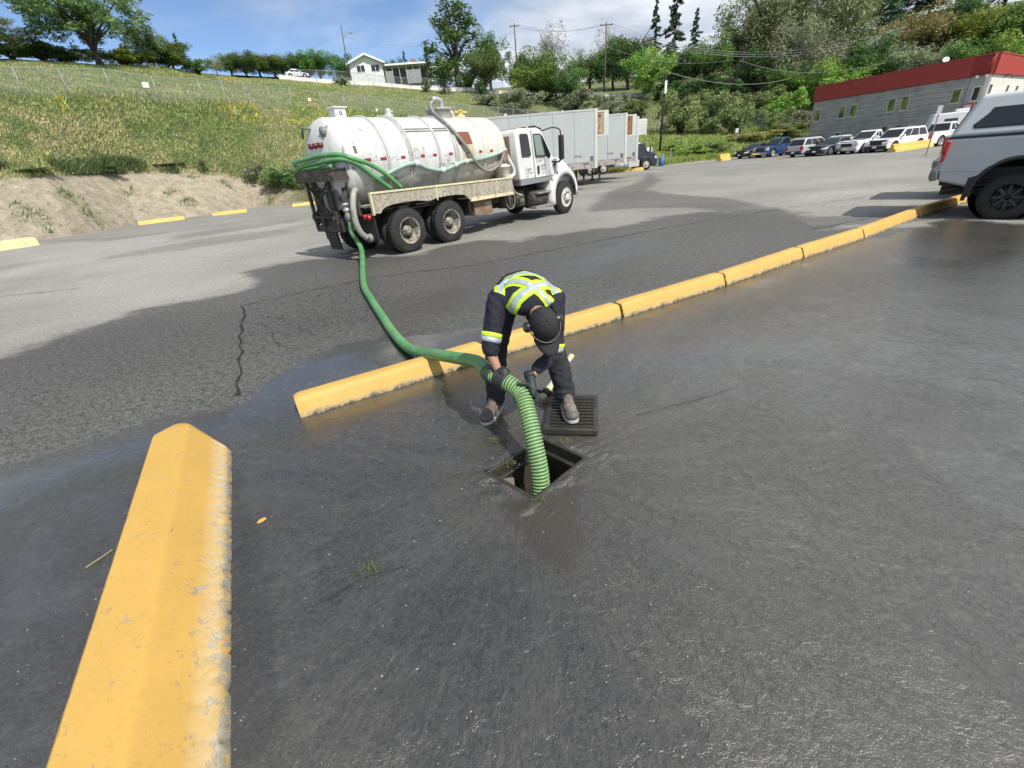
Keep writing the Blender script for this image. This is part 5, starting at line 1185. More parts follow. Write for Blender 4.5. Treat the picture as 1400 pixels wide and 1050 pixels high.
    for x, an in ((.74, 1.71), (1.6, 1.92), (2.05, 1.82), (2.45, 1.76)): mb = MB(); c = sp(x, an, .07); mb.lathe([(-.06, .055), (-.05, .066), (.05, .066), (.06, .055)], 12, 'x', cx=c.x, cy=c.y, cz=c.z); mb.build('hose_clamp', mat('white_coupling', (.6, .6, .57), .5), t)
    # side deck with panel
    for s in (-1, 1):
        mb = MB(); pl = [(-.90, 1.44), (-.90, 1.04), (-.74, 1.02), (-.66, 1.10)]+[(0-.62*math.cos(u), 1.10+.09*math.sin(u)) for u in (.35, .9, 1.57, 2.2)]+[(.7, 1.12)]+[(1.4-.62*math.cos(u), 1.10+.07*math.sin(u)) for u in (.35, .9, 1.57, 2.2, 2.8)]+[(2.08, 1.06), (2.16, .99), (4.02, .98), (4.02, 1.36)]
        mb.prism(pl, s*1.25, s*1.21); mb.build('side_panel', panel, t)
        mb = MB(); mb.prism([(-.92, 1.44), (4.04, 1.36), (4.04, 1.40), (-.92, 1.48)], s*1.27, s*1.17); mb.build('panel_lip', lip, t)
        mb = MB(); mb.box(-.935, -.90, min(s*1.27, s*1.2), max(s*1.27, s*1.2), 1.0, 1.45); mb.build('panel_end', lip, t)
        mb = MB(); mb.prism([(2.2, .93), (4.02, .92), (4.02, 1.0), (2.2, 1.02)], s*1.265, s*1.19); mb.build('lower_lip', lip, t)
        for x in (1.0, 3.3): mb = MB(); z1 = 1.45-(x+.9)*.016; mb.box(x, x+.03, min(s*1.262, s*1.25), max(s*1.262, s*1.25), 1.1, z1); mb.build('panel_seam', lip, t)
        mb = MB(); mb.box(-.9, 4.0, min(s*1.21, s*.7), max(s*1.21, s*.7), 1.16, 1.20); mb.build('deck_tray', panel, t)
        # mud flaps, tail lamps
        mb = MB(); mb.prism([(-.93, .99), (-.90, .40), (-.87, .40), (-.89, .99)], s*1.2, s*.62); mb.build('mud_flap', mat('mudflap_rubber', (.018, .018, .018), .6), t)
        mb = MB(); mb.lathe([(-1.02, .058), (-.95, .062)], 12, 'x', cy=s*1.12, cz=.96, caps=True); mb.lathe([(-1.02, .058), (-.95, .062)], 12, 'x', cy=s*.96, cz=.97, caps=True); mb.build('tail_lamp', red_l, t)
        mb = MB(); mb.box(2.15, 2.2, min(s*1.2, s*.6), max(s*1.2, s*.6), .62, 1.0); mb.build('splash_guard', blackp, t)
        mb = MB(); mb.box(2.45, 3.2, min(s*1.1, s*.6), max(s*1.1, s*.6), .52, .92); mb.build('tool_box', mat('rusty_box', (.20, .12, .085), .8, wear=(.4, .36, .28), wear_scale=3), t, .02)
    # saddle under tank
    for x in (-.9, .7, 2.2, 3.8): mb = MB(); mb.prism([(x-.05, .98), (x+.05, .98), (x+.05, 1.6), (x-.05, 1.6)], -.7, .7); mb.build('tank_cradle', grime, t)
    _pre = set(t.children)
    # rear work platform
    for y in (-.22, .78):
        mb = MB(); mb.box(-1.62, -1.56, y-.04, y+.04, .72, 1.98); mb.build('rack_upright', grime, t); mb = MB(); mb.tube([(-1.6, y, .8), (-1.2, y, 1.15)], .03, 6); mb.build('rack_strut', grime, t)
    for y0, y1 in ((-.80, .80),):
        mb = MB(); mb.box(-1.78, -1.22, y0, y1, 1.95, 2.0); mb.box(-1.80, -1.76, y0, y1, 1.78, 2.02); mb.box(-1.8, -1.24, y0, y0+.03, 1.78, 2.02); mb.box(-1.8, -1.24, y1-.03, y1, 1.78, 2.02); mb.build('hose_tray', grime, t)
    mb = MB(); mb.box(-1.50, -1.46, -.2, .76, .82, 1.78); mb.build('rear_panel', mat('dirty_dark_panel', (.07, .062, .05), .85, wear=(.20, .17, .13), wear_scale=5, wear_lo=.5, wear_hi=.64, streak=(.16, .14, .11)), t)
    mb = MB(); mb.tube([(-1.62, .7, 1.75), (-1.62, -.15, .95)], .028, 6); mb.tube([(-1.62, -.2, 1.75), (-1.62, .6, 1.1)], .024, 6); mb.tube([(-1.6, -.2, 1.62), (-1.6, .75, 1.62)], .025, 6); mb.tube([(-1.6, -.2, 1.0), (-1.6, .75, 1.0)], .035, 6); mb.box(-1.55, -1.52, -.1, .65, .8, 1.55); mb.build('rack_brace', grime, t)
    mb = MB(); mb.box(-1.5, -1.42, -.35, .35, 1.15, 1.6); mb.tube([(-1.55, .1, 1.55), (-1.55, .12, 1.22), (-1.5, .02, 1.1)], .06, 8); mb.build('rear_cabinet', mat('grey_metal', (.22, .215, .20), .6, wear=(.08, .07, .06), wear_scale=6), t, .01)
    mb = MB(); mb.box(-1.60, -1.45, -.28, .85, .66, .80); mb.build('rear_bumper', grime, t, .01)
    mb = MB(); mb.prism([(-1.40, .66), (-1.34, .18), (-1.31, .18), (-1.34, .66)], .35, .85); mb.build('centre_flap', MATS['mudflap_rubber'], t)
    mb = MB(); mb.lathe([(-1.62, .09), (-1.45, .10)], 12, 'x', cy=.8, cz=1.0, caps=True); mb.build('reverse_lamp', blackp, t)
    # gauges, brackets and valves at the rear dome
    mb = MB()
    for y in (-.35, -.15, .05): mb.lathe([(-1.44, .055), (-1.3, .05)], 10, 'x', cy=y+.1, cz=2.52-.02, caps=True)
    mb.build('marker_lamp', mat('dark_red', (.12, .02, .02), .4), t)
    mb = MB(); mb.lathe([(-1.34, .10), (-1.24, .10)], 14, 'x', cy=-.35, cz=2.74, caps=True); mb.tube([(-1.28, .2, 2.85), (-1.3, .5, 2.9), (-1.3, .6, 2.7)], .03, 6); mb.tube([(-.75, -.25, 2.98), (-.9, -.45, 2.86), (-.7, -.6, 2.72)], .012, 5); mb.build('rear_gauge', mat('gauge_grey', (.2, .2, .2), .4), t)
    # rear discharge valve with coupling
    mb = MB(); mb.tube(catmull([(-1.2, -.62, 1.52), (-1.42, -.64, 1.5), (-1.52, -.65, 1.42), (-1.54, -.66, 1.28)]), .075, 12); mb.box(-1.46, -1.40, -.78, -.50, 1.40, 1.62); mb.tube([(-1.44, -.64, 1.6), (-1.44, -.78, 1.74)], .018, 6); mb.build('discharge_valve', grime, t)
    mb = MB(); mb.lathe([(1.12, .062), (1.13, .08), (1.17, .08), (1.18, .068), (1.24, .068), (1.25, .085), (1.3, .085), (1.31, .07)], 16, 'z', cx=-1.545, cy=-.66); mb.build('cam_coupling', mat('aluminium', (.42, .42, .40), .4, .6, wear=(.15, .14, .12), wear_scale=12), t)
    mb = MB(); mb.tube(catmull([(-1.0, -.86, 1.55), (-1.12, -.92, 1.46), (-1.22, -.95, 1.2), (-1.24, -.95, .9), (-1.16, -.93, .66), (-1.02, -.9, .52)], 8), .068, 12); mb.build('drain_hose', mat('milky_hose', (.30, .30, .27), .45, wear=(.16, .155, .14), wear_scale=5), t)
    mb = MB(); mb.lathe([(-.98, .10), (-.86, .1)], 12, 'x', cy=-.9, cz=.5, caps=True); mb.lathe([(-1.3, .09), (-1.15, .1)], 12, 'x', cy=-.72, cz=1.0, caps=True); mb.build('pipe_cap', MATS['grey_metal'], t)
    for o_ in [c_ for c_ in set(t.children)-_pre if c_.name.split('.')[0] not in ('drain_hose', 'pipe_cap')]:      # rack sits close against the dome
        for v in o_.data.vertices: v.co.x += (.15 if o_.name.split('.')[0] in ('marker_lamp', 'rear_gauge') else .32) if v.co.x < -1.15 else 0
    # vacuum pump side: canister, pipes between tank and cab
    mb = MB(); mb.lathe([(.98, .2), (1.66, .2), (1.67, .225), (1.72, .225), (1.74, .12), (1.85, .11)], 20, 'z', cx=3.95, cy=-.98); mb.build('moisture_trap', mat('trap_white', (.62, .60, .52), .5, streak=(.45, .4, .28)), t)
    mb = MB(); mb.tube(catmull([(3.98, -.98, 1.82), (4.02, -.98, 2.0), (4.12, -1., 2.02), (4.22, -1.02, 1.85), (4.36, -1.05, 1.6), (4.34, -1.05, 1.44), (4.2, -1.02, 1.40), (4.15, -1.0, 1.3)], 6), .055, 10); mb.build('white_pipe', mat('pipe_white', (.58, .60, .56), .4), t)
    mb = MB(); mb.tube(catmull([(4.25, -1.0, 1.4), (4.3, -1.0, 1.1), (4.42, -1.02, .92), (4.7, -1.05, .82)], 6), .035, 8); mb.tube(catmull([(3.9, -1.0, .98), (3.92, -1.06, .6), (4.1, -1.06, .5), (4.28, -1.06, .62), (4.3, -1.05, .95)], 6), .016, 6); mb.build('pump_hose', hg, t)
    mb = MB(); mb.lathe([(-1.05, .16), (-.6, .2)], 14, cx=4.55, cz=.72, caps=True); mb.box(4.2, 5.0, -.9, -.4, .5, .95); mb.box(4.46, 4.62, -1.12, -1.0, .62, .78); mb.build('vacuum_pump', grime, t, .01)
    mb = MB(); mb.box(4.57, 4.68, -1.13, -1.1, .66, .74); mb.build('pump_plate', chrome, t)
    # cab -----------------------------------------------------------
    cw = 1.16
    tap = lambda z: cw if z < 1.75 else cw*(1-(z-1.75)*.085)
    mb = MB(); mb.prism([(4.52, 1.26), (4.50, 2.50), (4.55, 2.60), (4.72, 2.66), (5.60, 2.67), (5.82, 2.60), (6.28, 1.86), (6.36, 1.72), (6.36, 1.26)], -1, 1, tap); cab = mb.build('cab', white, t, .04, 3)
    mb = MB(); mb.prism([(4.54, 1.11), (4.54, 1.262), (6.2, 1.262), (6.12, 1.13)], -cw+.005, cw-.005); mb.build('cab_skirt', mat('skirt_grey', (.22, .225, .23), .5), t)
    # door gaps and lines, windows on both sides
    for s in (-1, 1):
        def pan(poly, m, name, off, par=t, yy=None):
            V = [(x, s*(tap(z)+off), z) for x, z in poly]; V2 = [(x, s*(tap(z)+off-.02), z) for x, z in poly]; n_ = len(V)
            mb = MB(); mb.add(V+V2, [tuple(range(n_)), tuple(range(2*n_-1, n_-1, -1))]+[(i, (i+1) % n_, (i+1) % n_+n_, i+n_) for i in range(n_)]); return mb.build(name, m, par)
        pan([(4.70, 1.90), (4.69, 2.47), (4.73, 2.51), (5.05, 2.51), (5.10, 2.46), (5.14, 1.94), (5.10, 1.90)], glass, 'rear_quarter_window', .012)
        dr = pan([(5.29, 1.28), (5.27, 2.56), (5.74, 2.56), (6.20, 1.84), (6.24, 1.30)], white, 'door', .014)
        pan([(5.40, 1.90), (5.37, 2.46), (5.70, 2.46), (5.80, 2.10), (5.84, 1.90)], glass_green, 'door_window', .022, dr)
        pan([(5.88, 1.90), (5.77, 2.46), (5.82, 2.44), (6.16, 1.90), (6.10, 1.80), (5.98, 1.80)], glass, 'vent_window', .022, dr)
        for poly in ([(5.36, 1.86), (5.36, 1.885), (5.86, 1.885), (5.86, 1.86)], [(5.845, 1.86), (5.70, 2.48), (5.735, 2.48), (5.88, 1.86)], [(5.355, 1.87), (5.335, 2.49), (5.36, 2.49), (5.38, 1.87)], [(5.34, 2.475), (5.34, 2.5), (5.73, 2.5), (5.73, 2.475)]):
            pan(poly, blackp, 'window_seal', .025, dr)
        pan([(5.42, 1.36), (5.40, 1.40), (5.40, 1.58), (5.43, 1.62), (5.46, 1.62), (5.49, 1.58), (5.49, 1.40), (5.46, 1.36)], blackp, 'door_handle', .03, dr)
        pan([(5.85, 1.28), (5.80, 1.84), (6.05, 1.84), (6.16, 1.30)], mat('mirror_shade_panel', (.40, .40, .41), .4), 'painted_mirror_shade', .018, dr)  # shade of the mirror on the door, painted as a grey panel
        for x in (5.27, ): pan([(x, 1.27), (x, 2.6), (x+.015, 2.6), (x+.015, 1.27)], mat('gap_dark', (.10, .10, .10), .8), 'door_gap', .016)
        rot = (rad(90), 0, 0 if s < 0 else math.pi)
        tm = mat('letter_grey', (.08, .09, .10), .5)
        if s < 0:
            text('Tugela', .11, tm, t, (4.80, -cw-.02, 1.52), rot); text('Lic. WT. GVW', .065, tm, t, (4.76, -cw-.02, 1.42), rot); text('kg 27 800', .04, tm, t, (4.78, -cw-.02, 1.34), rot)
            text('VACUUM SERVICE', .05, tm, t, (5.36, -cw-.02, 1.80), rot); text('24 HOUR', .07, tm, t, (5.37, -cw-.02, 1.72), rot)
            text('SEWER', .09, tm, t, (5.56, -cw-.035, 1.58), rot); text('SEPTIC', .08, tm, t, (5.58, -cw-.035, 1.48), rot); text('CALL', .07, tm, t, (5.62, -cw-.035, 1.38), rot)
        # mirrors
        mb = MB(); mb.box(6.28, 6.42, min(s*1.42, s*1.5)-.04, max(s*1.42, s*1.5)+.04, 1.72, 2.42); mi = mb.build('mirror', blackp, t, .04, 3)
        mb = MB(); mb.tube(catmull([(5.9, s*1.05, 2.58), (6.15, s*1.25, 2.64), (6.32, s*1.42, 2.58), (6.35, s*1.45, 2.42)]), .022, 6); mb.tube(catmull([(6.2, s*1.12, 1.70), (6.3, s*1.35, 1.66), (6.36, s*1.45, 1.74)]), .03, 6); mb.build('mirror_arm', blackp, mi)
        # steps and tanks
        mb = MB(); mb.box(5.2, 6.15, min(s*1.2, s*.9), max(s*1.2, s*.9), .36, .42); mb.box(5.35, 6.1, min(s*1.18, s*.95), max(s*1.18, s*.95), .78, .83); mb.build('cab_step', MATS['grey_metal'], t, .01)
        mb = MB(); mb.lathe([(5.2, .24), (5.22, .27), (6.05, .27), (6.07, .24)], 18, 'x', cy=s*.82, cz=.64, caps=True); mb.build('fuel_tank', grime, t)
    # back of cab with window recess
    bk = mat('cab_back_brown', (.26, .19, .15), .7, wear=(.16, .12, .10), wear_scale=2); mb = MB(); mb.box(4.485, 4.50, -.86, .86, 1.9, 2.48); f = mb.build('rear_recess', bk, t)
    mb = MB(); mb.box(4.475, 4.485, -.72, -.2, 1.98, 2.36); mb.box(4.475, 4.485, .1, .72, 1.98, 2.36); mb.build('rear_window', glass, f)
    mb = MB(); mb.tube([(4.44, -1.0, 1.85), (4.44, -.5, 1.3)], .02, 5); mb.tube([(4.44, -.5, 1.85), (4.44, -.95, 1.3)], .02, 5); mb.tube([(4.40, .7, .9), (4.40, .7, 2.95)], .06, 8); mb.build('exhaust_stack', MATS['grey_metal'], t)
    # windshield, visor
    mb = MB(); mb.add([(5.86, -.93, 2.54), (5.86, .93, 2.54), (6.30, 1.0, 1.86), (6.30, -1.0, 1.86)], [(0, 1, 2, 3)]); mb.build('windshield', glass, t)
    mb = MB(); mb.prism([(5.6, 2.68), (5.66, 2.74), (6.0, 2.66), (6.02, 2.56), (5.95, 2.56)], -.95, .95); mb.build('sun_visor', blackp, t, .01)
    # hood and fenders
    hw = lambda z: .80 if z > 1.5 else .92
    mb = MB(); V = []; st = [(6.30, 1.08, 1.90, 1.10), (6.6, 1.04, 1.89, 1.10), (7.1, .98, 1.83, 1.02), (7.5, .92, 1.73, .98), (7.74, .84, 1.56, .90), (7.82, .78, 1.3, .85), (7.82, .76, .85, .80)]
    k = 9
    for x, w_, zt, zb in st:
        zb_ = min(zb, zt-.01)
        for j in range(k):
            u = j/(k-1)*2-1; V.append((x, w_*math.copysign(abs(u)**.8, u), zt-(abs(u)**5)*.22*(1 if zt > 1 else 0)))
    F = [(i*k+j, i*k+j+1, (i+1)*k+j+1, (i+1)*k+j) for i in range(len(st)-1) for j in range(k-1)]
    mb.add(V, F, True)
    for e in (0, k-1):
        W_ = [V[i*k+e] for i in range(len(st))]; B_ = [(p[0], p[1]*1.02, .95) for p in W_]; n_ = len(W_); mb.add(W_+B_, [(i, i+1, n_+i+1, n_+i) for i in range(n_-1)], True)
    mb.build('hood', white, t)
    mb = MB(); mb.box(7.81, 7.85, -.45, .45, .85, 1.42); mb.build('grille', blackp, t); mb = MB(); mb.box(7.66, 7.90, -1.1, 1.1, .52, .80); mb.build('front_bumper', MATS['grey_metal'], t, .03)
    for s in (-1, 1):
        # fender: arch shell
        V = []; n_ = 17; ycs = (.62, .95, 1.12, 1.205, 1.225)
        for j, yy in enumerate(ycs):
            for i in range(n_):
                u = i/(n_-1); an = math.pi*(1.12-1.12*u)-.05; r_ = (.88, .86, .83, .775, .635)[j]; fx = 6.92+r_*math.cos(an)*1.02; fz = .60+r_*math.sin(an)*1.06+(0.10*(1-j/4) if 0 < i < n_-1 else 0)
                V.append((fx, s*yy, fz))
        F = [(j*n_+i, j*n_+i+1, (j+1)*n_+i+1, (j+1)*n_+i) for j in range(len(ycs)-1) for i in range(n_-1)]
        mb = MB(); mb.add(V, F, True); fo = mb.build('fender', white, t); so = fo.modifiers.new('solid', 'SOLIDIFY'); so.thickness = .02
        mb = MB(); mb.prism([(6.36, 1.25), (6.36, 1.70), (6.55, 1.80), (6.6, 1.40), (6.42, 1.0), (6.25, .9), (6.2, 1.22)], s*1.19, s*.85); mb.build('cowl_panel', white, t, .03)
        mb = MB(); mb.box(7.42, 7.60, min(s*.98, s*.66), max(s*.98, s*.66), 1.02, 1.20); mb.build('headlight', clear_l, t, .03)
        mb = MB(); mb.prism([(6.42, 1.36), (6.5, 1.36), (6.53, 1.20), (6.46, 1.08), (6.43, 1.10)], s*1.20, s*1.18); mb.build('fender_slot', blackp, t)
        mb = MB(); mb.prism([(6.28, 1.68), (6.4, 1.68), (6.36, 1.52), (6.30, 1.56)], s*1.19, s*1.20); mb.build('side_vent', blackp, t)
    for k_ in range(5): mb = MB(); mb.lathe([(2.66, .05), (2.72, .04), (2.74, 0)], 8, 'z', cx=5.45, cy=-.8+.4*k_); mb.build('roof_marker', mat('amber', (.5, .22, .02), .3), t)
    return t, a, o
VT, VA, VO = vac_truck()
def vt(x, y, z): c, s = math.cos(VA), math.sin(VA); return Vector((VO.x+x*c-y*s, VO.y+x*s+y*c, z+VT.location.z))

# ------------------------------------------------------------------ trailers and tractor
def trailer(front_px, D, ang, label, L_=13.0, face='wood', wheels=True, seed=0):
    c = at(front_px[0], front_px[1], D); zb = c.z; gz0 = gz(c.x, c.y)
    t = local_thing('box_trailer', label, 'trailer', (c.x, c.y, gz0), ang, 'white box trailers parked side by side')
    h0, h1 = 1.12, 4.05; w = 2.55
    skin = mat('trailer_skin', (.40, .43, .42), .45, .1, vary=.05, streak=(.40, .42, .41)); post = mat('trailer_post', (.52, .53, .50), .5)
    mb = MB(); mb.box(-L_, -.06, .03, w-.03, h0+.32, h1-.06); mb.build('box_body', skin, t)
    for k in range(int(L_/1.22)):      # panels one by one, slightly proud
        x1 = -.14-k*1.22; mb = MB(); mb.box(x1-1.19, x1, .012, .035, h0+.34, h1-.12); o = mb.build('side_panel', skin, t, .004)
    mb = MB(); mb.box(-L_, -.05, 0, w, h1-.10, h1); mb.build('top_rail', mat('trailer_rail', (.40, .41, .41), .5), t)
    mb = MB(); mb.box(-L_, -.05, 0, w, h0, h0+.32); br = mb.build('bottom_rail', mat('scuffed_rail', (.34, .32, .30), .6, wear=(.16, .12, .11), wear_scale=5, wear_lo=.5, wear_hi=.6), t)
    for k in range(4):
        x = -.5-k*2.9; mb = MB(); mb.box(x-.35, x, -.006, 0, h0+.22, h0+.27); mb.build('tape_strip', mat('tape_dark_red', (.12, .04, .04), .5), br)
    mb = MB(); mb.box(-.14, .02, -.012, .10, h0-.02, h1); mb.box(-.14, .02, w-.10, w+.012, h0-.02, h1); mb.build('corner_post', post, t, .01)
    mb = MB(); mb.box(-.06, -.01, .1, w-.1, h0, h1-.05); mb.build('front_wall', mat('front_wall_white', (.42, .42, .39), .6, streak=(.3, .24, .16)), t)
    # refrigeration opening / unit on the nose
    if face == 'box':
        mb = MB(); mb.box(0, .78, .2, w-.2, h1-1.25, h1-.18); mb.build('nose_unit', mat('unit_white', (.52, .54, .50), .4), t, .06)
    else:
        mb = MB(); mb.box(-.01, .70, .2, w-.2, h1-1.32, h1-.12); u = mb.build('nose_frame', mat('frame_rusty' if face == 'rust' else 'plywood_pale', (.27, .13, .06) if face == 'rust' else (.38, .30, .18), .8, wear=(.14, .06, .03), wear_scale=4, wear_lo=.5, wear_hi=.6), t, .02)
        mb = MB(); mb.box(.05, .72, .175, .2, h1-1.34, h1-1.26); mb.box(.05, .72, .175, .2, h1-.18, h1-.1); mb.box(.45, .74, .17, .2, h1-1.3, h1-.1); mb.build('frame_trim', post, u)
        mb = MB(); mb.tube(catmull([(.02, .1, h1-.3), (.06, .12, h1-1.4), (.04, .1, h1-2.2)]), .015, 5); mb.build('cable', blackp, u)
    # landing gear, axles, number
    for y in (.5, w-.5): mb = MB(); mb.box(-2.9, -2.78, y-.06, y+.06, .12, h0); mb.box(-2.98, -2.7, y-.12, y+.12, 0.02, .12); mb.build('landing_leg', blackp, t)
    if wheels:
        for x in (-L_+1.6, -L_+2.85):
            for y, s in ((.05, -1), (w-.05, 1)): wheel('wheel', .5, .28, .28, 'deep', rim_dirty, t, x, y, s)
        mb = MB(); mb.box(-L_+1.2, -L_+3.2, .7, w-.7, .5, h0); mb.build('bogie', blackp, t)
    text('53126' if seed == 0 else '53244' if seed == 1 else '53117', .17, mat('letter_dark', (.05, .05, .06), .6), t, (-1.35, .0, h0+.62), (rad(90), 0, 0))
    mb = MB(); mb.box(-.42, -.22, .004, .012, h0+.38, h0+.62); mb.build('data_plate', mat('decal_dark', (.10, .10, .12), .6), t)
    return t
TA = rad(9)
trailer((816.4, 226.6), 28.5, TA, 'nearest white box trailer with plywood in its nose opening, behind the truck cab', 13.2, 'wood', True, 0)
trailer((856, 219), 34.0, TA, 'middle white box trailer with rusty brown nose frame', 13.2, 'rust', True, 1)
trailer((871.5, 216.5), 38.5, TA, 'farthest white box trailer with white nose box, coupled to the dark tractor', 13.2, 'box', False, 2)
def tractor():
    c = G(883, 232.5); t = local_thing('semi_tractor', 'dark blue road tractor with bright fuel tank under the farthest trailer', 'truck', (c.x, c.y, gz(c.x, c.y)), TA)
    dk = mat('tractor_navy', (.012, .016, .03), .25, coat=.8)
    s_ = 1
    for x in (0,): wheel('wheel', .52, .28, .28, 'front', rim_white, t, x, 0, -1); wheel('wheel', .52, .28, .28, 'front', rim_white, t, x, 2.4, 1)
    for x in (-4.6, -5.95): wheel('wheel', .52, .28, .28, 'front', rim_white, t, x, .02, -1); wheel('wheel', .52, .28, .28, 'deep', rim_dirty, t, x, 2.38, 1)
    mb = MB(); mb.box(-6.4, .6, .8, 1.6, .55, .85); mb.build('chassis', blackp, t)
    mb = MB(); mb.lathe([(-3.4, .27), (-3.38, .30), (-2.0, .30), (-1.98, .27)], 20, 'x', cy=.25, cz=.72, caps=True); ft = mb.build('fuel_tank', mat('polished_tank', (.7, .71, .72), .25, .8), t)
    mb = MB(); mb.lathe([(-2.95, .31), (-2.90, .31)], 20, 'x', cy=.25, cz=.72); mb.lathe([(-2.4, .31), (-2.35, .31)], 20, 'x', cy=.25, cz=.72); mb.build('tank_strap', blackp, ft)
    mb = MB(); mb.box(-1.9, -.75, 0, .5, .42, 1.0); mb.build('side_box', mat('box_alloy', (.55, .56, .55), .4, .5), t, .02)
    mb = MB(); mb.prism([(-.9, .9), (-.9, 2.55), (-.1, 2.5), (.15, 1.75), (1.1, 1.50), (1.25, 1.2), (1.28, .8), (.62, .8), (.5, 1.0), (0, 1.16), (-.5, 1.0), (-.62, .6)], .2, 2.2); mb.build('cab', dk, t, .08, 3)
    mb = MB(); mb.prism([(-.72, 1.75), (-.72, 2.35), (-.2, 2.35), (.02, 1.78)], .19, .2); mb.build('side_window', glass, t)
    mb = MB(); mb.prism([(-.60, .62), (-.52, 1.0), (-.2, 1.22), (.25, 1.22), (.75, 1.1), (1.2, .9), (1.26, .45), (.62, .45), (.52, .8), (.3, 1.02), (0, 1.08), (-.3, 1.0), (-.52, .8)], .02, .3); mb.build('fender', dk, t, .03)
    mb = MB(); mb.box(1.1, 1.42, .1, 2.3, .35, .75); mb.build('bumper', chrome, t, .05); mb = MB(); mb.box(.98, 1.22, .12, .4, .98, 1.2); mb.build('headlight', clear_l, t, .04)
    mb = MB(); mb.box(.15, .75, .3, .8, 1.5, 2.05); tag(mb.build('cowl_box', mat('tractor_white_box', (.7, .7, .68), .5), t, .04))
    mb = MB(); mb.tube([(.3, .1, 1.5), (.32, -.1, 2.2)], .02, 5); mb.box(.24, .4, -.18, -.08, 1.65, 2.1); mb.build('mirror', blackp, t)
tractor()
mb = MB(); q = G(904, 227); mb.lathe([(0, .28), (.5, .30), (.95, .28), (1.0, .2)], 14, 'z', caps=True); o = mb.build('barrel', mat('barrel_blue', (.06, .16, .42), .5)); o.location = q; tag(o, 'blue plastic barrel in the weeds in front of the dark tractor', 'barrel')

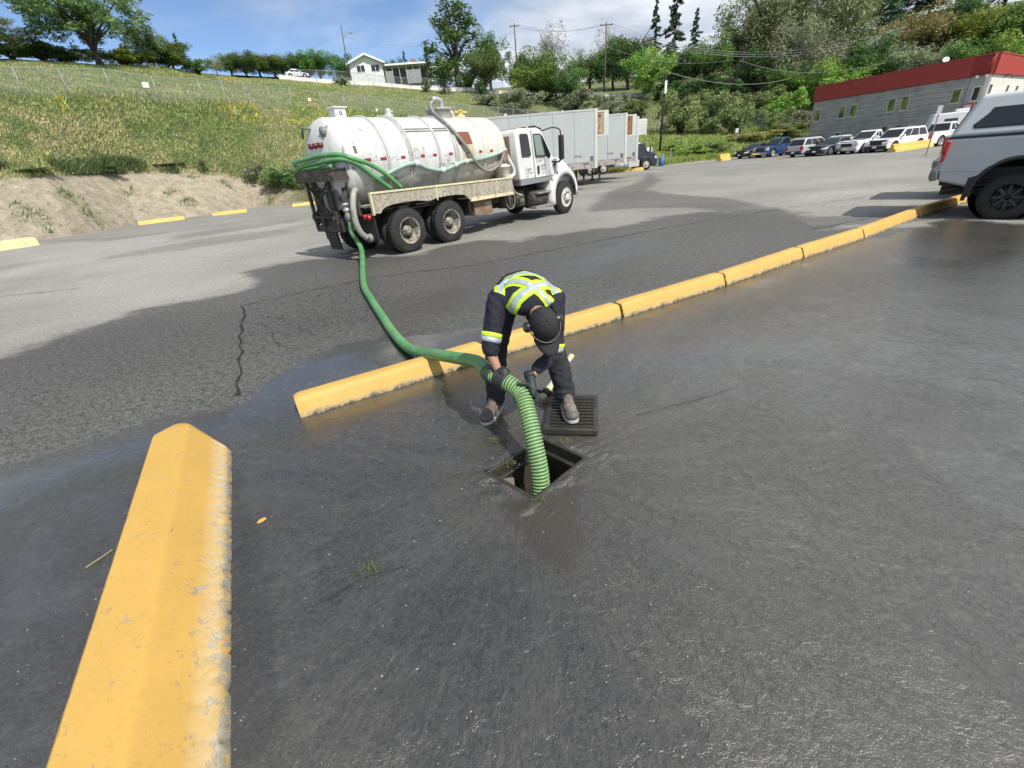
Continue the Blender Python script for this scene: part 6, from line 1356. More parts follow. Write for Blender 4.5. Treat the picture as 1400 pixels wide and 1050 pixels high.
# ------------------------------------------------------------------ cars
def car(kind, px, py, ang, color, label, L_=4.7, W_=1.84, H=1.5, group='vehicles parked in a row before the building', rimm=None, rim_style='alloy', D=None, canopy=False, R=None, origin=None, mname=None, xref=None):
    """origin: ground point under the near front (or given) wheel contact; heading ang; x forward, origin mid-length"""
    c = Vector(origin) if origin is not None else (G(px, py) if D is None else at(px, py, D)); c.z = gz(c.x, c.y)
    bm_ = mat('paint_'+(mname or '%02d%02d%02d' % tuple(int(v*99) for v in color)), color, .28, .25 if sum(color) < 1.8 else .0, vary=.02, coat=.7)
    nm = {'pickup': 'pickup_truck', 'suv': 'parked_suv', 'sedan': 'parked_car'}[kind]
    t = local_thing(nm, label, {'pickup': 'pickup truck', 'suv': 'car', 'sedan': 'car'}[kind], (c.x, c.y, c.z), ang, group)
    R = R or {'pickup': .40, 'suv': .36, 'sedan': .33}[kind]; a = R*1.22; xf = L_*.5-.92; xr = -L_*.5+(1.32 if kind == 'pickup' else .95); g = R*.72; w = W_/2
    if kind == 'pickup': zb, zh = 1.18*H/1.85, 1.14*H/1.85
    elif kind == 'suv': zb, zh = H*.60, H*.60
    else: zb, zh = H*.62, H*.58
    e = L_/2
    low = [(-e+.02, g+.12), (-e, zb*.72), (-e+.04, zb)]
    if kind == 'pickup': low += [(-e+2.0, zb), (-e+4.2, zb*1.0), (e-1.35, zh+.02), (e-.35, zh*.96), (e-.03, zh*.82), (e, g+.2), (e-.08, g)]
    else: low += [(e-1.35, zb), (e-.95, zh*.98), (e-.3, zh*.86), (e-.03, zh*.70), (e, g+.15), (e-.1, g)]
    low += [(xf+math.cos(u)*a, R+math.sin(u)*a) for u in np.linspace(-.25, math.pi+.25, 11)]
    low += [(xr+math.cos(u)*a, R+math.sin(u)*a) for u in np.linspace(-.25, math.pi+.25, 11)]
    low += [(-e+.1, g)]
    mb = MB(); mb.prism(low, -w, w, lambda z: 1-.05*max(0, (z-zb*.75))/.4-.05*max(0, .5-z)); body = mb.build('body', bm_, t, .045, 3)
    mb = MB(); mb.box(-e+.15, e-.15, -w+.24, w-.24, g*.8, zb*.9); mb.build('underbody', blackp, t)
    # greenhouse
    if kind == 'pickup': x0, x1, x2, x3 = -e+2.05, -e+2.25, e-2.45, e-1.55
    elif kind == 'suv': x0, x1, x2, x3 = -e+.12, -e+.5, e-2.1, e-1.25
    else: x0, x1, x2, x3 = -e+.55, -e+1.35, e-2.25, e-1.3
    tp = lambda z: 1-.20*(z-zb)/(H-zb)*.9
    gh = [(x0, zb-.02), (x1, H-.06), (x1+.12, H), (x2-.1, H), (x2, H-.03), (x3, zb-.02)]
    mb = MB(); mb.prism(gh, -w+.05, w-.05, tp); cab = mb.build('cabin', bm_, t, .03, 2)
    def q(x, z): return x, z
    f = lambda x, z, s, off=.004: (x, s*((w-.05)*tp(z)+off), z)
    def interp(z): u = (z-zb)/(H-zb); return x0+(x1-x0)*u, x3+(x2-x3)*u
    zl, zu = zb+.04, H-.13
    for s in (-1, 1):
        aL, bL = interp(zl); aU, bU = interp(zu); npil = 2 if kind == 'pickup' else 3 if kind == 'suv' else 2; ins = .12
        for k in range(npil):
            u0, u1 = k/npil, (k+1)/npil; P = []
            for (A_, B_, z, u) in ((aL, bL, zl, u0), (aL, bL, zl, u1), (aU, bU, zu, u1), (aU, bU, zu, u0)):
                xx = A_+ins+(B_-A_-2*ins)*u; xx += (.03 if u == u0 else -.03); P.append(f(xx, z, s))
            P2 = [(p[0], p[1]-s*.015, p[2]) for p in P]; mb = MB(); mb.add(P+P2, [(0, 1, 2, 3), (7, 6, 5, 4), (0, 1, 5, 4), (1, 2, 6, 5), (2, 3, 7, 6), (3, 0, 4, 7)]); mb.build('side_window', glass, t)
        mb = MB(); xm = x3-.25; mb.box(xm-.08, xm+.1, min(s*(w+.0), s*(w+.2)), max(s*(w), s*(w+.2)), zb+.02, zb+.2); mb.build('mirror', bm_ if sum(color) > .3 else blackp, t, .03)
        for k in range(1 if kind != 'suv' else 2):
            xh = (x1+x2)/2-.35+k*.9; mb = MB(); mb.box(xh, xh+.16, min(s*w*.985, s*(w+.015)), max(s*w*.985, s*(w+.015)), zb-.16, zb-.13); mb.build('door_handle', blackp, t)
        mb = MB(); mb.prism([(e-.42, zh*.66), (e-.55, zh*.86), (e-.1, zh*.80), (e+.008, zh*.64)] if kind != 'pickup' else [(e-.25, zh*.62), (e-.25, zh*.88), (e-.02, zh*.84), (e+.012, zh*.62)], s*(w+.006), s*(w-.34)); mb.build('headlight', clear_l, t, .015)
        mb = MB(); mb.prism([(-e-.008, zb*.62), (-e-.008, zb*.97), (-e+.16, zb*.97), (-e+.1, zb*.62)], s*(w+.006), s*(w-.24 if kind != 'pickup' else w-.17)); mb.build('tail_light', red_l, t, .015)
        for x in (xf, xr): wheel('wheel', R, .24, R*.66, rim_style, rimm or rim_alloy, t, x, s*(w+.0), s)
        
        for xx_ in (xf, xr): mb = MB(); mb.lathe([(0, a*.98), (-.22*s, a*.98)], 20, cx=xx_, cy=s*(w-.03), cz=R, a0=-.2, a1=math.pi+.2); mb.build('wheel_housing', blackp, t)
    (aL, bL), (aU, bU) = interp(zl), interp(zu+.03); tw = lambda z: (w-.05)*tp(z)-.09
    mb = MB(); mb.add([(bL+.006, -tw(zl), zl), (bL+.006, tw(zl), zl), (bU+.008, tw(zu), zu+.03), (bU+.008, -tw(zu), zu+.03)], [(0, 1, 2, 3)]); mb.build('windshield', glass, t)
    mb = MB(); mb.add([(aL-.006, -tw(zl), zl), (aL-.006, tw(zl), zl), (aU-.008, tw(zu), zu+.0), (aU-.008, -tw(zu), zu+.0)], [(0, 1, 2, 3)]); mb.build('rear_window', glass, t)
    mb = MB(); mb.box(e-.02, e+.02, -w*.52, w*.52, zh*.55, zh*.80); mb.build('grille', blackp if kind != 'pickup' else chrome if color[2] > .2 and color[0] < .2 else blackp, t, .01)
    mb = MB(); mb.box(e-.12, e+.05, -w*.96, w*.96, g+.02, g+.26); mb.build('front_bumper', chrome if kind == 'pickup' else blackp, t, .04)
    mb = MB(); mb.box(-e-.06, -e+.12, -w*.96, w*.96, g+.05, g+.28); mb.build('rear_bumper', chrome if kind == 'pickup' else blackp, t, .04)
    for x in (e+.055, -e-.068): mb = MB(); mb.box(x-.004, x+.004, -.16, .16, g+.1, g+.24); mb.build('number_plate', wp, t)
    if kind == 'pickup':
        mb = MB(); mb.box(-e+.12, -e+1.98, -w+.14, w-.14, zb-.05, zb+.012); mb.build('bed_cover', blackp, t)
    if kind == 'suv':
        for s in (-1, 1): mb = MB(); mb.tube([(x1+.2, s*w*.7, H+.03), (x2-.1, s*w*.7, H+.03)], .02, 5); mb.build('roof_rail', blackp, t)
    return t
def parked(kind, px, py, col, label, deg=194, dx=0, L_=4.7, H=1.5, **k):
    """px, py: photo pixel of the ground under the middle of the front end"""
    g = G(px, py); a = rad(deg); o = g-Vector((math.cos(a), math.sin(a), 0))*(L_/2)
    return car(kind, 0, 0, a+k.pop('flip', 0), col, label, L_=L_, H=H, origin=(o.x, o.y, 0), **k)
parked('sedan', 1010, 217.5, (.02, .021, .024), 'black hatchback, leftmost car of the row beside the tall yellow barrier', 196, L_=4.3, H=1.5)
parked('pickup', 1037, 216.0, (.018, .05, .15), 'blue pickup truck with chrome bumper between the black hatchback and silver crossover', 196, L_=5.4, H=1.85, W_=1.98)
parked('suv', 1083, 215.5, (.50, .51, .52), 'silver crossover parked rear end towards the lot, right of the blue pickup', 196, L_=4.5, H=1.62, flip=math.pi)
parked('sedan', 1112, 214.0, (.07, .09, .11), 'dark blue-grey sedan in the middle of the parked row', 197, L_=4.7, H=1.46)
parked('pickup', 1154, 211.2, (.72, .72, .70), 'white crew cab pickup facing the lot, right of the dark sedan', 196, L_=5.1, H=1.75, W_=1.95, R=.37, mname='white_a')
parked('suv', 1194, 209.0, (.74, .74, .73), 'white sport utility car with roof rails, left of the second yellow barrier', 195, L_=4.7, H=1.72, W_=1.9, mname='white_b')
parked('pickup', 1252, 202.5, (.70, .70, .68), 'white pickup showing red tail light behind the second yellow barrier', 195, L_=5.3, H=1.85, W_=1.98, flip=math.pi, mname='white_c')
for px, D, col, lab in ((1098, 70, (.03, .035, .045), 'dark car in the second row, roof showing behind the silver crossover'), (1130, 68, (.025, .028, .03), 'black car in the second row behind the white crew cab pickup'), (1140, 64, (.7, .7, .69), 'white car roof glimpsed behind the dark sedan')):
    q = at(px, 210, D); car('sedan' if px != 1098 else 'suv', 0, 0, rad(194), col, lab, H=1.5 if px != 1098 else 1.65, origin=(q.x, q.y, 0), group='cars in the second parked row')
# camper behind
q = at(1302, 200, 62); t = local_thing('camper_trailer', 'white camper trailer between the white pickup and the silver pickup canopy', 'trailer', (q.x, q.y, gz(q.x, q.y)), rad(-35))
mb = MB(); mb.prism([(-2.2, .5), (-2.35, 1.6), (-2.1, 2.55), (2.0, 2.6), (2.4, 2.0), (2.2, .5)], -1.1, 1.1); mb.build('body', mat('camper_white', (.72, .73, .72), .4), t, .1, 3)
mb = MB(); mb.box(-1.3, -.4, -1.115, -1.1, 1.5, 2.1); mb.build('window', glass, t); mb = MB(); mb.box(-.6, .3, -.3, .3, 2.58, 2.8); mb.build('roof_vent', MATS['camper_white'], t, .05)
for s in (-1, 1): wheel('wheel', .36, .2, .22, 'alloy', rim_alloy, t, .2, s*1.08, s)
car('sedan', 0, 0, rad(-35), (.55, .57, .58), 'pale grey car on the road behind the hilltop barrier', H=1.5, origin=(0, 0, 0), group=None)
_c = [o for o in COL.objects if o.get('label') == 'pale grey car on the road behind the hilltop barrier'][0]; _q = lpts(RIDGE, [415, 430], 4); _c.location = _q[0]+Vector((0, 0, .5)); _c.rotation_euler[2] = math.atan2(_q[1].y-_q[0].y, _q[1].x-_q[0].x)
post_sign(1268, 205, 1283, 145, 40, .22, .42, 'white post sign rising in front of the camper trailer')

# near silver pickup with canopy --------------------------------------------------
def near_pickup(origin, ang, paint, label, canopy=True, rm='spoke', dark=None):
    t = local_thing('pickup_truck', label, 'pickup truck', origin, ang); W_ = 2.0; R = .40; a = .53
    # local: x forward, origin = near rear wheel contact, y from 0 (near side) to W
    g = .66; body = [(-1.42, .74), (-1.50, .96), (-1.49, 1.46), (4.55, 1.46), (4.60, 1.22), (4.62, .7)]
    xr, xf = 0, 3.55
    tpw = lambda z: 1 if z > .95 else 1
    low = [(-1.40, .70), (-1.50, .93), (-1.47, 1.20), (-1.49, 1.47), (1.0, 1.45), (2.6, 1.44), (4.5, 1.22), (4.62, 1.1), (4.64, .62), (4.4, .55)]
    low += [(xf+math.cos(u)*a, .42+math.sin(u)*a) for u in np.linspace(-.1, math.pi+.1, 15)]
    low += [(.56, .50)]+[(xr+math.cos(u)*a*1.02, .50+math.sin(u)*.56) for u in np.linspace(.15, math.pi-.10, 15)]
    mb = MB(); cy = W_/2
    def tape(z): return 1-(.035*max(0, z-1.15)/.3)-(.05*max(0, .95-z)/.3)
    V = [(x, cy-cy*tape(z), z) for x, z in low]; V2 = [(x, cy+cy*tape(z), z) for x, z in low]; n_ = len(low)
    mb.add(V+V2, [tuple(range(n_)), tuple(range(2*n_-1, n_-1, -1))]+[(i, (i+1) % n_, (i+1) % n_+n_, i+n_) for i in range(n_)]); mb.build('body', paint, t, .05, 4)
    # feature crease as a raised line and fender flare
    for s, y0 in ((-1, 0), (1, W_)):
        mb = MB(); mb.prism([(-1.47, .90), (-.52, .865), (-.52, .89), (-1.47, .925)], y0+s*.004, y0-s*.02); mb.build('side_crease', paint, t, .008)
        fl = [(math.cos(u)*(a*1.10), .50+math.sin(u)*.615) for u in np.linspace(-.25, math.pi+.15, 21)]; fi = [(math.cos(u)*(a*.99), .50+math.sin(u)*.55) for u in np.linspace(-.25, math.pi+.15, 21)]
        for x0, m_ in ((0, blackp), (xf, blackp)):
            V = []; F = []; k = len(fl)
            for (p, q) in zip(fl, fi): V += [(x0+p[0], y0+s*.012, p[1]), (x0+q[0], y0+s*.055, q[1]), (x0+q[0], y0-s*.12, q[1])]
            for i in range(k-1): F += [(3*i, 3*i+3, 3*i+4, 3*i+1), (3*i+1, 3*i+4, 3*i+5, 3*i+2)]
            mb = MB(); mb.add(V, F, True); mb.build('fender_flare', m_, t)
            mb = MB(); mb.lathe([(y0-s*.05, .56), (y0-s*.45, .56), (y0-s*.46, 0)], 22, cx=x0, cz=.5); mb.build('wheel_housing', mat('void_black', (.006, .006, .006), .9), t)
        for x0 in (xr, xf): wheel('wheel', R, .27, .235, rm, mat('spoke_dark', (.045, .045, .047), .3, .6) if rm == 'spoke' else rim_alloy, t, x0, y0+s*.03, s)
        mb = MB(); mb.prism([(-1.505, 1.08), (-1.52, 1.40), (-1.46, 1.43), (-1.34, 1.41), (-1.385, 1.28), (-1.40, 1.10), (-1.44, 1.04)], y0+s*.014, y0-s*.15); tl = mb.build('tail_light', red_l, t, .02)
        mb = MB(); mb.box(-1.50, -1.42, min(y0+s*.018, y0-s*.1), max(y0+s*.018, y0-s*.1), 1.19, 1.22); mb.build('lens_divider', mat('lens_dark', (.12, .005, .005), .2), tl)
        mb = MB(); mb.prism([(-1.62, .70), (-1.66, .90), (-1.46, .93), (-1.42, .73)], y0+s*.01, y0-s*.25); mb.build('bumper_end', mat('bumper_grey', (.16, .165, .17), .35, .3), t, .03)
        mb = MB(); mb.prism([(-.70, .34), (-.68, .75), (-.50, .80), (-.52, .62), (-.60, .34)], y0-s*.02, y0-s*.2); mb.build('mud_guard', blackp, t)
    mb = MB(); mb.box(-1.70, -1.50, .2, W_-.2, .72, .92); mb.build('rear_bumper', MATS['bumper_grey'] if canopy else chrome, t, .04)
    mb = MB(); mb.box(-1.525, -1.50, .1, W_-.1, .93, 1.45); tg = mb.build('tailgate', paint, t, .01); mb = MB(); mb.box(-1.54, -1.522, .85, 1.15, 1.28, 1.36); mb.build('handle', blackp, tg)
    mb = MB(); mb.tube(catmull([(-.2, .35, .62), (-.7, .3, .56), (-1.25, .22, .50)], 6), [.045]*12+[.05], 12, caps=True); mb.build('exhaust_pipe', mat('sooty_steel', (.04, .04, .04), .5, .5), t)
    mb = MB(); mb.box(-1.3, 4.3, .35, W_-.35, .42, .9); mb.build('chassis', blackp, t)
    mb = MB(); mb.box(-1.45, -1.25, .85, 1.15, .55, .68); mb.build('tow_hitch', blackp, t, .01)
    # cab
    tp = lambda z: 1-.22*max(0, z-1.45)/.5
    if canopy:
        cp = mat('canopy_white', (.50, .53, .54), .35, vary=.02, coat=.4)
        pr = [(-1.47, 1.475), (-1.05, 2.08), (-.98, 2.13), (-.8, 2.15), (.95, 2.17), (.95, 1.475)]
        V = [(x, cy-(cy-.05)*(1-.16*(z-1.475)/.7), z) for x, z in pr]; V2 = [(x, cy+(cy-.05)*(1-.16*(z-1.475)/.7), z) for x, z in pr]; n_ = len(pr); mb = MB()
        mb.add(V+V2, [tuple(range(n_)), tuple(range(2*n_-1, n_-1, -1))]+[(i, (i+1) % n_, (i+1) % n_+n_, i+n_) for i in range(n_)]); cn = mb.build('canopy', cp, t, .06, 4)
        mb = MB(); mb.box(-1.48, .96, .035, W_-.035, 1.462, 1.482); mb.build('canopy_gasket', blackp, t)
        for s in (-1, 1):
            y = lambda z: cy+s*((cy-.05)*(1-.16*(z-1.475)/.7)+.006)
            def rr(x0, x1, z0, z1, sl, r_=.07, n=4):
                P = []
                for cx_, cz_, a0 in ((x1-r_, z0+r_, -90), (x1-r_, z1-r_, 0), (x0+sl+r_*1.2, z1-r_, 90), (x0+r_*1.3, z0+r_, 180)):
                    for i in range(n+1): an = rad(a0+90*i/n); P.append((cx_+r_*math.cos(an), cz_+r_*math.sin(an)))
                return P
            for (x0, x1, z0, z1, sl, m_, nm, off) in ((-1.01, .78, 1.60, 1.93, .30, blackp, 'window_trim', 0), (-.975, .75, 1.625, 1.905, .28, glass, 'canopy_window', .006)):
                P = rr(x0, x1, z0, z1, sl); V = [(x, y(z)+s*off, z) for x, z in P]; V2 = [(x, y(z)+s*(off-.015), z) for x, z in P]; k = len(P); mb = MB()
                mb.add(V+V2, [tuple(range(k)), tuple(range(2*k-1, k-1, -1))]+[(i, (i+1) % k, (i+1) % k+k, i+k) for i in range(k)]); mb.build(nm, m_, cn)
        mb = MB(); mb.add([(-1.40, .25, 1.55), (-1.40, W_-.25, 1.55), (-1.12, W_-.35, 2.0), (-1.12, .35, 2.0)], [(0, 1, 2, 3)]); o = mb.build('rear_hatch_glass', glass, cn); o.location.x = -.03
    pr = [(1.02, 1.44), (1.05, 1.86), (1.2, 1.94), (2.3, 1.93), (2.5, 1.86), (3.2, 1.42)]; n_ = len(pr)
    V = [(x, cy-(cy-.05)*tp(z), z) for x, z in pr]; V2 = [(x, cy+(cy-.05)*tp(z), z) for x, z in pr]; mb = MB()
    mb.add(V+V2, [tuple(range(n_)), tuple(range(2*n_-1, n_-1, -1))]+[(i, (i+1) % n_, (i+1) % n_+n_, i+n_) for i in range(n_)]); mb.build('cabin', paint, t, .04, 3)
    for s in (-1, 1):
        for x0, x1, u0, u1 in ((1.2, 1.85, 1.24, 1.85), (1.95, 2.95, 1.95, 2.42)):
            V = [(x, cy+s*((cy-.05)*tp(z)+.006), z) for x, z in ((x0, 1.48), (x1, 1.48), (u1, 1.84), (u0, 1.84))]; mb = MB(); mb.add(V, [(0, 1, 2, 3)]); mb.build('side_window', glass, t)
    mb = MB(); mb.add([(3.1, .25, 1.49), (3.1, W_-.25, 1.49), (2.53, W_-.35, 1.86), (2.53, .35, 1.86)], [(0, 1, 2, 3)]); o = mb.build('windshield', glass, t); o.location.x = .012
    for o in [c for c in t.children]+[g for c in t.children for g in c.children]:      # short rear overhang
        if o.type == 'MESH' and not o.data.get('short') and not (o.parent.name.startswith('wheel') and o.parent.type == 'EMPTY'):
            o.data['short'] = 1
            for v in o.data.vertices:
                if v.co.x < -.56: v.co.x = -.56+(v.co.x+.56)*.60
    for s, y0 in ((-1, 0), (1, W_)): mb = MB(); mb.box(4.5, 4.66, min(y0-s*.02, y0-s*.35), max(y0-s*.02, y0-s*.35), .95, 1.18); mb.build('headlight', clear_l, t, .03)
    mb = MB(); mb.box(4.6, 4.78, .05, W_-.05, .55, .8); mb.build('front_bumper', chrome, t, .04); mb = MB(); mb.box(4.6, 4.66, .5, W_-.5, .82, 1.15); mb.build('grille', blackp, t, .02)
    return t
silver = mat('silver_paint', (.44, .455, .48), .32, .55, vary=.02, coat=.6)
PW = G(1367, 300.5); near_pickup((PW.x, PW.y+.03, PW.z), rad(-48), silver, 'silver pickup with pale canopy and black wheels at the right edge of the photo')
_h = rad(-48); _n = Vector((-math.sin(_h), math.cos(_h), 0)); _f = Vector((math.cos(_h), math.sin(_h), 0))
q = G(1367, 300.5)+_n*3.4-_f*.32; near_pickup((q.x, q.y, gz(q.x, q.y)), _h, mat('pale_silver_paint', (.58, .60, .61), .3, .4, coat=.6), 'white pickup with chrome bumper mostly hidden beyond the silver canopy pickup', False, 'alloy')

# ================================================================== worker
def remeshed(name, mb, vox, m, parent, smooth=2, disp=None):
    me = mb.mesh(name); o = bpy.data.objects.new('tmp', me); COL.objects.link(o)
    r = o.modifiers.new('r', 'REMESH'); r.mode = 'VOXEL'; r.voxel_size = vox; r.use_smooth_shade = True
    s = o.modifiers.new('s', 'SMOOTH'); s.iterations = smooth; s.factor = .5
    dg = bpy.context.evaluated_depsgraph_get(); dg.update(); m2 = bpy.data.meshes.new_from_object(o.evaluated_get(dg)); bpy.data.objects.remove(o)
    if disp:
        m2.update(); nr = [v.normal.copy() for v in m2.vertices]
        for v, n in zip(m2.vertices, nr): v.co += n*disp(v.co)
    m2.name = name; m2.polygons.foreach_set('use_smooth', [True]*len(m2.polygons)); return link(name, m2, m, parent)
def ell(mb, c, r, M=None, k=14):
    V = []; F = []; c = Vector(c)
    for i in range(k+1):
        a = math.pi*i/k-math.pi/2
        for j in range(k*2):
            b = math.pi*j/k; p = Vector((r[0]*math.cos(a)*math.cos(b), r[1]*math.cos(a)*math.sin(b), r[2]*math.sin(a)))
            if M is not None: p = M @ p
            V.append(c+p)
    n = k*2
    for i in range(k):
        for j in range(n): F.append((i*n+j, i*n+(j+1) % n, (i+1)*n+(j+1) % n, (i+1)*n+j))
    mb.add(V, F, True)
def cap(mb, pts, rs, k=16, n=5):
    P = catmull(pts, n) if len(pts) > 2 else [Vector(p) for p in pts]
    m_ = len(P); xs = [i*(len(pts)-1)/(m_-1) for i in range(m_)]; R = list(np.interp(xs, range(len(pts)), rs))
    mb.tube(P, R, k); ell(mb, P[0], (R[0],)*3, k=8); ell(mb, P[-1], (R[-1],)*3, k=8)
skin = mat('skin', (.36, .20, .135), .55, vary=.08, bscale=90, bstr=.15, bdist=.002)
navy = mat('navy_cloth', (.009, .010, .020), .85, vary=.25, vscale=9, bscale=70, bstr=.4, bdist=.003)
jean = mat('dark_jeans', (.016, .0175, .023), .85, vary=.35, vscale=7, bscale=60, bstr=.4, bdist=.004)
hiv = mat('hi_vis_yellow', (.52, .80, .03), .6, vary=.06); refl = mat('reflective_silver', (.40, .45, .50), .35, .25, vary=.1, vscale=14)
glove_m = mat('glove_black', (.020, .026, .026), .6, bscale=60, bstr=.3, bdist=.002)
boot_m = mat('boot_brown', (.105, .085, .072), .7, wear=(.22, .19, .17), wear_scale=14, wear_lo=.45, wear_hi=.6, bscale=50); sole_m = mat('sole_pale', (.42, .40, .36), .7); toe_m = mat('toe_grey', (.09, .088, .085), .6)
capm = mat('cap_black', (.016, .016, .018), .8, bscale=120, bstr=.3, bdist=.002)
# joints (metres); viewer's left = his right side
HipR, KneeR, AnkR = (.02, 3.36, .86), (-.10, 3.20, .50), (-.145, 3.14, .12)
HipL, KneeL, AnkL = (.22, 3.36, .86), (.345, 3.09, .52), (.415, 2.98, .17)
ShR, ElR, WrR = (-.040, 2.97, .975), (-.125, 2.84, .705), (-.085, 2.765, .525)
ShL, ElL, WrL = (.345, 2.93, .935), (.315, 2.82, .62), (.13, 2.70, .50)
spine = [(.12, 3.40, .88), (.125, 3.29, .955), (.135, 3.14, 1.005), (.155, 2.99, .99), (.175, 2.90, .965)]
neck = [(.185, 2.90, .96), (.215, 2.82, .92)]; Head = Vector((.245, 2.72, .86))
# head frame: crown direction and face direction
hc = Vector((.12, -.72, .42)).normalized(); hf = Vector((.16, -.30, -.95)); hf = (hf-hc*hf.dot(hc)).normalized(); hs = hf.cross(hc)
HM = Matrix((hs, hf, hc)).transposed()   # columns: side, face, crown
def hd(a, b, c): return Head+HM @ Vector((a, b, c))
def worker():
    t = thing('person', 'worker in navy hi-vis shirt and black cap bending over the drain hose', 'person', (.12, 3.05, 0))
    O = Vector(t.location); sh = lambda p: tuple(Vector(p)-O)
    class P(MB): pass
    # body, one continuous figure
    mb = MB(); cap(mb, [sh(p) for p in spine], [.09, .09, .09, .09, .08])
    cap(mb, [sh(p) for p in neck], [.06, .055])
    for H_2, K, A in ((HipR, KneeR, AnkR), (HipL, KneeL, AnkL)): cap(mb, [sh(H_2), sh(K), sh(A)], [.085, .055, .038])
    for S_, E_, W_ in ((ShR, ElR, WrR), (ShL, ElL, WrL)): cap(mb, [sh(S_), sh(E_), sh(W_)], [.055, .044, .028])
    cap(mb, [sh(ShR), sh(spine[4]), sh(ShL)], [.055, .08, .055])
    ell(mb, Head-O, (.074, .094, .108), HM); ell(mb, hd(0, .045, -.075)-O, (.052, .052, .042), HM)
    ell(mb, hd(0, .103, -.018)-O, (.014, .018, .026), HM, 8); ell(mb, hd(0, .094, -.062)-O, (.026, .012, .010), HM, 8)
    for s in (-1, 1): ell(mb, hd(s*.076, -.008, -.015)-O, (.010, .019, .031), HM, 8)
    remeshed('body', mb, .0085, skin, t, 2)
    for s in (-1, 1): mb = MB(); ell(mb, hd(s*.031, .082, .012)-O, (.012, .012, .010), HM, 6); mb.build('eye', mat('eye_white', (.6, .6, .58), .3), t)
    mb = MB(); ell(mb, hd(0, -.022, -.012)-O, (.080, .084, .085), HM); mb.build('hair', mat('hair_dark', (.03, .02, .015), .8), t)
    # shirt: torso and sleeves
    mb = MB(); T_ = [sh(p) for p in spine]
    for k in range(13):
        u = k/12*(len(T_)-1); i = min(int(u), len(T_)-2); p = Vector(T_[i]).lerp(Vector(T_[i+1]), u-i); w = np.interp(k/12, [0, .3, .6, .85, 1], [.178, .186, .192, .190, .15]); h = np.interp(k/12, [0, .4, .8, 1], [.125, .125, .13, .095])
        ell(mb, p, (w, .105, h))
    cap(mb, [sh(ShR), sh((.17, 2.94, .985)), sh(ShL)], [.075, .095, .075])
    cap(mb, [sh((-.03, 3.0, .975)), sh(ShR), sh(ElR), sh((-.118, 2.822, .67))], [.085, .080, .062, .056]); cap(mb, [sh((.35, 2.96, .94)), sh(ShL), sh(ElL), sh((.185, 2.735, .54))], [.080, .076, .060, .046])
    cap(mb, [sh(neck[0]), sh((.20, 2.86, .945))], [.085, .072])
    def wr(c):
        q = c+O; return .007*mnoise.fractal(q*14, .8, 2.1, 4)+.006*math.sin(q.x*38+q.z*55+8*mnoise.noise(q*6))*max(0, mnoise.noise(q*5)+.35)
    shirt = remeshed('shirt', mb, .009, navy, t, 4, wr)
    # trousers
    mb = MB(); ell(mb, Vector((.12, 3.40, .87))-O, (.185, .135, .125))
    cap(mb, [sh(HipR), sh(KneeR), sh((-.143, 3.140, .115))], [.105, .085, .078]); cap(mb, [sh(HipL), sh(KneeL), sh((.412, 2.985, .17))], [.105, .088, .080])
    def wj(c): q = c+O; return .008*mnoise.fractal(q*13, .8, 2.1, 4)+.006*math.sin(q.z*85+10*mnoise.noise(q*7))*max(0, mnoise.noise(q*4+Vector((3, 1, 0)))+.4)
    remeshed('trousers', mb, .009, jean, t, 3, wj)
    # boots
    for A, toe, zg in ((AnkR, (-.235, 2.955), 0.0), (AnkL, (.432, 2.70), .056)):
        a = Vector((A[0], A[1], 0)); b = Vector((toe[0], toe[1], 0)); d = (b-a).normalized(); sd = Vector((-d.y, d.x, 0)); heel = a-d*.055; b = heel+d*.30
        M = Matrix(((d.x, sd.x, 0, heel.x-O.x), (d.y, sd.y, 0, heel.y-O.y), (0, 0, 1, zg), (0, 0, 0, 1)))
        mb = MB(); ell(mb, M @ Vector((.055, 0, .07)), (.055, .042, .055)); cap(mb, [M @ Vector((.06, 0, .06)), M @ Vector((.15, 0, .058)), M @ Vector((.235, 0, .045))], [.050, .051, .052])
        cap(mb, [M @ Vector((.055, 0, .06)), M @ Vector((.055, 0, .16))], [.046, .052]); cap(mb, [M @ Vector((.08, 0, .13)), M @ Vector((.15, 0, .075))], [.042, .040])
        bt = remeshed('boot', mb, .007, boot_m, t, 3)
        mb = MB(); n = 22; V = []
        for zz in (-.002, .024):
            for i in range(n):
                an = 2*math.pi*i/n; r_ = .053 if math.cos(an) < 0 else .060; V.append(M @ Vector((.148+.155*math.copysign(abs(math.cos(an))**.75, math.cos(an)), r_*math.copysign(abs(math.sin(an))**.7, math.sin(an)), zz)))
        mb.add(V, [tuple(range(n-1, -1, -1)), tuple(range(n, 2*n))]+[(i, (i+1) % n, (i+1) % n+n, i+n) for i in range(n)]); mb.build('sole', sole_m, bt, .004)
        mb = MB(); ell(mb, M @ Vector((.246, 0, .045)), (.060, .055, .044), M.to_3x3()); mb.build('toe_cap', toe_m, bt)
        for k in range(5): mb = MB(); x = .10+k*.022; z = .128-k*.016+.018; mb.tube([M @ Vector((x, -.028, z-.008)), M @ Vector((x+.004, 0, z+.004)), M @ Vector((x, .028, z-.008))], .004, 5); mb.build('lace', mat('lace', (.30, .27, .23), .8), bt)
    # hi-vis tape, laid over the shirt surface
    bv = BVHTree.FromObject(shirt, bpy.context.evaluated_depsgraph_get()); cpos = Vector((0, 0, CAMH))-O
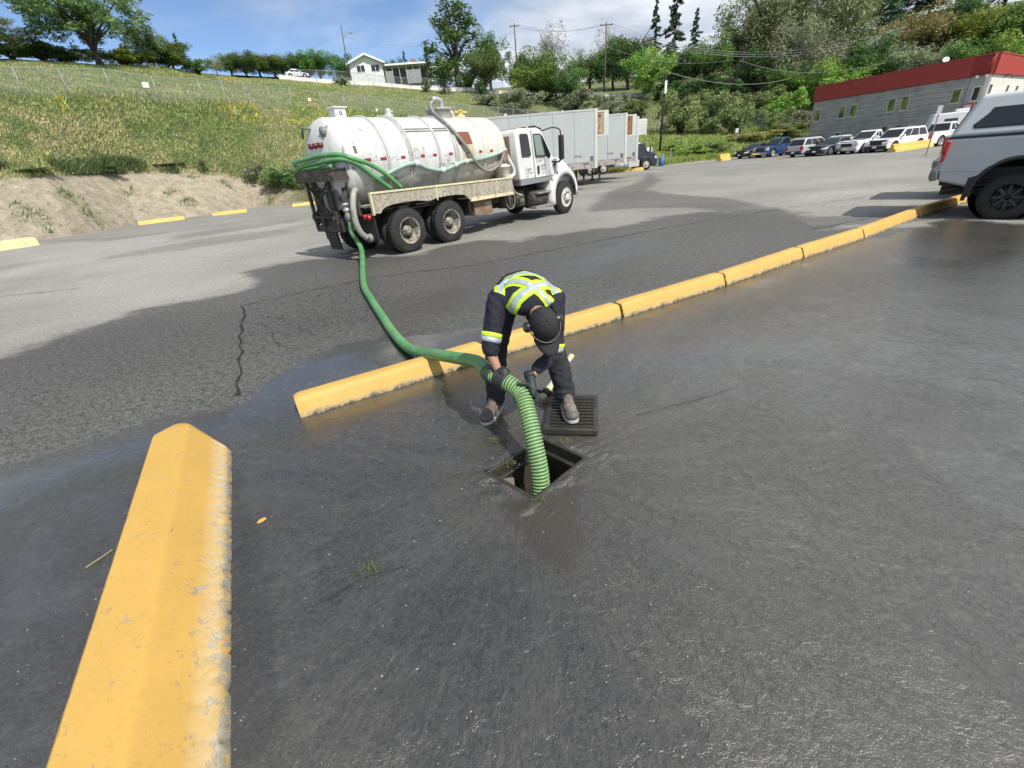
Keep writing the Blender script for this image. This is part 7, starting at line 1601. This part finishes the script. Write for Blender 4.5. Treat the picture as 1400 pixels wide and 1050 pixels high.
    def lay(px, w, m, name, off, par=t, back=0):
        H = []
        PX = [Vector((p[0], p[1], 0)) for p in px]
        for p in catmull(PX, 8):
            hit, nrm, _, _ = bv.ray_cast(cpos, ray(p.x, p.y).normalized())
            if hit is not None: H.append((hit, nrm))
        if len(H) < 3: return None
        V = []; F = []; rows = 5
        for i, (h_, n_) in enumerate(H):
            tn = (H[min(i+1, len(H)-1)][0]-H[max(i-1, 0)][0]).normalized(); sd = tn.cross(n_).normalized()
            for r_ in range(rows):
                q = h_+sd*w*(r_/(rows-1)-.5); loc, nn_, _, _ = bv.find_nearest(q); V.append(loc+nn_*off)
        for i in range(len(H)-1):
            for r_ in range(rows-1): F.append((i*rows+r_, i*rows+r_+1, (i+1)*rows+r_+1, (i+1)*rows+r_))
        mb = MB(); mb.add(V, F, True); o = mb.build(name, m, par); so = o.modifiers.new('s', 'SOLIDIFY'); so.thickness = .002; return o
    for px, w in ((( (697, 444), (699, 425), (707, 409), (722, 397), (740, 389), (755, 391)), .098), (((683, 402), (690, 390), (705, 385), (722, 389), (738, 400), (752, 416)), .088), (((682, 396), (692, 383), (712, 375), (733, 377), (750, 387), (761, 402)), .088)):
        a = lay(px, w, hiv, 'hi_vis_tape', .0045)
        if a: lay(px, w*.42, refl, 'silver_tape', .0085, a)
    def band(c, d, r, w, m, name, par):
        d = Vector(d).normalized(); u = d.orthogonal().normalized(); v = d.cross(u); V = []; F = []; n = 28; c = Vector(c)-O
        for q in (-.5, .5):
            for i in range(n):
                a = 2*math.pi*i/n; o_ = c+d*w*q; rd = u*math.cos(a)+v*math.sin(a); hit, nn_, _, _ = bv.ray_cast(o_+rd*.16, -rd)
                p = o_+rd*(r) if hit is None or (hit-o_).length > r*1.5 else hit+rd*.004; V.append(p)
        F = [(i, (i+1) % n, (i+1) % n+n, i+n) for i in range(n)]; mb = MB(); mb.add(V, F, True); o = mb.build(name, m, par); so = o.modifiers.new('s', 'SOLIDIFY'); so.thickness = .003; so.offset = 1; return o
    dR = Vector(ElR)-Vector(ShR); dL = Vector(WrL)-Vector(ElL)
    bd = Vector(ShR).lerp(Vector(ElR), .78); o = band(bd, dR, .076, .032, hiv, 'sleeve_tape', t); band(bd+dR.normalized()*.034, dR, .075, .036, refl, 'silver_band', o)
    bd = Vector(ElL)+Vector((0, 0, .04)); dd_ = Vector(ElL)-Vector(ShL); o = band(bd, dd_, .072, .028, hiv, 'sleeve_tape', t); band(bd+dd_.normalized()*.032, dd_, .071, .036, refl, 'silver_band', o)
    # cap
    mb = MB(); V = []; F = []; n = 28; m_ = 9
    for i in range(m_+1):
        a = math.pi/2*i/m_
        for j in range(n):
            b = 2*math.pi*j/n; V.append(hd(0.094*math.cos(a)*math.cos(b), .113*math.cos(a)*math.sin(b)-.004, .010+.114*math.sin(a)**.9)-O)
    F = [(i*n+j, i*n+(j+1) % n, (i+1)*n+(j+1) % n, (i+1)*n+j) for i in range(m_) for j in range(n)]
    mb.add(V, F, True); cp = mb.build('cap', capm, t)
    V = []; F = []
    for j in range(15):
        b = math.pi*(.12+.76*j/14)
        for k in range(6):
            e = k/5; L_ = .105*math.sin(b)**.8; V.append(hd((.094+.002*e)*math.cos(b), .113*math.sin(b)+L_*e, .014-.018*e-.02*math.cos(b)**2*e)-O)
    F = [(j*6+k, j*6+k+1, (j+1)*6+k+1, (j+1)*6+k) for j in range(14) for k in range(5)]
    mb = MB(); mb.add(V, F, True); br = mb.build('cap_brim', capm, cp); so = br.modifiers.new('s', 'SOLIDIFY'); so.thickness = .004
    mb = MB(); ell(mb, hd(0, 0, .125)-O, (.009, .009, .007), HM, 6); mb.build('cap_button', capm, cp)
    for j in range(6):
        b = math.pi*j/3; mb = MB(); mb.tube([hd(.0953*math.cos(a)*math.cos(b), .1143*math.cos(a)*math.sin(b)-.004, .0105+.1153*math.sin(a)**.9)-O for a in np.linspace(0, 1.5, 9)], .0018, 5); mb.build('cap_seam', mat('seam', (.03, .03, .032), .8), cp)
    # ear defenders with band
    ed = mat('ear_defender', (.018, .018, .019), .35)
    for s in (-1, 1):
        mb = MB(); M = Matrix.Translation(hd(s*.098, -.012, -.012)-O) @ HM.to_4x4(); mb.lathe([(s*-.01, .034), (s*.012, .036), (s*.026, .033), (s*.034, .022), (s*.036, 0)], 18, 'x', M=M); e = mb.build('ear_cup', ed, t)
        mb = MB(); mb.lathe([(s*.032, .026), (s*.0355, .024), (s*.0355, .019)], 18, 'x', M=M); mb.build('cup_ring', mat('ring_grey', (.25, .25, .25), .3, .5), e)
    mb = MB(); mb.tube([hd(.106*math.cos(b), .127*math.sin(b), .020+.006*math.sin(b))-O for b in np.linspace(.0, math.pi, 17)], .006, 6); mb.build('goggle_strap', ed, t)
    mb = MB(); mb.tube(catmull([hd(-.098, .0, -.03)-O, hd(-.10, .03, -.06)-O, hd(-.085, .075, -.085)-O]), .0045, 6); mb.build('cup_boom', ed, t)
    return t, O
WK, WO = worker()
# ------------------------------------------------------------------ suction hose
green = mat('hose_green', (.085, .27, .095), .42, vary=.22, vscale=5, wear=(.19, .26, .15), wear_scale=6, wear_lo=.50, wear_hi=.68, bscale=40, bstr=.15, bdist=.003)
ribg = mat('hose_rib_green', (.22, .36, .15), .45, vary=.12, wear=(.16, .22, .10), wear_scale=9); grv = mat('hose_groove', (.035, .12, .045), .6)
rg = .056
cpl = vt(-1.225, -.66, 1.13)
gp_ = lambda x, y, z: G(x, y, z)
HANDR, HANDL = Vector((-.055, 2.73, .475)), Vector((.055, 2.625, .415))
path = [cpl, cpl+Vector((.03, -.06, -.25)), vt(-1.26, -.72, .66), vt(-1.28, -.98, .30)]
for x, y, z in ((497, 386, .10), (507, 408, .065), (521, 430, .06), (538, 455, .06), (556, 474, .075), (576, 483, .14)): path.append(gp_(x, y, z))
path += [gp_(597, 485, .235), gp_(622, 489, .29), gp_(652, 495, .40)]
smooth_end = Vector((-.16, 2.87, .475)); path.append(smooth_end)
rp = [smooth_end, HANDR, HANDL, Vector((.085, 2.50, .32)), Vector((.105, 2.38, .20)), Vector((.125, 2.27, .03)), Vector((.12, 2.205, -.16)), Vector((.10, 2.17, -.40))]
full = catmull(path+rp[1:], 14); ns = (len(path)-1)*14
t = thing('suction_hose', 'green suction hose running from the truck over the yellow curb into the drain', 'hose', G(530, 440))
O = Vector(t.location)
mb = MB(); mb.tube([p-O for p in full[:ns+3]], rg, 20); mb.build('smooth_section', green, t)
rest = full[ns:]
# resample by length
def resample(P, step):
    out = [P[0]]; acc = 0
    for a, b in zip(P, P[1:]):
        L_ = (b-a).length; d = step-acc
        while d <= L_: out.append(a.lerp(b, d/L_)); d += step
        acc = (acc+L_) % step
    return out
R_ = resample(rest, .0022); rr = []; pitch = .0215
mb = MB(); mb.tube([p-O for p in R_[::4]], rg-.006, 18); mb.build('ribbed_section', grv, t)
# raised helix
T_ = [(R_[min(i+1, len(R_)-1)]-R_[max(0, i-1)]).normalized() for i in range(len(R_))]; u = T_[0].orthogonal().normalized(); hel = []
for i, p in enumerate(R_):
    u = (u-T_[i]*u.dot(T_[i])).normalized(); w = T_[i].cross(u); nsub = 2
    for k in range(nsub):
        ph = (i+k/nsub)*.0022/pitch*2*math.pi; q = p.lerp(R_[min(i+1, len(R_)-1)], k/nsub); hel.append(q+(u*math.cos(ph)+w*math.sin(ph))*(rg-.003)-O)
mb = MB(); mb.tube(hel, .0078, 6); mb.build('helix_rib', ribg, t)
mb = MB(); c = rest[6]-O; d = T_[3]; mb.tube([smooth_end-O-d*.02, smooth_end-O+d*.10], [rg+.004, rg+.003], 20); mb.build('hose_cuff', mat('cuff_dark', (.025, .05, .03), .5), t)
# gloved hands on the hose
def hand(cen, axis, wrist, side, name='glove'):
    axis = Vector(axis).normalized(); out = (Vector(wrist)-cen); out = (out-axis*out.dot(axis)).normalized(); sd = axis.cross(out)
    mb = MB(); O_ = WO; Rf = rg+.012
    pal = cen+out*(Rf+.006); cap(mb, [Vector(wrist)-O_, (Vector(wrist)*.4+pal*.6)-O_, pal-O_], [.033, .034, .030], 12)
    M = Matrix((axis, sd, out)).transposed(); ell(mb, pal-O_, (.046, .040, .019), M)
    for k in range(4):
        L_ = (2.25, 2.5, 2.4, 2.0)[k]; a0 = .35; pts = []
        for j in range(7): a = side*(a0+L_*j/6); pts.append(cen+axis*(-.036+.024*k)+(out*math.cos(a)+sd*math.sin(a))*(Rf+.001)-O_)
        mb.tube(pts, [.0125, .0125, .0122, .0118, .0115, .0108, .009], 9); ell(mb, pts[-1], (.009,)*3, k=6)
        ell(mb, pts[0], (.0135,)*3, k=6)
    pts = [cen+axis*(-.045-.006*j)+(out*math.cos(-side*(.25+.42*j))+sd*math.sin(-side*(.25+.42*j)))*(Rf+.004)-O_ for j in range(4)]
    mb.tube(pts, [.018, .015, .013, .011], 9); ell(mb, pts[-1], (.011,)*3, k=6)
    g = remeshed(name, mb, .0042, glove_m, WK, 1)
    mb = MB(); w = Vector(wrist)-O_; d = (w-(pal-O_)).normalized(); mb.tube([w-d*.01, w+d*.03], [.040, .042], 14); mb.build('glove_cuff', glove_m, g)
    return g
axR = (HANDL-Vector((-.16, 2.87, .475))).normalized(); hand(HANDR, axR, WrR, 1); hand(HANDL+Vector((.01, -.02, -.01)), (Vector((.085, 2.50, .32))-HANDL).normalized(), WrL, -1)

# stored hose loops on the rear tray
t = thing('coiled_hose', 'long green hose looped on the tray at the tail of the vacuum truck', 'hose', vt(-1.7, 0, 2.0)); O = Vector(t.location)
loopA = [(-.15, -1.02, 1.48), (-.55, -1.02, 1.78), (-.90, -1.0, 2.06), (-1.2, -.86, 2.17), (-1.42, -.55, 2.18), (-1.52, -.1, 2.16), (-1.6, .45, 2.13), (-1.56, .8, 2.1), (-1.42, .86, 2.06), (-1.34, .5, 2.06), (-1.38, -.2, 2.06), (-1.45, -.6, 2.06)]
loopB = [(.12, -1.04, 1.48), (-.2, -1.07, 1.76), (-.6, -1.06, 2.02), (-.98, -1.0, 2.17), (-1.25, -.78, 2.27), (-1.5, -.3, 2.29), (-1.62, .2, 2.26), (-1.66, .7, 2.22), (-1.5, .95, 2.16), (-1.35, .8, 2.12)]
for L_ in (loopA, loopB): mb = MB(); L_ = [(x if x > -1 else -1+(x+1)*.66, y, z) for x, y, z in L_]; mb.tube([vt(*p)-O for p in catmull([Vector(v) for v in L_], 9)], .050, 12); mb.build('hose_loop', green, t)
mb = MB(); mb.tube([vt(-1.06, -.84, 1.98)-O, vt(-1.06, -.85, 2.42)-O], .018, 6); mb.build('retaining_pin', mat('pin_steel', (.3, .3, .29), .5, .4), t)

# ------------------------------------------------------------------ pickaxe, leaf, debris
h0 = G(744, 540, .05); h1 = G(781, 487, .16); t = thing('pickaxe', 'pickaxe with yellow handle and black head lying behind the grate', 'pickaxe', h0); O = Vector(t.location); d = (h1-h0).normalized()
yh = mat('handle_yellow', (.62, .55, .20), .45, wear=(.45, .43, .36), wear_scale=8, wear_lo=.45, wear_hi=.55)
mb = MB(); P = [Vector((0, 0, 0))-d*.05+(h1-h0+d*.06)*k/8 for k in range(9)]; mb.tube(P, [.033, .034, .030, .026, .024, .023, .023, .026, .030], 14, flat=.8); mb.build('handle', yh, t)
sd = Vector((-d.y, d.x, 0)).normalized(); c = Vector((0, 0, 0))+d*.025
mb = MB(); mb.tube(catmull([c+sd*.24+Vector((0, 0, .035))-d*.05, c+sd*.12+Vector((0, 0, .012)), c+Vector((0, 0, .0)), c-sd*.13+Vector((0, 0, -.005))+d*.02, c-sd*.24+Vector((0, 0, -.02))+d*.0], 5), [.008]+[.015]*8+[.022]*5+[.015]*6+[.010], 8); mb.tube([c-d*.03, c+d*.03], .040, 12); mb.build('head', mat('pick_black', (.02, .02, .021), .45, .3), t)
mb = MB(); q = G(358, 713); V = [(-.028, -.004, .006), (-.01, .011, .013), (.02, .009, .016), (.03, .0, .008), (.012, -.010, .005), (-.012, -.010, .003)]; mb.add(V, [(0, 1, 4, 5), (1, 2, 3, 4)]); o = mb.build('fallen_leaf', mat('leaf_orange', (.50, .28, .06), .6)); o.location = q; o.rotation_euler = (0, 0, .5); tag(o, 'small orange fallen leaf on the wet asphalt right of the big block', 'leaf')
mb = MB(); a, b = G(118, 777), G(155, 752); mb.tube(catmull([Vector((0, 0, .006)), (b-a)*.5+Vector((.01, 0, .01)), b-a+Vector((0, 0, .006))]), .0035, 5); o = mb.build('straw', mat('straw_tan', (.36, .31, .13), .8)); o.location = a; tag(o, 'dry yellowish straw lying on the wet asphalt left of the big block', 'straw')
def tuft(px, py, n, h, label, spread=.05):
    q = G(px, py); r = random.Random(px); mb = MB()
    for _ in range(n):
        x, y = r.gauss(0, spread), r.gauss(0, spread*.6); hh = h*r.uniform(.5, 1.2); a = r.uniform(0, 6.28); w = .0025; lx, ly = r.gauss(0, .5)*hh, r.gauss(0, .5)*hh
        c, s = math.cos(a)*w, math.sin(a)*w; mb.add([(x-c, y-s, 0), (x+c, y+s, 0), (x+lx*.5+c*.7, y+ly*.5+s*.7, hh*.6), (x+lx*.5-c*.7, y+ly*.5-s*.7, hh*.6), (x+lx, y+ly, hh*.95)], [(0, 1, 2, 3), (3, 2, 4)])
    o = mb.build('grass_tuft', mat('tuft_green', (.10, .14, .045), .7)); o.location = q; tag(o, label, 'grass tuft', kind='stuff'); return o
tuft(682, 604, 60, .045, 'sparse grass tuft in the broken asphalt left of the drain', .035); tuft(700, 635, 40, .03, 'dry grass along the left rim of the open drain', .04); tuft(497, 782, 22, .04, 'grass tuft growing from a crack, left one of two', .03); tuft(513, 776, 18, .05, 'grass tuft growing from a crack, taller right one of two', .015); tuft(772, 604, 25, .03, 'grass tuft between the grate and the drain frame', .04); tuft(737, 684, 26, .035, 'bright grass sprig at the near corner of the drain', .015)
# loose grit on the near asphalt
r = random.Random(5); mb = MB()
for _ in range(650):
    if r.random() < .45: px, py = r.gauss(700, 90), r.gauss(600, 50)
    else: px, py = r.uniform(-20, 1400), r.uniform(560, 1050)
    q = G(px, py); s = r.choice((.0022, .003, .004, .006))
    if sdpoly(np.array([q.x]), np.array([q.y]), HOLE)[0] > -.03: continue
    V = [(q.x+s*r.uniform(.5, 1.4)*a, q.y+s*r.uniform(.5, 1.4)*b, q.z+.008+s*c*r.uniform(.5, 1)) for a, b, c in ((1, 0, 0), (-.5, .9, 0), (-.5, -.9, 0), (0, 0, 1.2))]; mb.add(V, [(0, 1, 3), (1, 2, 3), (2, 0, 3)])
tag(mb.build('loose_grit', mat('grit', (.26, .25, .22), .8, vary=.5, vscale=60)), kind='stuff')
